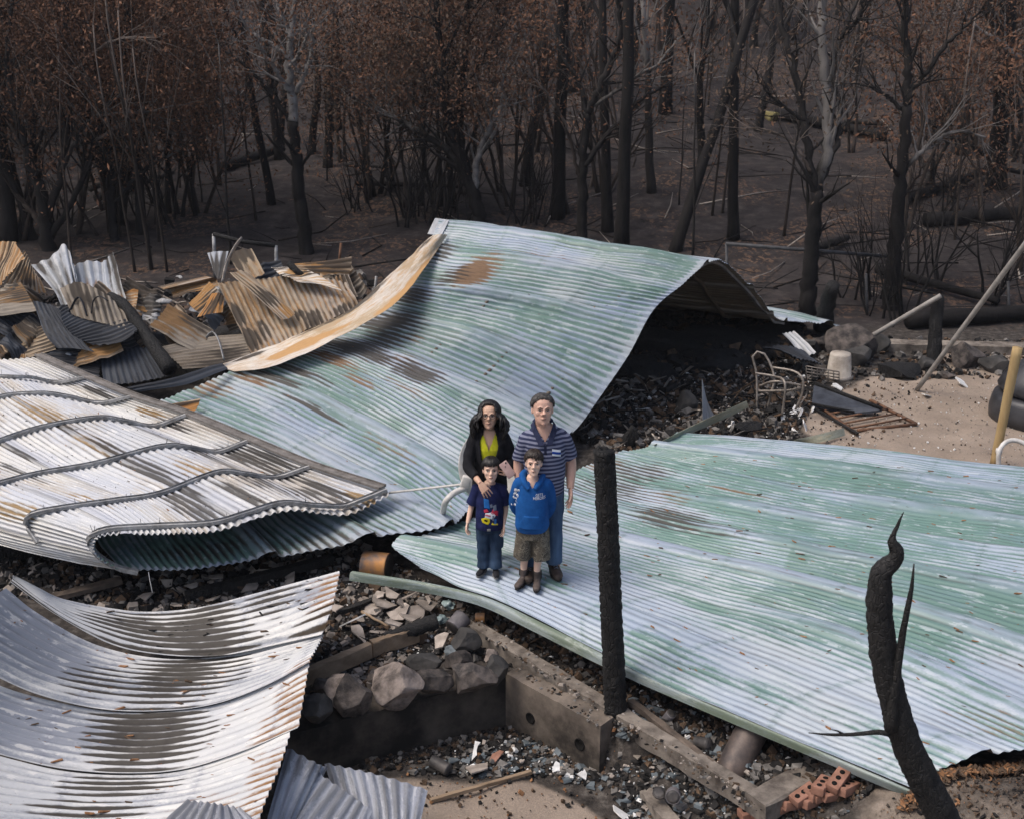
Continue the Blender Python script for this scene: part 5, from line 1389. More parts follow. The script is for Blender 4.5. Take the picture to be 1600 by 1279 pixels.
co, po = remesh(mb, 'jeans', .008, 3, .010, 14, 6); mesh_obj('jeans', co, po, C_JEAN, P.root)
for fx, fy in ft: shoe(P, 'boot', Vector((fx, fy + .05, 0)), (fx * 1.1, -1), .30, L_BROWN, L_SOLE, .17, 1.08, laces=True)
finish(P, R(6), .95, .94, .96)

# ---------------- woman
f = on_flat(766, 880); f.y += .10; f.z = flat_top(f.x, f.y)
P = make_person('woman with glasses, black jacket and lime blouse holding a small boy', f, 1.58, .238, S_WOM, H_BLACK, nose=1.0, eye=.95, brow_t=.005, frown=.0, face_w=1.04, neck_r=.047, hx=.0, hy=-.03, tilt=R(12), turn=R(0))
mb = MB()
loft(mb, [(0, 0, .76, .14, .10), (0, 0, .92, .14, .105), (0, 0, 1.08, .14, .10), (0, .005, 1.2, .145, .09), (0, .012, 1.28, .12, .075), (0, .012, 1.325, .07, .06)], 24)
build_head(mb, P)
aR = [(-.165, .0, 1.235), (-.215, -.15, 1.02), (-.065, -.40, .935)]           # round the small boy
aL = [(.165, .0, 1.235), (.225, .02, 1.00), (.185, -.20, .965)]                # bent, holding a phone
for a in (aR, aL): limb(mb, a, [.048, .044, .040, .038, .033, .025])
for sx in (-1, 1): limb(mb, [(sx * .085, 0, .80), (sx * .09, 0, .44), (sx * .08, .03, .05)], [.075, .055, .034])
hand(mb, aR[2], (.62, -.28, -.72), (-.15, .9, -.45), (.7, 0, .7), .168, .30, 1.3)
hand(mb, aL[2], (-.1, -.75, .55), (-.75, -.1, .25), (0, .2, 1), .165, .75)
co, po = remesh(mb, 'body', .0045, 2)
mesh_obj('body', co, po, P.skin, P.root); bb = bvh_of(co, po)
face_parts(P, bb)
mb = MB(); hair_cap(mb, P, .010, .014)
def fw(th, r):
    a = abs(th)
    if a < .88: return (R(36 + 10 * a), 0, 0)
    if a < 1.15: return (R(86), .12 + r.uniform(0, .06), .050)
    return (R(90 + 3 * a), .17 + r.uniform(-.03, .07), .058 + r.uniform(0, .022))
strands(mb, P, fw, 430, .0075, 8, .5, .015)
mb.build('hair', P.hair, P.root)
s = P.hh / .232; H = P.hh
gl = MB()                                                       # spectacles
T = lambda x, y, z: P.HM @ Vector((x * s, y * s, z * H))
for sx in (-1, 1):
    ring = [T(sx * .0325 + .0245 * math.cos(a), -.104, .500 + .085 * math.sin(a)) for a in np.linspace(0, 2 * math.pi, 19)]
    gl.tube(ring, .0026, 6)
    gl.tube([T(sx * .057, -.104, .52), T(sx * .070, -.088, .52), T(sx * .078, .0, .50)], .0026, 6)
gl.tube([T(-.009, -.104, .515), T(0, -.108, .525), T(.009, -.104, .515)], .0028, 6)
gl.build('glasses', M_FRAME, P.root)
mb = MB()
loft(mb, [(0, 0, .80, .155, .115), (0, 0, 1.0, .150, .118), (0, -.004, 1.15, .155, .118), (0, .004, 1.24, .15, .095), (0, .012, 1.31, .09, .072)], 24)
co, po = remesh(mb, 'blouse', .008, 3, .003, 18, 4); sb = bvh_of(co, po); co, po = cut_open(co, po, lambda x, y, z: (y < .03) & (z > 1.14) & (np.abs(x) < (z - 1.14) * .42 + .003))
mesh_obj('blouse', co, po, C_LIME, P.root)
mb = MB()                                                       # open jacket: two fronts, back and sleeves
def arc_shell(rings, a0, a1, k=26):
    V = []; n = len(rings)
    for cx, cy, z, rx, ry in rings:
        for sc in (1.0, .90):
            for j in range(k):
                a = a0(z) + (a1(z) - a0(z)) * j / (k - 1)
                V.append((cx + rx * sc * math.sin(a), cy - ry * sc * math.cos(a), z))
    F = []
    for i in range(n - 1):
        for j in range(k - 1):
            a = i * 2 * k + j; F.append((a, a + 1, a + 1 + 2 * k, a + 2 * k)); F.append((a + k, a + k + 2 * k, a + 1 + k + 2 * k, a + 1 + k))
        a = i * 2 * k; F.append((a, a + 2 * k, a + 3 * k, a + k)); b = a + k - 1; F.append((b, b + k, b + 3 * k, b + 2 * k))
    for i in (0, n - 1):
        for j in range(k - 1):
            a = i * 2 * k + j; F.append((a, a + k, a + k + 1, a + 1) if i == 0 else (a, a + 1, a + k + 1, a + k))
    mb.add(V, F)
g0 = lambda z: R(13 + 22 * max(0, min(1, (z - .85) / .40)))
arc_shell([(0, .0, .72, .188, .152), (0, .0, .85, .185, .15), (0, 0, 1.0, .182, .148), (0, -.002, 1.12, .186, .146), (0, .004, 1.21, .186, .128), (0, .01, 1.27, .150, .105), (0, .014, 1.325, .095, .085), (0, .02, 1.355, .082, .080)], g0, lambda z: 2 * math.pi - g0(z))
for a, ee in ((aR, .80), (aL, .86)):
    e1 = Vector(a[1]).lerp(Vector(a[2]), ee - .12)
    limb(mb, [(a[0][0] * .72, .01, 1.26), a[0], a[1], e1], [.062, .070, .066, .062, .056, .050], 18)
co, po = remesh(mb, 'jacket', .0085, 3, .011, 14, 9); mesh_obj('jacket', co, po, C_JACK, P.root)
mb = MB(); loft(mb, [(0, 0, .68, .14, .11), (0, 0, .80, .155, .12), (0, 0, .88, .145, .115)], 24)
ft = [(-.085, -.02), (.075, .03)]
for sx, (fx, fy) in zip((-1, 1), ft): limb(mb, [(sx * .078, 0, .78), (fx, 0, .42), (fx, fy + .03, .07)], [.092, .080, .066, .062, .064])
co, po = remesh(mb, 'jeans', .008, 3, .009, 14, 2); mesh_obj('jeans', co, po, C_JEAND, P.root)
for fx, fy in ft: shoe(P, 'shoe', Vector((fx, fy + .04, 0)), (fx, -1), .235, L_BLACK, L_SOLEG, .09)
# phone held in the left hand: a thing of its own
finish(P, R(-3), .93, .89, .92)
ph = thing('phone', 'phone in a dusky pink case held up in the hand of the woman', 'phone', P.foot + Vector((.158, -.325, .985)))
m2 = MB(); Rm = (Matrix.Rotation(R(-38), 3, 'Y') @ Matrix.Rotation(R(-20), 3, 'X') @ Matrix.Rotation(R(10), 3, 'Z'))
m2.box(ph.location, (.078, .012, .150), Rm, .0055)
m2.build('case', M_PHONE, ph)
m3 = MB(); m3.lathe([(.0075, -.002), (.0075, .002)], ph.location + Rm @ Vector((.022, -.0075, .055)), 14, Rm @ Matrix.Rotation(R(90), 3, 'X')); m3.build('camera_lens', E_DARK, ph)
m3 = MB(); m3.lathe([(.0055, -.002), (.0055, .002)], ph.location + Rm @ Vector((0, -.0075, .03)), 14, Rm @ Matrix.Rotation(R(90), 3, 'X')); m3.build('badge', M_FRAME, ph)

# ---------------- small boy
f = on_flat(766, 893); f.z = flat_top(f.x, f.y)
P = make_person('small boy in a dark blue printed tee shirt and jeans held by the woman', f, 1.16, .216, S_BOY, H_BLACK, child=True, nose=.85, brow=.8, eye=1.15, brow_t=.0045, frown=.0, face_w=.99, neck_r=.037, hx=.012, hy=-.03, tilt=R(10))
mb = MB()
loft(mb, [(0, 0, .53, .105, .078), (0, 0, .66, .105, .082), (0, 0, .78, .108, .078), (0, .008, .86, .11, .066), (0, .01, .905, .065, .05), (0, .01, .93, .045, .042)], 24)
build_head(mb, P)
aR = [(-.120, .005, .855), (-.175, .03, .68), (-.215, -.045, .535)]; aL = [(.120, .005, .855), (.155, .03, .67), (.130, -.05, .52)]
for a in (aR, aL): limb(mb, a, [.036, .034, .030, .028, .025, .020])
for sx in (-1, 1): limb(mb, [(sx * .06, 0, .55), (sx * .06, 0, .30), (sx * .06, .02, .04)], [.05, .042, .03])
hand(mb, aR[2], (-.15, -.25, -1), (1, -.35, 0), (0, -1, 0), .128, .55, 1.4); hand(mb, aL[2], (-.05, -.2, -1), (-1, -.4, 0), (0, -1, 0), .128, .35, 1.4)
co, po = remesh(mb, 'body', .0042, 2)
mesh_obj('body', co, po, P.skin, P.root); bb = bvh_of(co, po)
face_parts(P, bb)
mb = MB(); hair_cap(mb, P, .009, .008)
def fb(th, r):
    a = abs(th)
    if a < .95: return (R(74) + r.uniform(-.05, .05), 0)
    if a < 1.25: return (R(86), 0)
    return (R(94 + 8 * (a - 1.2)), 0)
strands(mb, P, fb, 260, .007, 15, .08, .008)
mb.build('hair', P.hair, P.root)
mb = MB()
loft(mb, [(0, -.002, .475, .142, .112), (0, -.004, .60, .138, .112), (0, 0, .75, .135, .100), (0, .006, .85, .128, .082), (0, .01, .90, .078, .060), (0, .01, .915, .060, .052)], 24, None, 2.2)
for a, sx in ((aR, -1), (aL, 1)):
    e = Vector(a[0]).lerp(Vector(a[1]), .86)
    mb.tube([Vector((sx * .08, .01, .86)), Vector(a[0]), Vector(a[0]).lerp(Vector(a[1]), .5), e], [.048, .056, .058, .063], 16)
co, po = remesh(mb, 'tee_shirt', .007, 3, .008, 18, 3); mesh_obj('tee_shirt', co, po, C_TEE, P.root); sb = bvh_of(co, po)
decal('shirt_print', P, sb, [[(-.075, .565), (-.02, .548), (.0, .575), (-.005, .61), (-.05, .618), (-.085, .60)]], PRINT['yellow'], .003, sub=3)
for nm, pl, mt in (('shirt_print', [[(-.05, .62), (.03, .60), (.055, .64), (.02, .67), (-.045, .66)]], 'white'), ('shirt_print', [[(.005, .66), (.075, .63), (.08, .675), (.03, .70)], [(-.055, .665), (-.01, .675), (-.03, .70), (-.06, .69)]], 'red'),
                   ('shirt_print', [[(-.055, .71), (.0, .70), (-.01, .79), (-.06, .80)], [(.04, .55), (.06, .55), (.062, .60), (.042, .60)]], 'blue'), ('shirt_print', [[(.035, .68), (.065, .69), (.06, .74), (.03, .73)], [(.005, .71), (.028, .72), (.02, .75), (.0, .74)], [(.02, .585), (.038, .585), (.04, .64), (.022, .64)]], 'grey'),
                   ('shirt_print', [[(.012, .548), (.075, .540), (.075, .553), (.030, .558), (.022, .570)]], 'yellow'), ('shirt_print', [[(-.06, .585), (-.03, .575), (-.02, .59), (-.05, .602)]], 'black'), ('shirt_print', [[(-.05, .64), (.0, .625), (.01, .64), (-.04, .655)]], 'pink')):
    decal(nm, P, sb, pl, PRINT[mt], .0045 if mt in ('grey', 'pink', 'black') else .003, sub=3)
mb = MB(); loft(mb, [(0, 0, .44, .118, .09), (0, 0, .50, .132, .100), (0, 0, .545, .130, .098)], 24)
ft = [(-.062, -.035), (.052, -.06)]
for sx, (fx, fy) in zip((-1, 1), ft): limb(mb, [(sx * .062, 0, .50), (fx, -.005, .28), (fx, fy + .03, .06)], [.078, .070, .060, .062, .068])
co, po = remesh(mb, 'jeans', .007, 3, .009, 18, 7); mesh_obj('jeans', co, po, C_JEAND, P.root); jb = bvh_of(co, po)
mb = MB(); loft(mb, [(0, -.002, .478, .139, .109), (0, -.002, .508, .139, .109)], 30); mb.build('belt', L_SOLE, P.root)
mb = MB(); mb.box((-.012, -.114, .493), (.034, .010, .026), None, .003); mb.build('buckle', M_PURLIN, P.root)
for (fx, fy), dx in zip(ft, (-.55, .06)): shoe(P, 'sneaker', Vector((fx, fy + .035, 0)), (dx, -1), .185, L_BLACK, L_SOLEG, .10, 1.05)
finish(P, R(2), .945, .96, .97)

# ---------------- boy in the blue hoodie
f = on_flat(831, 915); f.z = flat_top(f.x, f.y)
P = make_person('boy in a royal blue hoodie, camouflage shorts and brown boots', f, 1.35, .222, S_BOY, H_BROWN, child=True, nose=.9, brow=.9, eye=1.0, brow_t=.005, frown=.004, face_w=.96, neck_r=.040, hx=.012, hy=-.03, tilt=R(9), turn=R(3))
mb = MB()
loft(mb, [(0, 0, .62, .11, .08), (0, 0, .80, .115, .085), (0, 0, .95, .12, .08), (0, .008, 1.03, .12, .068), (0, .01, 1.08, .07, .052), (0, .01, 1.11, .048, .045)], 24)
build_head(mb, P)
aR = [(-.145, .01, 1.02), (-.195, .07, .80), (-.130, .13, .66)]; aL = [(.145, .01, 1.02), (.195, .08, .80), (.130, .14, .64)]
for a in (aR, aL): limb(mb, a, [.040, .038, .034, .030, .027, .022])
ft = [(-.085, -.015), (.055, -.04)]
for sx, (fx, fy) in zip((-1, 1), ft): limb(mb, [(sx * .07, 0, .66), (sx * .072, 0, .36), (fx, fy + .035, .20), (fx, fy + .035, .06)], [.065, .055, .048, .046, .036, .034])
hand(mb, aR[2], (.5, .2, -.8), (.3, 1, 0), (0, 1, 0), .145, .4, 1.3); hand(mb, aL[2], (-.5, .2, -.8), (-.3, 1, 0), (0, 1, 0), .145, .4, 1.3)
co, po = remesh(mb, 'body', .0045, 2)
mesh_obj('body', co, po, P.skin, P.root); bb = bvh_of(co, po)
face_parts(P, bb)
mb = MB(); hair_cap(mb, P, .007, .008)
def fh(th, r):
    a = abs(th)
    if a < .9: return (R(62 + (14 if th > .15 else 3)) + r.uniform(-.12, .12), 0)
    if a < 1.25: return (R(80), 0)
    return (R(92 + 8 * (a - 1.2)), 0)
strands(mb, P, fh, 280, .0068, 25, .22, .008)
mb.build('hair', P.hair, P.root)
mb = MB()
loft(mb, [(0, 0, .575, .160, .118), (0, -.004, .62, .178, .132), (0, -.006, .75, .176, .132), (0, 0, .90, .168, .120), (0, .006, 1.01, .155, .098), (0, .012, 1.068, .100, .078)], 26, None, 2.2)
for a, sx in ((aR, -1), (aL, 1)): limb(mb, [(sx * .09, .012, 1.03), a[0], a[1], a[2]], [.055, .066, .062, .060, .056, .048], 18)
# hood lying round the neck
limb(mb, [(-.030, -.098, 1.015), (-.085, -.055, 1.07), (-.095, .03, 1.105), (-.06, .10, 1.095), (0, .125, 1.08), (.06, .10, 1.095), (.095, .03, 1.105), (.085, -.055, 1.07), (.030, -.098, 1.015)], [.022, .030, .034, .044, .052, .044, .034, .030, .022], 30)
co, po = remesh(mb, 'hoodie', .0075, 3, .009, 13, 12); sb = bvh_of(co, po); co, po = cut_open(co, po, lambda x, y, z: (y < .02) & (z > 1.012) & (np.abs(x - .003) < (z - 1.012) * .60 + .003))
mesh_obj('hoodie', co, po, C_HOOD, P.root)
decal('kangaroo_pocket', P, sb, [[(-.075, .765), (.075, .765), (.128, .68), (.128, .625), (-.128, .625), (-.128, .68)]], C_HOOD, .005, sub=3)
def text_polys(txt, size):
    cu = bpy.data.curves.new('t', 'FONT'); cu.body = txt; cu.size = size; cu.align_x = 'CENTER'; cu.resolution_u = 2
    o = bpy.data.objects.new('t', cu); SC.collection.objects.link(o)
    me = bpy.data.meshes.new_from_object(o.evaluated_get(bpy.context.evaluated_depsgraph_get()))
    pl = [[(me.vertices[i].co.x, me.vertices[i].co.y) for i in p.vertices] for p in me.polygons]
    bpy.data.objects.remove(o); bpy.data.curves.remove(cu); bpy.data.meshes.remove(me); return pl
for txt, sz, zz in (('GETS', .034, .950), ('HEROES', .036, .921)):
    decal('chest_lettering', P, sb, [[(x + .078, z + zz) for x, z in pl] for pl in text_polys(txt, sz)], PRINT['white'], .0035)
# white pattern down the right sleeve
r_ = random.Random(4); pl = []
for i in range(34):
    t = r_.random(); c = Vector(aR[0]).lerp(Vector(aR[1]), .12 + t * .85); pl.append(ell(c.x - .004 + r_.uniform(-.030, .022), c.z, r_.uniform(.004, .008), r_.uniform(.006, .013), 7, r_.uniform(-1, 1)))
decal('sleeve_print', P, sb, pl, PRINT['white'], .0012)
mb = MB(); loft(mb, [(0, 0, .50, .142, .105), (0, 0, .60, .150, .112), (0, 0, .66, .145, .11)], 24)
for sx, (fx, fy) in zip((-1, 1), ft): limb(mb, [(sx * .080, 0, .58), (sx * .092, -.004, .42), (sx * .098, -.006, .285)], [.092, .092, .094, .098])
co, po = remesh(mb, 'shorts', .0075, 3, .010, 15, 3); mesh_obj('shorts', co, po, C_CAMO, P.root)
for (fx, fy), dx in zip(ft, (-.5, .0)): shoe(P, 'ankle_boot', Vector((fx, fy + .04, 0)), (dx, -1), .225, L_BOOT, L_SOLE, .155, 1.05, elastic=L_SOLE)
finish(P, R(-4), .935, .86, .90)

# ---------------- satellite dish behind the woman
dc = at(777, 727, 1.32); dc = Vector((dc.x, dc.y + .0, dc.z))
dish_o = aty(763, 728, P.foot.y + 1.05)
dish = thing('satellite_dish', 'white satellite dish with bent mounting arm propped on the roof behind the woman', 'satellite dish', dish_o)
nrm = (Vector((0, 0, CAMZ)) - dish_o).normalized(); nrm = (nrm + Vector((-.12, 0, -.25))).normalized()
Q = nrm.to_track_quat('Z', 'Y').to_matrix()
m2 = MB(); prof = [(.02, -.06), (.10, -.055), (.20, -.038), (.29, -.010), (.325, .005), (.330, .014), (.318, .012), (.285, -.002), (.20, -.030), (.10, -.047), (.02, -.052)]
Sx = Q @ Matrix.Diagonal((.86, 1.12, 1.0)); m2.lathe(prof, dish_o, 40, Sx); m2.build('reflector', M_WHITEPAINT, dish)
m2 = MB(); a0 = aty(728, 762, P.foot.y + 1.0); a1 = aty(712, 768, P.foot.y + .95); a2 = aty(697, 782, P.foot.y + .85); a3 = at(692, 801, .60)
m2.tube([Vector(c) for c in cr1([a0, a1, a2, a3], 16)], .030, 10); m2.build('mounting_arm', M_WHITEPAINT, dish)
m2 = MB(); m2.beam(at(609, 769, .66), aty(730, 755, P.foot.y + 1.0), .03, .018); m2.build('strut', M_WHITEPAINT, dish)
m2 = MB(); m2.box(aty(728, 752, P.foot.y + 1.0), (.09, .06, .12), Matrix.Rotation(.3, 3, 'Y'), .012); m2.build('bracket', M_WHITEPAINT, dish)
# ================================================================== the scrap heap at the left
def scrap(label, rows, mat, seed, name='crumpled_sheet', dent=.03, crumple=.05, pitch=.076, amp=.010, ncol=46, st=(), flip=False, back=None, trap=False, lap=0, **k):
    r_ = random.Random(seed)
    st = list(st) + [('uv', r_.random(), r_.random(), r_.uniform(.12, .5), r_.uniform(.06, .25), r_.choice(['dark', 'dark', 'rust', 'white']), r_.uniform(.6, 1.1)) for _ in range(0 if mat is M_BLACK else 5)]
    o, P_ = sheet(name, rows, [mat, back or mat], None, ncol=ncol, dent=dent, crumple=crumple, pitch=pitch, amp=amp, lap=lap, purl=0, seed=seed, ragged=.10, stains=st, flip=flip, trapezoid=trap, label=label, cat='metal sheet', **k)
    return o
q = lambda px, py, Y: (px, py, None, Y)
M_RUSTD = sheet_mat('dark_brown_burnt_sheet', (.11, .085, .06), (.22, .185, .145), (.14, .13, .12), .42, .66, rust=(.13, .075, .035), rough=.65, spec=.3, streak=.7, bluef=.3, rustbase=.2)
scrap('orange rusted corrugated sheet standing at the left edge of the heap', [[q(-50, 385, 17.6), q(-60, 470, 17.0)], [q(18, 377, 17.4), q(-10, 455, 16.9)], [q(28, 385, 17.2), q(10, 435, 16.9)], [q(41, 406, 17.0), q(22, 425, 16.8)]], M_RUSTY2, 101)
scrap('speckled tan sheet beside the orange rusted one', [[q(38, 394, 17.9), q(-10, 470, 17.3)], [q(48, 410, 17.8), q(40, 460, 17.2)], [q(58, 432, 17.6), q(75, 462, 17.1)]], M_RUST, 102)
scrap('pale grey torn sheet with a sharp upright peak', [[q(50, 416, 17.0), q(85, 455, 16.6), q(96, 478, 16.4)], [q(78, 402, 17.1), q(98, 440, 16.7), q(112, 478, 16.4)], [q(101, 380, 17.2), q(112, 430, 16.8), q(122, 478, 16.4)], [q(114, 412, 17.0), q(122, 450, 16.7), q(130, 482, 16.4)]], M_GREY, 103, ncol=60, pitch=.11, amp=.016)
scrap('broad pale grey sheet standing right of the torn peak', [[q(108, 418, 17.1), q(118, 455, 16.8), q(132, 490, 16.4)], [q(135, 408, 17.2), q(143, 450, 16.9), q(150, 490, 16.4)], [q(162, 412, 17.2), q(166, 450, 16.9), q(172, 490, 16.4)], [q(180, 399, 17.2), q(191, 440, 16.9), q(202, 482, 16.4)]], M_GREY, 104, ncol=60, pitch=.12, amp=.018)
scrap('sooty black sheet over a hollow at the left of the heap', [[q(-40, 455, 16.7), q(36, 438, 16.8)], [q(-40, 478, 16.2), q(50, 460, 16.3)], [q(-40, 500, 16.0), q(62, 484, 16.0)]], M_RUSTD, 105, amp=.006)
scrap('blue black corrugated sheet bent like a leaf across the heap', [[q(90, 483, 16.0), q(96, 476, 16.1)], [q(97, 506, 15.7), q(120, 492, 15.9), q(150, 486, 16.0)], [q(115, 524, 15.5), q(160, 510, 15.7), q(196, 500, 15.8)], [q(140, 538, 15.4), q(180, 532, 15.45), q(216, 513, 15.6)], [q(165, 538, 15.3), q(190, 533, 15.35), q(212, 518, 15.5)]], M_BLACK, 106, dent=.015, crumple=.01, spp=10)
scrap('black sheet hanging below the leaf shaped one', [[q(53, 474, 16.1), q(70, 520, 15.7), q(88, 545, 15.4)], [q(75, 476, 16.1), q(100, 520, 15.6), q(118, 545, 15.4)], [q(92, 484, 16.0), q(125, 530, 15.5), q(150, 552, 15.3)]], M_BLACK, 107, dent=.02, amp=.004)
scrap('black ribbed sheet low in the heap with its ribs lying level', [[q(94, 539, 15.6), q(130, 540, 15.6), q(157, 556, 15.5)], [q(62, 560, 15.4), q(110, 565, 15.4), q(158, 577, 15.3)], [q(42, 590, 15.2), q(100, 594, 15.2), q(158, 602, 15.1)]], M_BLACK, 108, dent=.01, crumple=.01)
scrap('black ribbed sheet low in the heap with its ribs running down', [[q(157, 556, 15.5), q(162, 598, 15.1)], [q(195, 545, 15.6), q(215, 598, 15.1)], [q(230, 540, 15.6), q(262, 592, 15.1)], [q(245, 545, 15.6), q(275, 585, 15.1)]], M_BLACK, 109, dent=.012, crumple=.01)
scrap('tan ribbed sheet poking out at the left below the hollow', [[q(-30, 548, 16.0), q(72, 505, 16.0)], [q(-30, 562, 15.7), q(80, 522, 15.8)], [q(-30, 580, 15.4), q(88, 545, 15.5)]], M_RUST, 110, dent=.015, crumple=.02)
scrap('small tan pointed scrap behind the pale folded roof', [[q(34, 551, 15.5), q(16, 600, 15.1)], [q(40, 553, 15.5), q(48, 600, 15.1)]], M_RUST, 111, ncol=24, amp=.004)
scrap('brown sheet arched over the centre of the heap', [[q(98, 455, 16.2), q(112, 490, 15.9)], [q(125, 444, 16.2), q(140, 500, 15.8)], [q(160, 458, 16.1), q(175, 510, 15.7)], [q(188, 480, 16.0), q(208, 520, 15.6)]], M_RUSTD, 112, dent=.02, pitch=.1)
scrap('dark brown ribbed sheet right of the charred beam', [[q(262, 473, 16.2), q(335, 515, 16.0)], [q(250, 492, 16.0), q(320, 532, 15.8)], [q(236, 510, 15.8), q(300, 545, 15.6)]], M_RUSTD, 113, dent=.02)
scrap('tan folded gutter lying across the top of the heap', [[q(243, 447, 16.9), q(325, 430, 16.9)], [q(255, 452, 16.7), q(333, 433, 16.7)], [q(266, 455, 16.8), q(338, 437, 16.8)], [q(272, 464, 16.6), q(340, 447, 16.6)]], M_RUST, 114, amp=.002, crumple=.015)
scrap('tan bent strip right of the folded gutter', [[q(296, 474, 16.6), q(326, 440, 16.6)], [q(303, 484, 16.4), q(340, 452, 16.4)], [q(312, 492, 16.3), q(352, 468, 16.3)]], M_RUST, 115, amp=.004)
scrap('small bright tan folded plate in the middle of the heap', [[q(308, 490, 16.2), q(326, 462, 16.3)], [q(326, 488, 16.1), q(340, 460, 16.2)], [q(348, 487, 16.1), q(350, 464, 16.2)]], M_RUSTY2, 116, amp=.004, ncol=26)
scrap('rust striped corrugated sheet strapped low at the front of the heap', [[q(255, 540, 15.7), q(320, 526, 15.9), q(392, 520, 15.9)], [q(266, 556, 15.45), q(325, 548, 15.6), q(392, 540, 15.6)], [q(282, 576, 15.15), q(330, 572, 15.25), q(392, 560, 15.3)]], M_RUSTD, 117, dent=.01, crumple=.008, amp=.012)
scrap('large tan ribbed sheet with black soot blotches leaning on the heap', [[q(342, 448, 16.5), q(366, 498, 16.0), q(392, 552, 15.4)], [q(385, 438, 16.6), q(410, 490, 16.1), q(436, 542, 15.5)], [q(440, 430, 16.7), q(462, 475, 16.3), q(482, 520, 15.8)], [q(500, 434, 16.7), q(515, 465, 16.4), q(530, 498, 16.0)], [q(540, 444, 16.7), q(552, 460, 16.4), q(562, 480, 16.2)]], M_RUST, 118, ncol=80, dent=.03, crumple=.07,
      st=[(375, 490, .22, .10, 'dark', 1.3), (385, 520, .2, .12, 'dark', 1.2), (368, 480, .2, .05, 'dark', 1.2), (455, 455, .25, .12, 'white', .5), (410, 500, .1, .05, 'dark', 1.0), (398, 535, .1, .06, 'dark', 1.0)])
scrap('tan flap folded over the large blotched sheet', [[q(358, 424, 16.4), q(400, 462, 16.1), q(442, 502, 15.8)], [q(372, 424, 16.3), q(412, 455, 16.1), q(455, 500, 15.8)], [q(392, 436, 16.4), q(428, 462, 16.2), q(462, 492, 15.9)]], M_RUST, 119, dent=.015, pitch=.05, amp=.006)
scrap('small grey plate sticking up from the top of the heap', [[q(326, 400, 16.9), q(333, 418, 16.8)], [q(342, 397, 16.9), q(340, 432, 16.7)], [q(357, 396, 16.9), q(346, 432, 16.7)]], M_GREY, 120, ncol=24, amp=.004)
scrap('brown upright sheet on top of the heap', [[q(358, 402, 17.0), q(378, 434, 16.6)], [q(375, 390, 17.0), q(398, 432, 16.6)], [q(393, 388, 17.0), q(414, 428, 16.6)]], M_RUST, 121, ncol=30, pitch=.1)
scrap('long tan ribbed sheet pointing right from the heap top', [[q(458, 411, 16.8), q(505, 408, 16.9), q(547, 401, 17.0)], [q(462, 417, 16.7), q(505, 416, 16.8), q(547, 415, 16.9)], [q(470, 422, 16.6), q(505, 426, 16.7), q(545, 430, 16.8)]], M_RUST, 122, dent=.01, crumple=.015)
scrap('crumpled pale sheet beneath the long pointing one', [[q(420, 418, 16.7), q(465, 412, 16.8)], [q(440, 430, 16.5), q(490, 425, 16.6)], [q(470, 438, 16.4), q(530, 452, 16.3)]], M_STRIP, 123, amp=.004, crumple=.09)
scrap('tan sheet dropping at the right end of the heap', [[q(518, 432, 16.8), q(528, 462, 16.5)], [q(545, 432, 16.8), q(560, 466, 16.4)]], M_RUST, 124, ncol=30)
scrap('long blackened strip lying between the heap and the green roof', [[(204, 604, .88), (270, 590, .92), (342, 568, .92)], [(222, 611, .82), (290, 600, .84), (352, 578, .86)]], M_BLACK, 125, amp=.004, crumple=.02, ncol=50)
scrap('small orange rusted scrap lying on the green roof', [[(262, 632, .72), (309, 623, .74)], [(280, 640, .66), (306, 634, .68)], [(292, 649, .63), (300, 645, .64)]], M_RUSTY2, 126, ncol=30, amp=.006, crumple=.03)
for i, (lab, pts_, r_, m_) in enumerate((
    ('thick charred beam slanting down across the scrap heap', [q(172, 462, 16.2), q(195, 478, 16.0), q(222, 515, 15.7), q(266, 578, 15.1)], [.06, .085, .09, .10], M_CHAR),
    ('bent grey strap standing up out of the heap', [q(378, 371, 16.8), q(366, 388, 16.7), q(354, 415, 16.6), q(348, 442, 16.4)], [.02, .028, .03, .03], M_TUBE),
    ('dark curved strap hooped over the blue black sheet', [q(108, 488, 15.9), q(120, 466, 16.0), q(128, 470, 15.9), q(136, 494, 15.7)], [.018] * 4, M_BLACK),
    ('second dark curved strap hooped over the blue black sheet', [q(143, 490, 15.8), q(146, 470, 15.9), q(156, 463, 15.9), q(168, 470, 15.8)], [.018] * 4, M_BLACK),
    ('grey strap bent over the rust striped sheet', [q(322, 528, 15.75), q(332, 519, 15.8), q(342, 532, 15.6), q(350, 562, 15.2)], [.02, .03, .03, .026], M_PURLIN),
    ('charred stick on the crest of the heap', [q(452, 412, 16.7), q(464, 424, 16.6), q(476, 430, 16.6)], [.05, .045, .03], M_CHAR))):
    mb = MB(); mb.tube([Vector(c) for c in cr1([pt(a) for a in pts_], 14)], list(np.interp(np.linspace(0, 1, 14), np.linspace(0, 1, len(r_)), r_)), 9, jit=.1 if m_ is M_CHAR else 0, oval=1 if m_ is M_CHAR else .35)
    tag(mb.build('charred_beam' if m_ is M_CHAR else 'metal_strap', m_, None, True, pt(pts_[0])), lab, 'beam' if m_ is M_CHAR else 'strap')
r8 = random.Random(88)
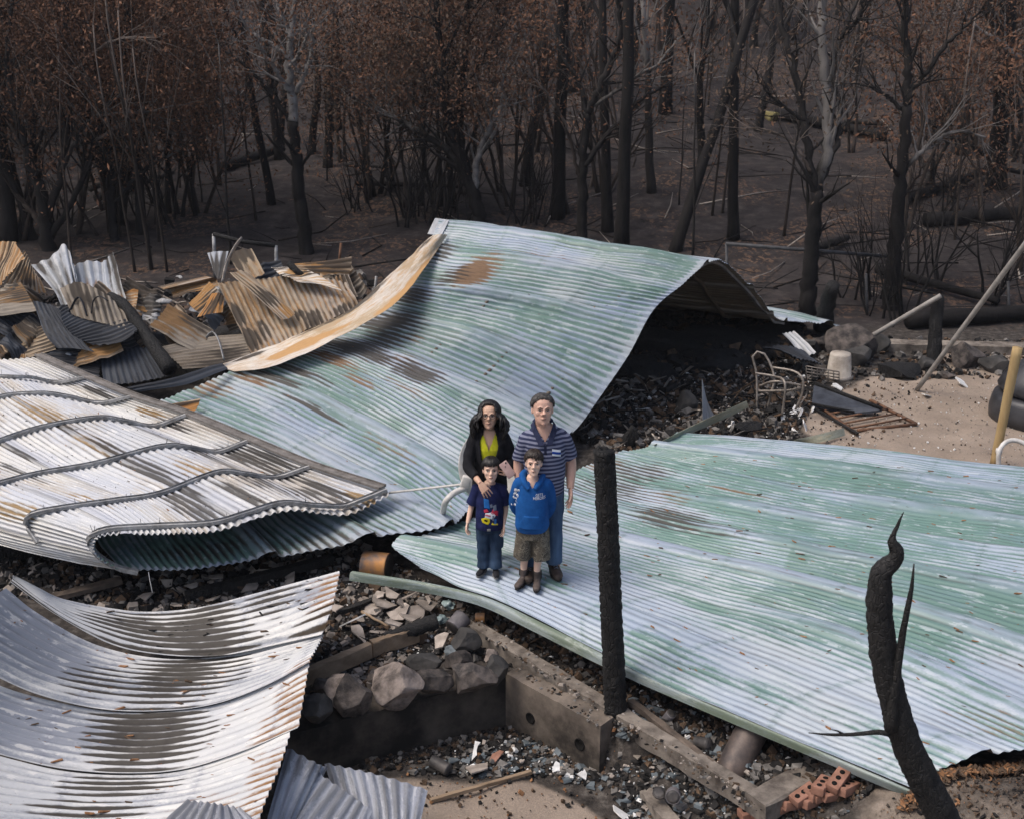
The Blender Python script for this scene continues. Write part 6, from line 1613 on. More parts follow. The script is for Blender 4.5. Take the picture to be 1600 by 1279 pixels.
for i in range(26):
    px, py = r8.uniform(10, 540), r8.uniform(440, 560)
    if px > 400: py = r8.uniform(430, 500)
    Y_ = 17.0 - (py - 440) / 120 * 1.5 + r8.uniform(-.1, .3); w_, h_ = r8.uniform(18, 46), r8.uniform(12, 34); an = r8.uniform(-.9, .9)
    cx_ = lambda a, b: (px + a * w_ * math.cos(an) - b * h_ * math.sin(an), py + a * w_ * math.sin(an) + b * h_ * math.cos(an))
    rows_ = [[(*cx_(-1, b), None, Y_ - b * .25), (*cx_(0, b + r8.uniform(-.3, .3)), None, Y_ - b * .25 - .1), (*cx_(1, b), None, Y_ - b * .25)] for b in (-1, 0, 1)]
    o = scrap('small crumpled scrap of burnt sheet in the scrap heap', rows_, (M_RUST, M_RUSTD, M_BLACK, M_RUSTD, M_GREY, M_RUSTY2)[i % 6], 800 + i, dent=.04, crumple=.16, ncol=30)
    o['group'] = 'small crumpled scraps in the heap'
M_ASHW = simple('grey_white_ash', (.18, .175, .17), (.5, .49, .475), 16, .9, .2, bump=.6)
# black mass added under the sheets to make the gaps look dark
mb = MB()
for i, (px, py, Y, sx, sy, sz) in enumerate(((40, 560, 16.6, 1.6, .7, .55), (150, 545, 16.8, 1.5, .7, .7), (270, 545, 16.8, 1.3, .6, .6), (400, 530, 17.2, 1.2, .6, .7), (60, 500, 17.3, 1.1, .5, .8), (350, 480, 17.2, 1.0, .5, .75), (500, 500, 17.3, .7, .5, .5))):
    p = aty(px, py, Y); mb.rock((p.x, p.y, gz(p.x, p.y) + .1), (sx, sy, sz * 1.2), 50 + i, Matrix.Identity(3), 4, .5)
tag(mb.build('charred_debris', M_CHARASH, None), 'black charred debris added under the sheets to darken the gaps of the scrap heap', 'debris', kind='stuff')
# white ash and pale odds and ends on the heap
for i, (px, py, Y, w_, lab) in enumerate(((105, 596, 15.0, .10, 'lump of white ash by the edge strip of the folded roof'), (255, 470, 16.4, .12, 'pale ash lump in the gap behind the charred beam'), (280, 432, 17.2, .10, 'white ash lump behind the folded gutter'), (242, 492, 16.0, .11, 'grey white ash lump below the gap in the heap'))):
    p = aty(px, py, Y); mb = MB(); mb.rock(p, (w_, w_ * .6, w_ * .35), 70 + i, None, 3, .6); tag(mb.build('ash_lump', M_ASHW, None, True, p), lab, 'ash')
# old wire fence behind the heap
fen = thing('wire_fence', 'dark broken rail fence behind the scrap heap', 'fence', aty(380, 400, 18.6))
MB().tube([aty(333, 366, 18.6), aty(380, 378, 18.6), aty(430, 384, 18.6)], .035, 8).build('rail', M_CHAR, fen)
for px, y0, y1 in ((334, 366, 440), (431, 384, 450)): MB().tube([aty(px, y0, 18.6), aty(px + 2, y1, 18.6)], .028, 7).build('post', M_PURLIN, fen)
for px, y0, y1, m_, lab in ((533, 380, 420, M_RUSTBAR, 'short rusty stake right of the heap'), (588, 432, 470, M_PURLIN, 'grey stub of post beside the rust streaked flashing')):
    tag(MB().tube([aty(px, y0, 17.6), aty(px - 4, y1, 17.6)], .02, 6).build('stake', m_, None, True, aty(px, y1, 17.6)), lab, 'stake')
# charred wall seen under the folded roof at the left edge
mb = MB(); a = at(-60, 905, .0); b = at(100, 880, .0); mb.beam(a + Vector((0, .25, .28)), b + Vector((0, .25, .28)), .09, .58); tag(mb.build('charred_wall', M_CHAR, None, False, a), 'black charred wall stub under the folded roof at the left edge', 'wall')
mb = MB(); p = at(128, 868, .15); mb.rock(p + Vector((0, .1, .0)), (.16, .14, .20), 88, None, 3, .2); tag(mb.build('stone', M_CONC, None, True, p), 'pale sooty block standing under the fold of the roof', 'block')
# ================================================================== litter nobody could count
def scatter(name, label, poly, n, smin, smax, mats, flat=.12, tiltv=.5, seed=0, lift=.01, long=1.0, zfun=None, cat='debris', z=0.0, clump=0.0, thin=1.0, az_=None):
    g_ = np.random.default_rng(seed)
    W_ = np.array([at(px, py, z)[:2] for px, py in poly]); lo, hi = W_.min(0), W_.max(0)
    P = []
    while len(P) < n:
        c = g_.uniform(lo, hi, (n * 2, 2)); ins = np.zeros(len(c), bool); j = len(W_) - 1
        for i in range(len(W_)):
            a, b = W_[i], W_[j]
            cond = ((a[1] > c[:, 1]) != (b[1] > c[:, 1])) & (c[:, 0] < (b[0] - a[0]) * (c[:, 1] - a[1]) / (b[1] - a[1] + 1e-12) + a[0])
            ins ^= cond; j = i
        if clump: ins &= vnoise(c[:, 0] * 3.1, c[:, 1] * 3.1, seed) > g_.uniform(0, clump, len(c))
        P += c[ins].tolist()
    P = np.array(P[:n]); Z = (zfun or ground_z)(P[:, 0], P[:, 1])
    ok = ~np.isnan(Z); P = P[ok]; Z = Z[ok]; n = len(P)
    s = smin * (smax / smin) ** (g_.random(n) ** 1.6)
    base_ = np.array([[-1, -1, -1], [1, -1, -1], [1, 1, -1], [-1, 1, -1], [-1, -1, 1], [1, -1, 1], [1, 1, 1], [-1, 1, 1]], float)
    V = np.repeat(base_[None], n, 0)
    V[:, :, :2] *= g_.uniform(.35, 1.0, (n, 8, 2)); V[:, 4:, :2] = V[:, :4, :2] * g_.uniform(.7, 1, (n, 4, 1))
    V[:, :, 0] *= long; V[:, :, 1] *= thin; V[:, :, 2] *= (flat * g_.uniform(.5, 2.5, (n, 1)))
    V *= s[:, None, None] * .5
    ax, ay, az = g_.normal(0, tiltv, n), g_.normal(0, tiltv, n), (g_.uniform(0, 6.28, n) if az_ is None else az_ + g_.normal(0, .35, n))
    cx, sx, cy, sy, cz, sz = np.cos(ax), np.sin(ax), np.cos(ay), np.sin(ay), np.cos(az), np.sin(az)
    o1 = np.zeros(n); l1 = np.ones(n)
    RX = np.stack([np.stack([l1, o1, o1], -1), np.stack([o1, cx, -sx], -1), np.stack([o1, sx, cx], -1)], 1)
    RY = np.stack([np.stack([cy, o1, sy], -1), np.stack([o1, l1, o1], -1), np.stack([-sy, o1, cy], -1)], 1)
    RZ = np.stack([np.stack([cz, -sz, o1], -1), np.stack([sz, cz, o1], -1), np.stack([o1, o1, l1], -1)], 1)
    Rm = RZ @ RY @ RX
    V = np.einsum('nij,nkj->nki', Rm, V) + np.stack([P[:, 0], P[:, 1], Z + lift + s * .10], 1)[:, None]
    f = np.array([(3, 2, 1, 0), (4, 5, 6, 7), (0, 1, 5, 4), (1, 2, 6, 5), (2, 3, 7, 6), (3, 0, 4, 7)])
    F = (np.arange(n)[:, None, None] * 8 + f[None]).reshape(-1, 4)
    mi = np.repeat(g_.integers(0, len(mats), n), 6)
    o = mesh_obj(name, V.reshape(-1, 3), F, mats, None, False, None, mi)
    return tag(o, label, cat, kind='stuff')
M_ASHB = simple('black_cinder', (.006, .006, .006), (.03, .028, .027), 20, .9, .2, world=True)
M_ASHG = simple('grey_ash_flake', (.07, .065, .06), (.22, .205, .19), 9, .9, .2, world=True)
M_BRN = simple('brown_burnt_flake', (.04, .028, .02), (.13, .085, .055), 9, .9, .2, world=True)
M_LITTER = simple('dry_brown_leaf', (.14, .065, .03), (.34, .18, .09), 15, .8, .2, world=True)
MID = [(470, 880), (560, 850), (740, 950), (800, 1035), (700, 1030), (480, 1110), (500, 1000)]
scatter('rubble', 'mixed burnt rubble behind the stone row', MID, 2600, .02, .13, [M_ASHB, M_ASHB, M_ASHG, M_BRN, M_TILE], .2, .5, 1)
scatter('pale_chips', 'small pale chips scattered over the burnt rubble', MID, 420, .015, .05, [M_WHITE, M_TILE, M_ASHG], .2, .5, 2, .02)
UND = [(60, 880), (180, 860), (560, 830), (560, 900), (430, 960), (230, 960), (60, 940), (0, 930), (0, 850)]
scatter('rubble', 'burnt rubble under the folded roof at the left', UND, 2600, .02, .14, [M_ASHB, M_ASHB, M_ASHG, M_BRN, M_TILE], .25, .6, 3)
RK = [(745, 950), (1000, 1050), (1200, 1130), (1420, 1225), (1330, 1290), (1200, 1285), (1000, 1150), (800, 1020)]
scatter('rubble', 'burnt rubble between the long kerb and the flat roof', RK, 3000, .015, .10, [M_ASHB, M_ASHB, M_ASHG, M_BRN, M_BRN], .25, .6, 4)
scatter('pale_chips', 'pale chips in the rubble along the long kerb', RK, 380, .012, .05, [M_WHITE, M_TILE, M_ASHG, M_BLUEG], .2, .5, 5, .02)
PIT = [(720, 1160), (800, 1140), (920, 1180), (1000, 1150), (1200, 1270), (1180, 1300), (1000, 1300), (960, 1230), (850, 1200), (640, 1200)]
scatter('slate_chips', 'blue grey slate chips covering the cellar floor and the ground before it', PIT, 1700, .02, .12, [M_BLUEG, M_ASHG, M_ASHB, M_ASHB], .12, .3, 6, z=-.35)
scatter('pale_chips', 'white and brown chips among the blue grey slate chips', PIT, 420, .015, .06, [M_WHITE, M_TILE, M_ASHG, M_BRN], .2, .4, 7, .03, z=-.35)
scatter('cinders', 'black cinders strewn over the sandy floor at the bottom', [(560, 1180), (800, 1150), (1000, 1180), (1000, 1300), (620, 1300)], 330, .01, .05, [M_ASHB, M_BRN, M_LITTER], .4, .5, 8, z=-.38)
ARCH = [(900, 690), (960, 600), (1030, 545), (1220, 540), (1290, 600), (1240, 690), (1060, 690), (990, 720)]
scatter('rubble', 'black and grey burnt rubble under the arch of the roof', ARCH, 9000, .018, .12, [M_ASHB, M_ASHB, M_ASHB, M_ASHG, M_BRN], .3, .7, 9, clump=.3)
scatter('rubble', 'larger burnt flakes and boards in the rubble under the arch', ARCH, 260, .12, .32, [M_ASHB, M_ASHB, M_BRN, M_ASHG], .12, .6, 19, .05, thin=.5)
scatter('rubble', 'burnt debris in the dark back of the arch', [(940, 600), (1000, 505), (1240, 500), (1270, 560)], 2600, .03, .25, [M_ASHB, M_ASHB, M_ASHB, M_BRN], .3, .8, 29, .12)
scatter('pale_chips', 'pale ash chips in the rubble under the arch', ARCH, 420, .02, .08, [M_ASHG, M_WHITE, M_TILE], .25, .6, 10, .04)
scatter('sticks', 'thin burnt sticks and wires in the rubble under the arch', ARCH, 420, .12, .5, [M_CHAR, M_CHAR, M_TUBE, M_BRN], .03, .4, 11, .07, 1.0, thin=.06)
YARD = [(1180, 690), (1260, 600), (1600, 600), (1640, 740), (1400, 700)]
scatter('pebbles', 'pale pebbles and cinders on the sandy yard', YARD, 1100, .006, .03, [M_TILE, M_WHITE, M_TILE, M_BRN], .35, .4, 12)
scatter('cinders', 'black cinders strewn along the debris edge of the yard', [(1180, 690), (1250, 600), (1420, 600), (1460, 640), (1330, 700)], 260, .012, .05, [M_ASHB, M_BRN], .4, .5, 18)
BACK = [(1180, 530), (1640, 530), (1640, 590), (1200, 600)]
scatter('rubble', 'dark burnt bits along the back edge of the yard', BACK, 1300, .02, .14, [M_ASHB, M_ASHB, M_BRN, M_ASHG], .3, .6, 13)
HEAPF = [(0, 600), (60, 470), (560, 440), (600, 470), (400, 560), (250, 600)]
scatter('rubble', 'burnt bits around the scrap heap', HEAPF, 1500, .03, .25, [M_ASHB, M_ASHB, M_BRN, M_ASHG], .3, .7, 14, .05)
BANK = [(1300, 1250), (1480, 1200), (1640, 1165), (1640, 1300), (1400, 1300)]
scatter('leaf_litter', 'dry brown leaves drifted along the foot of the flat roof on the bank', [(1400, 1238), (1490, 1192), (1640, 1160), (1640, 1190), (1500, 1215), (1430, 1250)], 1300, .03, .12, [M_LITTER, M_BRN, M_BRN], .05, .5, 15, .04, 1.0, z=.4, thin=.28)
scatter('leaf_litter', 'twigs and leaves strewn on the dirt bank', BANK, 1500, .008, .06, [M_LITTER, M_BRN, M_BRN, M_TIMBERD, M_ASHB], .15, .4, 16, z=.4, thin=.4)
kA, kB = at(742, 985, .14), at(1195, 1258, .06)
kf = lambda x, y: .125 - .08 * np.clip((kA.y - y) / (kA.y - kB.y), 0, 1)
scatter('rubble', 'ash and chips lying along the top of the long kerb', [(735, 970), (752, 970), (1200, 1240), (1190, 1258), (1150, 1240), (740, 985)], 420, .01, .06, [M_ASHG, M_ASHB, M_BRN, M_TILE], .2, .4, 51, .0, zfun=kf, z=.12)
scatter('rubble', 'ash and chips lying on top of the brown cellar wall', [(800, 1045), (815, 1040), (945, 1122), (935, 1135)], 200, .008, .045, [M_ASHG, M_ASHB, M_BRN], .2, .4, 53, .0, zfun=lambda x, y: np.full(len(x), .052), z=.06)
scatter('rubble', 'ash and chips banked against the foot of the cellar walls', [(560, 1185), (795, 1130), (905, 1185), (900, 1205), (790, 1155), (570, 1210)], 800, .01, .07, [M_ASHG, M_ASHB, M_ASHB, M_BRN], .3, .5, 54, .01, z=-.4)
# leaves fallen on the sheets: they lie on the metal
def on_sheet(tree):
    def f(x, y):
        out = np.full(len(x), np.nan)
        for i in range(len(x)):
            h = tree.ray_cast(Vector((x[i], y[i], 5)), Vector((0, 0, -1)))
            if h[0] is not None: out[i] = h[0].z - .004
        return out
    return f
scatter('dry_leaves', 'dry brown leaves scattered on the flat roof', [(930, 700), (1100, 690), (1640, 750), (1640, 1170), (1440, 1220), (760, 920), (860, 800)], 330, .03, .10, [M_LITTER, M_LITTER, M_BRN], .05, .15, 21, .002, 1.0, on_sheet(flat_bvh), 'leaves', .42, .6, .22, -.5)
scatter('dry_leaves', 'dry leaves and bark bits on the arched roof', [(350, 590), (700, 400), (1080, 430), (860, 690), (690, 810)], 170, .025, .06, [M_LITTER, M_BRN, M_LITTER], .05, .12, 52, .004, 1.0, on_sheet(sheet_tree(PA)), 'leaves', .8, .6, .25, -.45)
scatter('dry_leaves', 'dry leaves and bark bits on the folded pale roof', [(0, 600), (140, 600), (590, 765), (330, 815), (0, 790)], 170, .025, .06, [M_LITTER, M_BRN, M_ASHB], .05, .25, 23, .004, 1.0, on_sheet(sheet_tree(PB)), 'leaves', .85, .5, .25, -.7)
for i, (o, P_) in enumerate(sag):
    F_ = P_[..., 1] * CP - (P_[..., 2] - CAMZ) * SP
    poly = [tuple(pix(P_[a, b])) for a, b in ((2, 8), (2, 60), (2, -3), (-3, -3), (-3, 60), (-3, 8))]
    scatter('dry_leaves', 'long brown leaves caught in the ribs of the ' + ('topmost', 'second', 'third', 'lowest')[i] + ' sagging sheet', poly, 60, .03, .12, [M_LITTER, M_LITTER, M_BRN] if i else [M_ASHB, M_ASHB, M_BRN], .05, .1, 30 + i, .001, 1.0, on_sheet(sheet_tree(P_)), 'leaves', .4, .4, .2, 0.0)

# fallen sticks on the slope
SL = [(-100, 420), (0, 400), (330, 400), (560, 330), (700, 330), (1100, 400), (1700, 500), (1700, 240), (1000, 150), (300, 200), (-100, 200)]
def slope_pts(n, seed):
    g_ = np.random.default_rng(seed); y = 20.5 + 26 * g_.random(n) ** 1.3; return np.stack([g_.uniform(-1, 1, n) * y * .47, y], 1)
def sticks(name, label, n, mats, seed, l0, l1, r0):
    g_ = np.random.default_rng(seed); P = slope_pts(n, seed); mb = MB(); mi = []
    for i in range(n):
        L = l0 * (l1 / l0) ** g_.random(); a = g_.uniform(0, 6.28); r = r0 * (.6 + L * .5)
        p = P[i]; q = p + L * np.array([math.cos(a), math.sin(a)]); m_ = (p + q) / 2 + g_.normal(0, L * .08, 2)
        zs = ground_z(np.array([p[0], m_[0], q[0]]), np.array([p[1], m_[1], q[1]])); up = g_.uniform(0, .25) * L * (g_.random() < .35)
        f0 = len(mb.f)
        mb.tube([(p[0], p[1], zs[0] + r), (m_[0], m_[1], zs[1] + r + up * .5), (q[0], q[1], zs[2] + r + up)], [r, r * .8, r * .4], 4)
        mi += [int(g_.integers(0, len(mats)))] * (len(mb.f) - f0)
    o = mesh_obj(name, np.concatenate(mb.v), mb.f, mats, None, True, None, mi); tag(o, label, 'sticks', kind='stuff')
sticks('fallen_sticks', 'grey and pale fallen sticks strewn over the burnt slope', 520, [M_BARKP, M_BARKT, M_BARK, M_TUBE], 41, .3, 2.6, .012)
# ================================================================== cellar walls, stones and rubble
def wall_strip(name, label, a, b, th, z0, z1, mat, side, holes=(), parent=None):
    d = (b - a); d.z = 0; L = d.length; d.normalize(); n = Vector((-d.y, d.x, 0)) * side
    mb = MB(); k = max(6, int(L / .06)); m = max(4, int((z1 - z0) / .06))
    V = []; F = []
    for j in range(m + 1):
        for i in range(k + 1):
            p = a + d * (L * i / k); z = z0 + (z1 - z0) * j / m
            V.append((p.x, p.y, z + rnd.uniform(-.006, .006)))
    for j in range(m):
        for i in range(k):
            q_ = j * (k + 1) + i; F.append((q_, q_ + 1, q_ + k + 2, q_ + k + 1))
    top = m * (k + 1); b0 = len(V)
    for i in range(k + 1):
        p = a + d * (L * i / k) + n * th; V.append((p.x + rnd.uniform(-.01, .01), p.y + rnd.uniform(-.015, .015), z1 + rnd.uniform(-.022, .012)))
    for i in range(k): F.append((top + i, top + i + 1, b0 + i + 1, b0 + i))
    b1 = len(V)
    for i in range(k + 1):
        p = a + d * (L * i / k) + n * th; V.append((p.x, p.y, z0))
    for i in range(k): F.append((b0 + i, b0 + i + 1, b1 + i + 1, b1 + i))
    F.append(tuple([j * (k + 1) for j in range(m + 1)] + [b0, b1])); F.append(tuple([j * (k + 1) + k for j in range(m + 1)] + [b0 + k, b1 + k])[::-1])
    mb.add(V, F)
    t = thing(name, label, 'wall', a)
    mb.build('concrete', mat, t, False)
    for px, py, r in holes:
        c = None
        # pixel -> point on the front face
        rr = ray(px, py); pl_n = Vector((-d.y, d.x, 0)); tt = (a - Vector((0, 0, CAMZ))).dot(pl_n) / rr.dot(pl_n); c = Vector((0, 0, CAMZ)) + rr * tt
        Mx = Matrix((d, Vector((0, 0, 1)), n * -1)).transposed()
        MB().lathe([(r * 1.18, .0), (r * 1.18, .008), (r, .010), (r * .96, .002), (.001, .002)], c, 22, Mx, cap=False).build('drain_hole', M_PIT, t, True)
    return t
M_PIT = simple('dark_hollow', (.006, .006, .006), (.014, .013, .012), 6, .9, .1)
M_CONCB = simple('sooty_cellar_wall', (.022, .020, .018), (.115, .095, .078), 1.6, .92, .15, bump=.5, bd=.012, lo=.42, hi=.72)
M_CONCR = simple('brown_cellar_wall', (.035, .030, .026), (.20, .165, .135), 1.5, .92, .15, bump=.5, bd=.012, lo=.38, hi=.62)
wall_strip('cellar_wall', 'sooty concrete cellar wall with fieldstones along its top', PL, PC, .22, PZ - .12, .03, M_CONCB, 1)
wall_strip('cellar_wall', 'brown concrete cellar wall with two round drain holes', PC + Vector((.0, -.0, 0)), PR, .16, PZ - .12, .06, M_CONCR, 1, [(829, 1121, .042), (906, 1162, .045)])
# stones along the wall
stones = [(497, 1110, 46, 66, M_STONED, 'dark angular stone at the left end of the stone row, under the pale sheets'), (532, 1082, 52, 84, M_STONEP, 'tall pinkish stone with a deep crack, second in the stone row'),
          (549, 1090, 50, 80, M_STONE, 'brown upright stone beside the cracked pinkish one'), (617, 1078, 76, 74, M_STONEP, 'biggest pale stone with a black scorched lower half on the cellar wall'),
          (676, 1072, 56, 50, M_STONE, 'dark rounded stone right of the biggest pale one'), (664, 1038, 44, 32, M_STONED, 'flat black stone lying on top of the dark rounded one'), (716, 1038, 38, 40, M_STONE, 'egg shaped brown stone on the row, left of the corner'),
          (738, 1064, 62, 56, M_STONE, 'broad sloping dark stone near the wall corner'), (775, 1052, 34, 56, M_STONED, 'narrow dark stone in the corner of the two walls'), (726, 1008, 46, 40, M_STONED, 'dark burst lump behind the stone row'), (766, 1032, 26, 26, M_STONEP, 'small reddish stone wedged near the corner'), (500, 1078, 36, 26, M_STONE, 'small brown stone behind the left end of the row'),
          (582, 1060, 24, 30, M_STONE, 'small ochre stone wedged between the two largest stones')]
for i, (px, py, w_, h_, m_, lab) in enumerate(stones):
    p0 = at(px, py + h_ * .45, .04); sc = p0.y / CP / FPX * 1.05
    mb = MB(); s_ = (w_ * sc * .66, w_ * sc * .55, h_ * sc * .58)
    p = p0 + Vector((0, s_[1] * .5 + .03, s_[2] * .80)); mb.rock(p, s_, 200 + i, Matrix.Rotation(rnd.uniform(-.4, .4), 3, 'Z') @ Matrix.Rotation(rnd.uniform(-.15, .15), 3, 'Y'), 5, .20)
    tag(auto_smooth(mb.build('fieldstone', m_, None, True, p), 28), lab, 'stone')
# kerbs and beams
def kerb(lab, a, b, w_, h_, mat, name='concrete_kerb', cat='kerb', seg=3, dz=0, jit=.007):
    mb = MB(); a = pt(a); b = pt(b); n = max(8, int((b - a).length / .09)); pts_ = [a.lerp(b, i / n) for i in range(n + 1)]
    d = (b - a).normalized(); sd_ = d.cross(Vector((0, 0, 1))).normalized(); up_ = sd_.cross(d)
    V = []
    for p in pts_:
        for x, z in ((-.5, -.5), (-.5, .42), (-.42, .5), (.42, .5), (.5, .42), (.5, -.5)):
            V.append(p + sd_ * (x * w_ + rnd.uniform(-jit, jit)) + up_ * (z * h_ + rnd.uniform(-jit, jit) * .6) + Vector((0, 0, dz)))
    F = []
    for i in range(n):
        for j in range(6): F.append((i * 6 + j, i * 6 + (j + 1) % 6, (i + 1) * 6 + (j + 1) % 6, (i + 1) * 6 + j))
    F += [tuple(range(5, -1, -1)), tuple(n * 6 + j for j in range(6))]
    mb.add(V, F)
    return tag(mb.build(name, mat, None, False, (a + b) / 2), lab, cat)
kerb('long concrete kerb running under the edge of the flat roof from the corner', (742, 985, .06), (1195, 1258, -.02), .12, .16, M_CONC2)
kerb('thin scorched plank lying beside the long kerb', (985, 1095, .10), (1140, 1215, .03), .05, .05, M_TIMBERD, 'plank', 'plank')
kerb('concrete kerb going off under the flat roof at right angles', (1180, 1262, .02), (1330, 1180, .02), .20, .16, M_CONC2)
kerb('pale timber edging at the back of the rubble, left part', (470, 1060, .10), (578, 1014, .10), .07, .14, M_TIMBER, 'timber_edging', 'edging')
kerb('pale timber edging at the back of the rubble, right part', (580, 1012, .10), (652, 988, .10), .07, .14, M_TIMBER, 'timber_edging', 'edging')
kerb('broken concrete strip on the sandy floor at the bottom', (1010, 1240, -.34), (1060, 1300, -.32), .12, .10, M_CONC2)
kerb('thin stick lying along the front of the cellar', (672, 1250, -.37), (830, 1205, -.37), .03, .03, M_TIMBER, 'stick', 'stick', jit=.004)
kerb('charred plank on the debris left of the pale sheets', (75, 935, .06), (190, 905, .10), .10, .05, M_TIMBERD, 'plank', 'plank')
kerb('charred rafter under the folded roof lip', (290, 930, .06), (520, 872, .12), .09, .08, M_CHARASH, 'rafter', 'beam')
kerb('charred pole on the rubble right of the pale sheets', (520, 960, .07), (640, 915, .09), .045, .045, M_CHARASH, 'pole', 'pole')
# posts
def post(lab, p0, p1, r0, r1, mat, name='post', cat='post', k=10, jit=.05, n=14, wob=.0):
    a, b = pt(p0), pt(p1); pts_ = [a.lerp(b, i / n) + Vector((rnd.uniform(-wob, wob), rnd.uniform(-wob, wob), 0)) for i in range(n + 1)]
    return tag(MB().tube(pts_, list(np.linspace(r0, r1, n + 1)), k, jit=jit).build(name, mat, None, True, a), lab, cat)
base = at(962, 1112, .05)
PST = post('tall charred square post standing in front of the flat roof', base, aty(944, 703, base.y + .03), .088, .078, M_CHAR, 'charred_post', 'post', 22, .085, 110, .002)
for k_ in range(5):
    a_ = k_ * 1.3; o_ = Vector((math.cos(a_) * .045, math.sin(a_) * .045, 0)); tp_ = aty(944, 706, base.y + .03)
    MB().tube([tp_ + o_ - Vector((0, 0, .06)), tp_ + o_ * .9 + Vector((0, 0, .012 + .012 * (k_ % 3)))], [.035, .018], 6, jit=.2).build('splinter', M_CHAR, PST)
# foreground burnt tree
tb = thing('burnt_stump_tree', 'blackened crooked trunk with three thin twigs in the right foreground', 'tree', aty(1500, 1330, 5.6))
TY = 5.6; SCX = TY / CP / FPX
def fp(px, py, dy=0): return aty(px, py, TY + dy)
path = [(1500, 1345, 34), (1470, 1270, 32), (1442, 1215, 30), (1412, 1150, 28), (1396, 1095, 26), (1384, 1040, 26), (1376, 985, 25), (1374, 930, 24), (1375, 900, 21), (1384, 886, 18), (1397, 873, 15), (1401, 858, 12), (1396, 848, 8), (1396, 838, 5), (1403, 818, 3), (1412, 799, .7)]
C = [fp(a, b) for a, b, _ in path]; D_ = cr1([c[:] for c in C], 170); D_[:, 0] += (vnoise(np.arange(170) * .3, np.zeros(170), 3) - .5) * .008
rr = np.interp(np.linspace(0, 1, 170), np.concatenate([[0], np.cumsum([(C[i + 1] - C[i]).length for i in range(len(C) - 1)])]) / sum((C[i + 1] - C[i]).length for i in range(len(C) - 1)), [w_ * SCX * .90 for *_, w_ in path]) * (1 + (vnoise(np.arange(170) * .2, np.zeros(170), 8) - .5) * .07)
MB().tube([Vector(c) for c in D_], list(rr), 22, jit=.05).build('trunk', M_CHARF, tb)
for pts_, r_ in (([(1393, 1140), (1396, 1090), (1404, 1030), (1413, 975), (1424, 920), (1428, 880)], [11, 9, 7.5, 6, 4.5, 1.2]), ([(1390, 1146), (1372, 1143), (1340, 1146), (1300, 1147), (1263, 1144)], [5, 4, 3.2, 2.4, .8]), ([(1318, 1146), (1308, 1141), (1298, 1139)], [2, 1.5, .6])):
    MB().tube([Vector(c) for c in cr1([fp(a, b, -.06)[:] for a, b in pts_], 16)], list(np.interp(np.linspace(0, 1, 16), np.linspace(0, 1, len(r_)), r_) * SCX), 8, jit=.06).build('twig', M_CHARF, tb)
MB().tube([fp(1396, 862), fp(1390, 846), fp(1392, 834)], [6 * SCX, 4 * SCX, 1 * SCX], 7).build('twig', M_CHARF, tb)

# ------------------------------------------------------------------ cans, pots and larger odds and ends
def can(lab, px, py, z, r, L, axis, mat, name='can', cat='can', lid=True):
    p = at(px, py, z); t = thing(name, lab, cat, p)
    Mx = Vector(axis).normalized().to_track_quat('Z', 'Y').to_matrix()
    MB().lathe([(r * .97, -L / 2), (r, -L / 2 + .004), (r * 1.02, -L / 2 + .012), (r, -L / 2 + .02), (r * 1.0, 0), (r, L / 2 - .02), (r * 1.02, L / 2 - .010), (r, L / 2 - .002), (r * .92, L / 2 - .002), (r * .90, L / 2 - .012)], p, 24, Mx).build('can_body', mat, t)
    if lid: MB().lathe([(r * .9, L / 2 - .006), (r * .9, L / 2 - .001), (r * .5, L / 2 + .002)], p, 20, Mx).build('lid', M_CANDARK, t)
    return t
can('rusty orange drum lying under the corner of the flat roof', 588, 882, .17, .13, .26, (1, -.25, .0), M_RUSTCAN, 'drum', 'drum')
can('grey burnt saucepan tipped over in the rubble', 716, 972, .12, .085, .15, (-.7, -.8, -.45), M_CANGREY, 'pot', 'pot')
can('small orange rusty tin beside the tipped saucepan', 751, 965, .09, .05, .09, (1, -.1, .05), M_RUSTCAN)
can('small blue grey tin lying on the cellar floor', 688, 1195, PZ + .06, .05, .17, (.8, -.55, -.1), M_CANDARK)
can('small grey tin leaning in the debris by the charred post', 1044, 1120, .06, .04, .11, (.4, -.3, .9), M_CANGREY)
can('sooty tin lying in the debris beside the flue pipe', 1098, 1160, .03, .045, .13, (.6, -.6, .3), M_CANDARK)
can('white rimmed cup lying by the bricks', 1052, 1242, -.16, .055, .08, (-.2, -1, .35), M_CANGREY, 'cup', 'cup')
can('dark round burner ring beside the white rimmed cup', 1030, 1238, -.2, .05, .025, (0, -.4, 1), M_CANDARK, 'burner_ring', 'ring')
fp_ = thing('flue_pipe', 'fat dark steel flue pipe standing tilted under the flat roof', 'pipe', at(1150, 1190, .0))
MB().tube([at(1143, 1206, -.08), at(1170, 1150, .14), at(1186, 1122, .24)], [.125, .122, .118], 22, cap=False).build('pipe', simple('scorched_flue_steel', (.05, .045, .045), (.17, .13, .11), 5, .55, .4, .4), fp_)
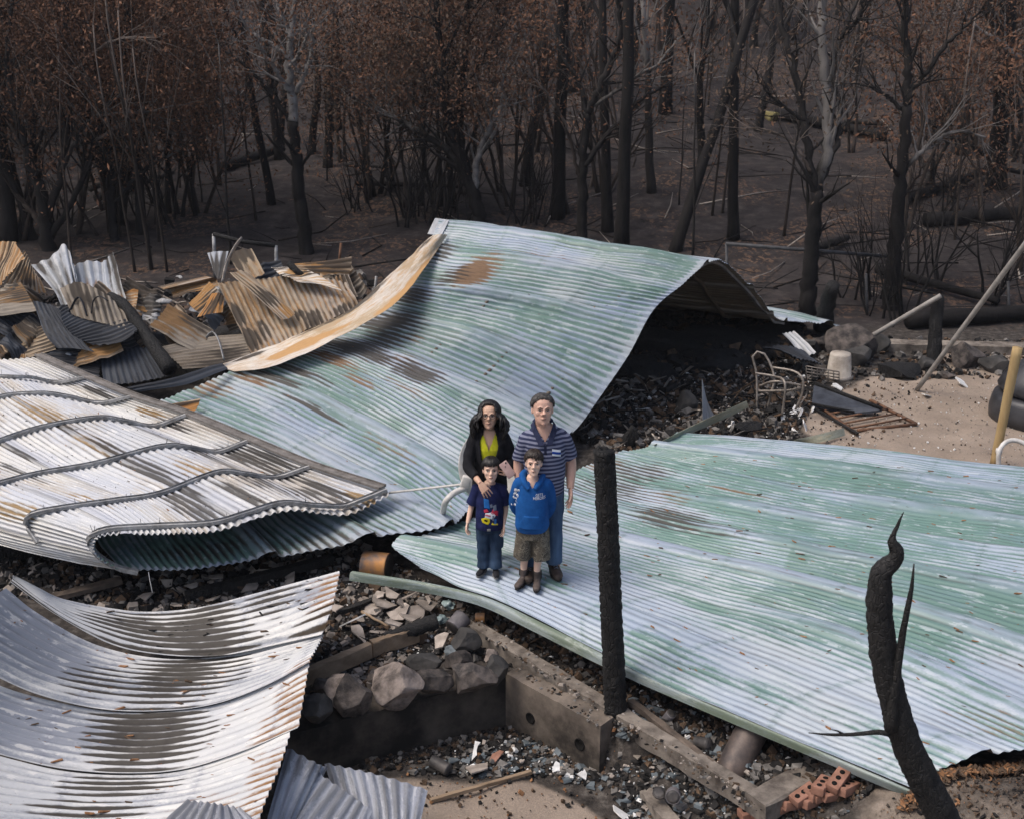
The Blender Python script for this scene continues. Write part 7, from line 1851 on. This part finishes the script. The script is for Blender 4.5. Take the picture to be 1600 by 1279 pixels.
# white china, tiles, glass
def slab(lab, px, py, z, size, mat, name, cat, seed, tilt=.4, group=None, k=7):
    p = at(px, py, z) if z is not None else atg(px, py, dz=.03); r_ = random.Random(seed)
    out = [(math.cos(a) * size * r_.uniform(.6, 1.1), math.sin(a) * size * r_.uniform(.45, .9)) for a in sorted(r_.uniform(0, 6.283) for _ in range(k))]
    V = [(x, y, .012 + .15 * size * math.sin(x / size * 1.5)) for x, y in out] + [(x, y, .0 + .15 * size * math.sin(x / size * 1.5)) for x, y in out]
    F = [tuple(range(k)), tuple(range(2 * k - 1, k - 1, -1))] + [(i, i + k, (i + 1) % k + k, (i + 1) % k) for i in range(k)]
    Mx = Matrix.Rotation(r_.uniform(0, 6.28), 3, 'Z') @ Matrix.Rotation(r_.uniform(-tilt, tilt), 3, 'X') @ Matrix.Rotation(r_.uniform(-tilt, tilt), 3, 'Y')
    mb = MB(); mb.add([p + Mx @ Vector(v) for v in V], F)
    return tag(mb.build(name, mat, None, False, p), lab, cat, group)
slab('large white broken porcelain piece right of the pale sheets', 550, 970, .10, .14, M_WHITE, 'porcelain_shard', 'shard', 3, .9, k=9)
slab('white broken china piece on the cellar floor', 735, 1172, PZ + .05, .10, M_WHITE, 'porcelain_shard', 'shard', 5, .5)
slab('flat grey tile on the cellar floor', 748, 1200, PZ + .04, .13, M_TILE, 'tile_shard', 'shard', 6, .2)
slab('terracotta fragment on the cellar floor', 778, 1180, PZ + .05, .07, M_BRICK, 'terracotta_shard', 'shard', 7, .4)
slab('flat stone slab below the brown cellar wall', 990, 1178, -.18, .19, M_CONC2, 'stone_slab', 'slab', 8, .3)
slab('white shard standing in the bottom middle debris', 868, 1198, -.3, .07, M_WHITE, 'porcelain_shard', 'shard', 9, .7)
slab('white shard at the edge of the blue grey chips', 910, 1212, -.36, .06, M_WHITE, 'porcelain_shard', 'shard', 10, .6)
slab('white shard lying on sand near the bottom edge', 970, 1270, -.36, .08, M_WHITE, 'porcelain_shard', 'shard', 12, .3)
i_ = 0
for px, py in ((600, 940), (640, 930), (660, 938), (625, 958), (650, 952), (675, 946), (610, 925), (585, 948), (632, 944), (590, 930), (615, 972), (560, 995), (690, 1000), (645, 966), (520, 945), (505, 955)):
    i_ += 1; slab('fired tile shard in the loose stack right of the pale sheets', px, py, .05 + .03 * (i_ % 4), rnd.uniform(.09, .16), M_TILE, 'tile_shard', 'shard', 300 + i_, .45, 'fired tile shards in the loose stack', 6)
for px, py in ((260, 905), (300, 915), (340, 900), (385, 915), (420, 890), (450, 905), (395, 890), (330, 935), (470, 880), (280, 945), (230, 930), (500, 915), (480, 925)):
    i_ += 1; slab('fired tile shard in the debris under the folded roof', px, py, .06, rnd.uniform(.08, .15), M_TILE, 'tile_shard', 'shard', 300 + i_, .5, 'fired tile shards under the folded roof', 6)
for i, (px, py, z, s_) in enumerate(((700, 938, .18, .09), (690, 960, .12, .07), (706, 1012, .08, .10), (734, 1000, .12, .07))):
    p = at(px, py, z); mb = MB(); mb.rock(p - Vector((0, 0, .05)), (s_ * 1.1, s_ * .8, s_ * .7), 400 + i, None, 4, 1.1)
    tag(mb.build('melted_glass', M_GLASSY if i < 2 else M_BLUEG, None, True, p), ('pale green lump of melted glass under the trim of the flat roof', 'smaller melted glass lump below the pale green one', 'blue grey melted lump behind the stone row', 'blue grey lump beside the tipped saucepan')[i], 'glass lump')
post('thick charred log lying on the timber edging', at(600, 998, .12), at(682, 970, .16), .055, .07, M_CHARF, 'charred_log', 'log', 10, .12, 12, .006)
post('bleached stick in the rubble right of the white porcelain', at(565, 955, .10), at(608, 978, .08), .014, .01, M_TIMBER, 'stick', 'stick', 6, .1, 8, .008)
# bricks in a broken row at the bottom
for i in range(15):
    t = i / 14; px, py = 1180 + 145 * t + rnd.uniform(-6, 6), 1272 - 38 * t + rnd.uniform(-9, 9) - (14 if i % 3 == 1 else 0)
    p = atg(px, py, dz=.05 + (.07 if i % 3 == 1 else 0)); Mx = Matrix.Rotation(rnd.uniform(.3, 1.1), 3, 'Z') @ Matrix.Rotation(rnd.uniform(-.3, .3), 3, 'X') @ Matrix.Rotation(rnd.uniform(-.25, .25), 3, 'Y')
    t_ = thing('brick', 'cored terracotta brick in the tumbled row at the bottom edge', 'brick', p, 'cored bricks at the bottom edge')
    MB().box(p, (.20, .095, .065), Mx, .005).build('brick_body', M_BRICK, t_)
    for hx in (-.06, 0, .06):
        MB().lathe([(.019, .0325), (.019, .0345), (.001, .0345)], p + Mx @ Vector((hx, 0, 0)), 12, Mx, cap=False).build('core_hole', M_PIT, t_)

# ------------------------------------------------------------------ yard at the right
dark_under = [q for q in ()]
post('grey wooden pole leaning on the black post behind the yard', atg(1316, 552), aty(1470, 462, 17.3), .036, .036, M_PALEPOLE, 'leaning_pole', 'pole', 8, .03)
post('long tan grey pole leaning up out of the right edge', atg(1432, 610), aty(1640, 330, 14.6), .034, .036, M_PALEPOLE, 'leaning_pole', 'pole', 8, .03)
post('black charred post holding up the leaning grey pole', atg(1458, 572), aty(1466, 462, 17.5), .11, .09, M_CHAR, 'charred_post', 'post', 10, .1, 14, .01)
post('broad black charred stump left of the white bucket', atg(1285, 515), aty(1300, 446, 18.2), .16, .10, M_CHAR, 'charred_stump', 'stump', 10, .12, 10, .02)
post('tan square post at the right edge of the yard', atg(1553, 727), aty(1590, 543, atg(1553, 727).y), .055, .06, M_TAN, 'tan_post', 'post', 8, .02)
pp = thing('white_pipe', 'white bent pipe coming up beside the tan post', 'pipe', at(1560, 712, .3))
MB().tube([Vector(c) for c in cr1([at(1560, 728, .12)[:], at(1561, 705, .30)[:], at(1572, 690, .40)[:], at(1590, 688, .41)[:], at(1615, 700, .35)[:]], 16)], .028, 10).build('pipe_bend', M_WHITEPAINT, pp)
MB().lathe([(.036, -.03), (.038, 0), (.036, .03)], at(1561, 704, .30), 12).build('pipe_collar', M_WHITEPAINT, pp)
# collapsed black tank
tp = at(1600, 655, .0); tp = Vector((tp.x + .12, tp.y, gz(tp.x, tp.y))); tk = thing('black_tank', 'sagged black plastic tank at the right edge of the yard', 'tank', tp)
MB().lathe([(.50, .0), (.56, .04), (.57, .16), (.55, .30), (.53, .36), (.46, .38)], tp, 32, None, True).build('tank_base', M_TANK, tk)
MB().lathe([(.30, .34), (.52, .37), (.55, .42), (.50, .55), (.40, .70), (.26, .80), (.12, .83), (.02, .835)], tp + Vector((.02, .03, 0)), 32, Matrix.Rotation(.10, 3, 'Y'), True).build('tank_dome', M_TANK, tk)
# rocks and low boulders of the yard edge
for i, (px, py, w_, h_, m_, lab) in enumerate(((1335, 562, 90, 60, M_STONE, 'broad brown boulder behind the white bucket'), (1511, 575, 62, 48, M_STONE, 'rounded grey boulder at the back of the yard'), (1555, 582, 50, 36, M_STONED, 'low dark rock right of the rounded grey boulder'), (1340, 572, 50, 36, M_STONED, 'black square lump in front of the broad boulder'), (1448, 578, 34, 24, M_STONED, 'low black rock left of the leaning tan pole'),
                                               (1262, 556, 38, 30, M_STONED, 'black lump at the left foot of the white bucket'), (1286, 548, 44, 28, M_STONE, 'grey lump behind the white bucket'), (1374, 552, 34, 36, M_STONED, 'black round lump right of the broad boulder'), (1411, 590, 80, 24, M_CHAR, 'black charred log lying flat at the back of the yard'), (1480, 592, 26, 14, M_STONE, 'small grey slab left of the rounded boulder'),
                                               (1072, 648, 34, 40, M_STONED, 'dark box shaped lump under the arched roof'), (1175, 668, 22, 18, M_STONED, 'small black ball by the metal chair frame'), (1204, 664, 20, 16, M_STONED, 'second small black ball by the metal chair frame'), (1235, 712, 40, 22, M_CHAR, 'black charred block in front of the chair frame'), (985, 700, 34, 44, M_CHAR, 'black charred lump behind the charred post'), (1170, 678, 60, 20, M_CHAR, 'black scorched fabric heap behind the flat roof'))):
    p = atg(px, py); sc = p.y / CP / FPX; mb = MB(); s_ = (w_ * sc * .55, w_ * sc * .42, h_ * sc * .62)
    p = p + Vector((0, s_[1] * .3, s_[2] * .55)); mb.rock(p, s_, 500 + i, Matrix.Identity(3), 3, .2)
    tag(auto_smooth(mb.build('rock' if m_ is not M_CHAR else 'charred_lump', m_, None, True, p), 30), lab, 'rock' if m_ is not M_CHAR else 'charred lump')
bk = thing('bucket', 'pale upturned bucket against the broad boulder', 'bucket', atg(1310, 590))
MB().lathe([(.19, .0), (.195, .03), (.18, .04), (.15, .36), (.14, .38), (.0, .385)], bk.location + Vector((0, 0, -.01)), 26).build('bucket_body', simple('scorched_pale_bucket', (.26, .22, .18), (.50, .45, .39), 5, .7, .3), bk)
MB().lathe([(.205, .0), (.21, .02), (.205, .05), (.19, .05)], bk.location + Vector((0, 0, .0)), 26, None, False).build('rim', M_TUBE, bk)
# metal chair frame
ch = thing('chair_frame', 'burnt tubular metal chair frame under the arch of the roof', 'chair', atg(1215, 640))
cY = ch.location.y
def ct(px, py, dy=0): return aty(px, py, cY + dy)
for nm, pts_ in (('back_tube', [ct(1183, 640), ct(1182, 585, .15), ct(1176, 555, .2), ct(1192, 551, .2), ct(1206, 575, .1), ct(1210, 600), ct(1200, 618)]), ('arm_tube', [ct(1207, 574, -.1), ct(1240, 580, -.25), ct(1254, 592, -.35), ct(1253, 615, -.35), ct(1243, 640, -.35)]), ('front_leg', [ct(1212, 589, -.2), ct(1222, 592, -.4), ct(1227, 605, -.5), ct(1222, 650, -.5)]), ('seat_rail', [ct(1187, 603, -.1), ct(1212, 596, -.3), ct(1252, 602, -.35)]), ('seat_rail', [ct(1183, 611, .1), ct(1230, 610, -.2), ct(1250, 606, -.35)]), ('rear_leg', [ct(1210, 595, 0), ct(1203, 622, .05), ct(1198, 640, .05)]), ('cross_bar', [ct(1180, 583, .1), ct(1212, 588, .0)])):
    MB().tube([Vector(c) for c in cr1([p[:] for p in pts_], 16)], .016, 8).build(nm, M_TUBE, ch)
for i, (px, py, s_) in enumerate(((1235, 645, .17), (1250, 648, .13), (1268, 640, .12), (1222, 655, .10), (1258, 668, .12), (1243, 672, .09))):
    slab('white burnt slab heaped beside the chair frame', px, py, None, s_, M_WHITE, 'white_slab', 'slab', 600 + i, 1.1, 'white burnt slabs by the chair frame', 8)
slab('white scrap lying at the back of the yard by the rounded boulder', 1505, 600, None, .16, M_WHITE, 'white_scrap', 'scrap', 640, .4)
slab('white shard on the sand left of the leaning tan pole', 1448, 618, None, .10, M_WHITE, 'white_shard', 'shard', 641, .2)
slab('white lump in the debris behind the dark tabletop', 1308, 604, None, .12, M_WHITE, 'white_lump', 'lump', 642, .5)
slab('white ash patch in the arch of the roof', 1003, 640, None, .14, M_WHITE, 'white_scrap', 'scrap', 643, .4)
# dark tabletop and its rusty frame
tt = thing('tabletop', 'dark fallen tabletop propped in the sand', 'table', atg(1325, 645))
c4 = [atg(1272, 600, dz=.22), atg(1378, 640, dz=.10), atg(1335, 645, dz=.05), atg(1268, 632, dz=.10)]
mb = MB(); mb.add(c4 + [p - Vector((0, 0, .03)) for p in c4], [(3, 2, 1, 0), (4, 5, 6, 7), (0, 1, 5, 4), (1, 2, 6, 5), (2, 3, 7, 6), (3, 0, 4, 7)]); mb.build('top', simple('sooty_blue_black_board', (.022, .024, .030), (.06, .066, .08), 6, .5, .4), tt, False)
MB().beam(c4[0] + Vector((0, 0, .015)), c4[1] + Vector((0, 0, .015)), .04, .04).build('edge_rail', M_CHAR, tt); MB().beam(c4[3] + Vector((0, 0, .012)), c4[2] + Vector((0, 0, .012)), .03, .03).build('edge_rail', M_CHAR, tt)
fr = thing('rusty_frame', 'flat rusty bed frame lying in the sand before the dark tabletop', 'frame', atg(1370, 668))
ends = [(atg(1288, 640, dz=.03), atg(1340, 678, dz=.03)), (atg(1360, 625, dz=.03), atg(1432, 662, dz=.03)), (atg(1340, 672, dz=.03), atg(1432, 662, dz=.03))]
for a, b in ends: MB().beam(a, b, .035, .03).build('side_rail', M_RUSTBAR, fr)
for t in (.2, .4, .6, .8): MB().beam(ends[0][0].lerp(ends[0][1], t) + Vector((0, 0, .012)), ends[1][0].lerp(ends[1][1], t) + Vector((0, 0, .012)), .022, .02).build('slat', M_RUSTBAR, fr)
post('dark steel bar lying in front of the tabletop', atg(1262, 632, dz=.05), atg(1340, 677, dz=.05), .022, .022, M_CHAR, 'steel_bar', 'bar', 6, .02)
plain('edge_strip', [[atg(1240, 687, dz=.10), atg(1280, 678, dz=.12), atg(1318, 668, dz=.12)], [atg(1245, 694, dz=.02), atg(1285, 690, dz=.05), atg(1320, 680, dz=.03)]], M_OLIVE, None, ncol=30, dent=.01, seed=61, label='tan strip of flashing lying on the sand behind the flat roof', cat='flashing', flip=True)
plain('edge_strip', [[(1020, 695, .32), (1070, 671, .34), (1118, 648, .37), (1166, 626, .40)], [(1040, 697, .20), (1086, 675, .23), (1130, 655, .27), (1170, 636, .31)]], M_OLIVE, None, ncol=40, dent=.01, seed=62, label='long green tan flashing rising behind the corner of the flat roof', cat='flashing', flip=True)
plain('bent_plate', [[atg(1098, 668, dz=.0), aty(1097, 592, atg(1098, 668).y)], [atg(1118, 662), aty(1104, 625, atg(1118, 655).y)], [atg(1124, 658), aty(1112, 645, atg(1124, 655).y)]], M_GREY, None, ncol=20, seed=63, label='grey bent plate standing upright under the arch', cat='plate')
mb = MB()
for i, (px, py, Y, a_, b_, c_) in enumerate(((960, 520, 17.2, .9, .4, .45), (1040, 515, 17.8, 1.0, .5, .42), (1130, 520, 18.0, .9, .5, .40), (1200, 520, 18.3, .7, .5, .35), (1000, 560, 16.8, .8, .4, .22), (1110, 550, 17.2, .8, .4, .2))):
    p = aty(px, py, Y); mb.rock((p.x, p.y, gz(p.x, p.y) + .05), (a_, b_, c_), 700 + i, Matrix.Identity(3), 4, .7)
tag(mb.build('charred_debris', M_CHAR, None), 'black charred debris banked up under the arch of the roof', 'debris', kind='stuff')
# crate of wires and dark junk below the flare
cr_ = thing('wire_crate', 'rusty wire crate tipped under the flare of the roof', 'crate', atg(1260, 600))
o0 = cr_.location; A1, B1, C1 = Vector((.5, .1, -.12)), Vector((.1, .45, .10)), Vector((-.05, -.1, .30))
for k_ in range(7):
    for (u_, v_) in ((A1, C1), (C1, A1)):
        p = o0 + u_ * (k_ / 6); MB().tube([p, p + v_], .008, 4).build('wire', M_TUBE, cr_)
sheet('crumpled_sheet', [[q(1190, 545, 17.0), q(1235, 560, 16.6)], [q(1225, 540, 17.2), q(1270, 565, 16.8)], [q(1250, 548, 17.3), q(1285, 572, 16.9)]], [M_BLACK, M_BLACK], None, ncol=30, crumple=.08, lap=0, purl=0, seed=64, label='black crumpled sheet behind the chair frame', cat='metal sheet')
sheet('crumpled_sheet', [[q(1222, 522, 17.8), q(1255, 560, 17.2)], [q(1240, 518, 17.9), q(1275, 552, 17.3)]], [M_GREY, M_BLACK], None, ncol=30, crumple=.03, lap=0, purl=0, seed=65, label='grey ribbed scrap under the flare of the arched roof', cat='metal sheet')
# fence of the yard: rail, wires and thin posts
M_RAIL = simple('dull_grey_pipe', (.03, .03, .032), (.07, .07, .074), 9, .6, .3)
fe = thing('pipe_fence', 'dark pipe rail fence with wires behind the right end of the arched roof', 'fence', aty(1137, 400, 20.2))
MB().tube([aty(1134, 381, 20.2), aty(1390, 401, 20.4)], .032, 8).build('top_rail', M_RAIL, fe)
for px, y0 in ((1135, 381), (1353, 428), (1575, 440)): MB().tube([aty(px, y0, 20.2), aty(px + 3, 530, 20.2)], .026, 7).build('post', M_RAIL, fe)
for py in (440, 470, 500): MB().tube([aty(1135, py, 20.2), aty(1353, py + 8, 20.2), aty(1620, py + 10, 20.2)], .006, 4).build('wire', M_CHAR, fe)
kerb('low concrete edging along the back of the yard', (1190, 536, .06), (1700, 548, .06), .25, .16, M_CONC2)
# fallen logs on the slope
for lab, a, b, r0, r1, m_ in (('pale ended fallen log lying across the slope', (1215, 178), (1383, 212), .16, .13, M_BARK), ('grey split end of the fallen log', (1318, 188), (1382, 194), .10, .06, M_BARKP), ('black fallen log pointing up at the right', (1408, 312), (1552, 264), .12, .10, M_BARK), ('black fallen trunk lying level at the right edge', (1445, 344), (1620, 330), .15, .14, M_BARK),
                              ('black fallen branch by the yard fence', (1262, 392), (1322, 372), .10, .07, M_BARK), ('black fallen trunk low at the right edge', (1420, 500), (1640, 485), .15, .12, M_BARK), ('thin pale fallen branch left of the roof peak', (540, 258), (620, 262), .05, .03, M_BARKP), ('long black fallen branch left of the roof peak', (555, 286), (720, 292), .07, .04, M_BARK), ('curved pale fallen branch behind the corner tree', (140, 295), (240, 262), .08, .04, M_BARKP), ('dark fallen branch behind the corner tree', (150, 310), (270, 270), .09, .05, M_BARK), ('black log on the rise behind the pale limbed tree', (345, 262), (440, 232), .14, .1, M_BARK), ('black slanting fallen branch in the right scrub', (1370, 420), (1560, 470), .10, .06, M_BARK)):
    A_, B_ = atg(*a, dz=.15), atg(*b, dz=.15)
    if (A_ - B_).length > 9: B_ = A_ + (B_ - A_).normalized() * 6
    post(lab, A_, B_, r0, r1, m_, 'fallen_log', 'log', 8, .1, 12, .03)
p = atg(1205, 188); mb = MB(); mb.rock(p + Vector((0, 0, .12)), (.30, .25, .22), 77, None, 3, .2); tag(mb.build('yellow_stump', simple('yellow_cut_wood', (.20, .17, .07), (.34, .29, .13), 6, .8, .2), None, True, p), 'yellowish cut stump at the end of the pale ended log', 'stump')
# ================================================================== thin smoke haze hanging in the air
def haze():
    me = bpy.data.meshes.new('haze'); bm = bmesh.new(); bmesh.ops.create_cube(bm, size=1.0)
    for v in bm.verts: v.co = Vector((v.co.x * 820, v.co.y * 460, v.co.z * 190))
    bm.to_mesh(me); bm.free()
    o = bpy.data.objects.new('haze', me); o.location = (0, 200, 80); SC.collection.objects.link(o)
    m = bpy.data.materials.new('smoke_haze'); m.use_nodes = True; t = m.node_tree; t.nodes.remove(t.nodes['Principled BSDF'])
    v = t.nodes.new('ShaderNodeVolumePrincipled'); v.inputs['Density'].default_value = .0006; v.inputs['Color'].default_value = (.86, .86, .92, 1); v.inputs['Anisotropy'].default_value = .2
    t.links.new(v.outputs[0], t.nodes['Material Output'].inputs['Volume']); me.materials.append(m)
    tag(o, 'thin smoke haze', 'haze', kind='stuff')
haze()
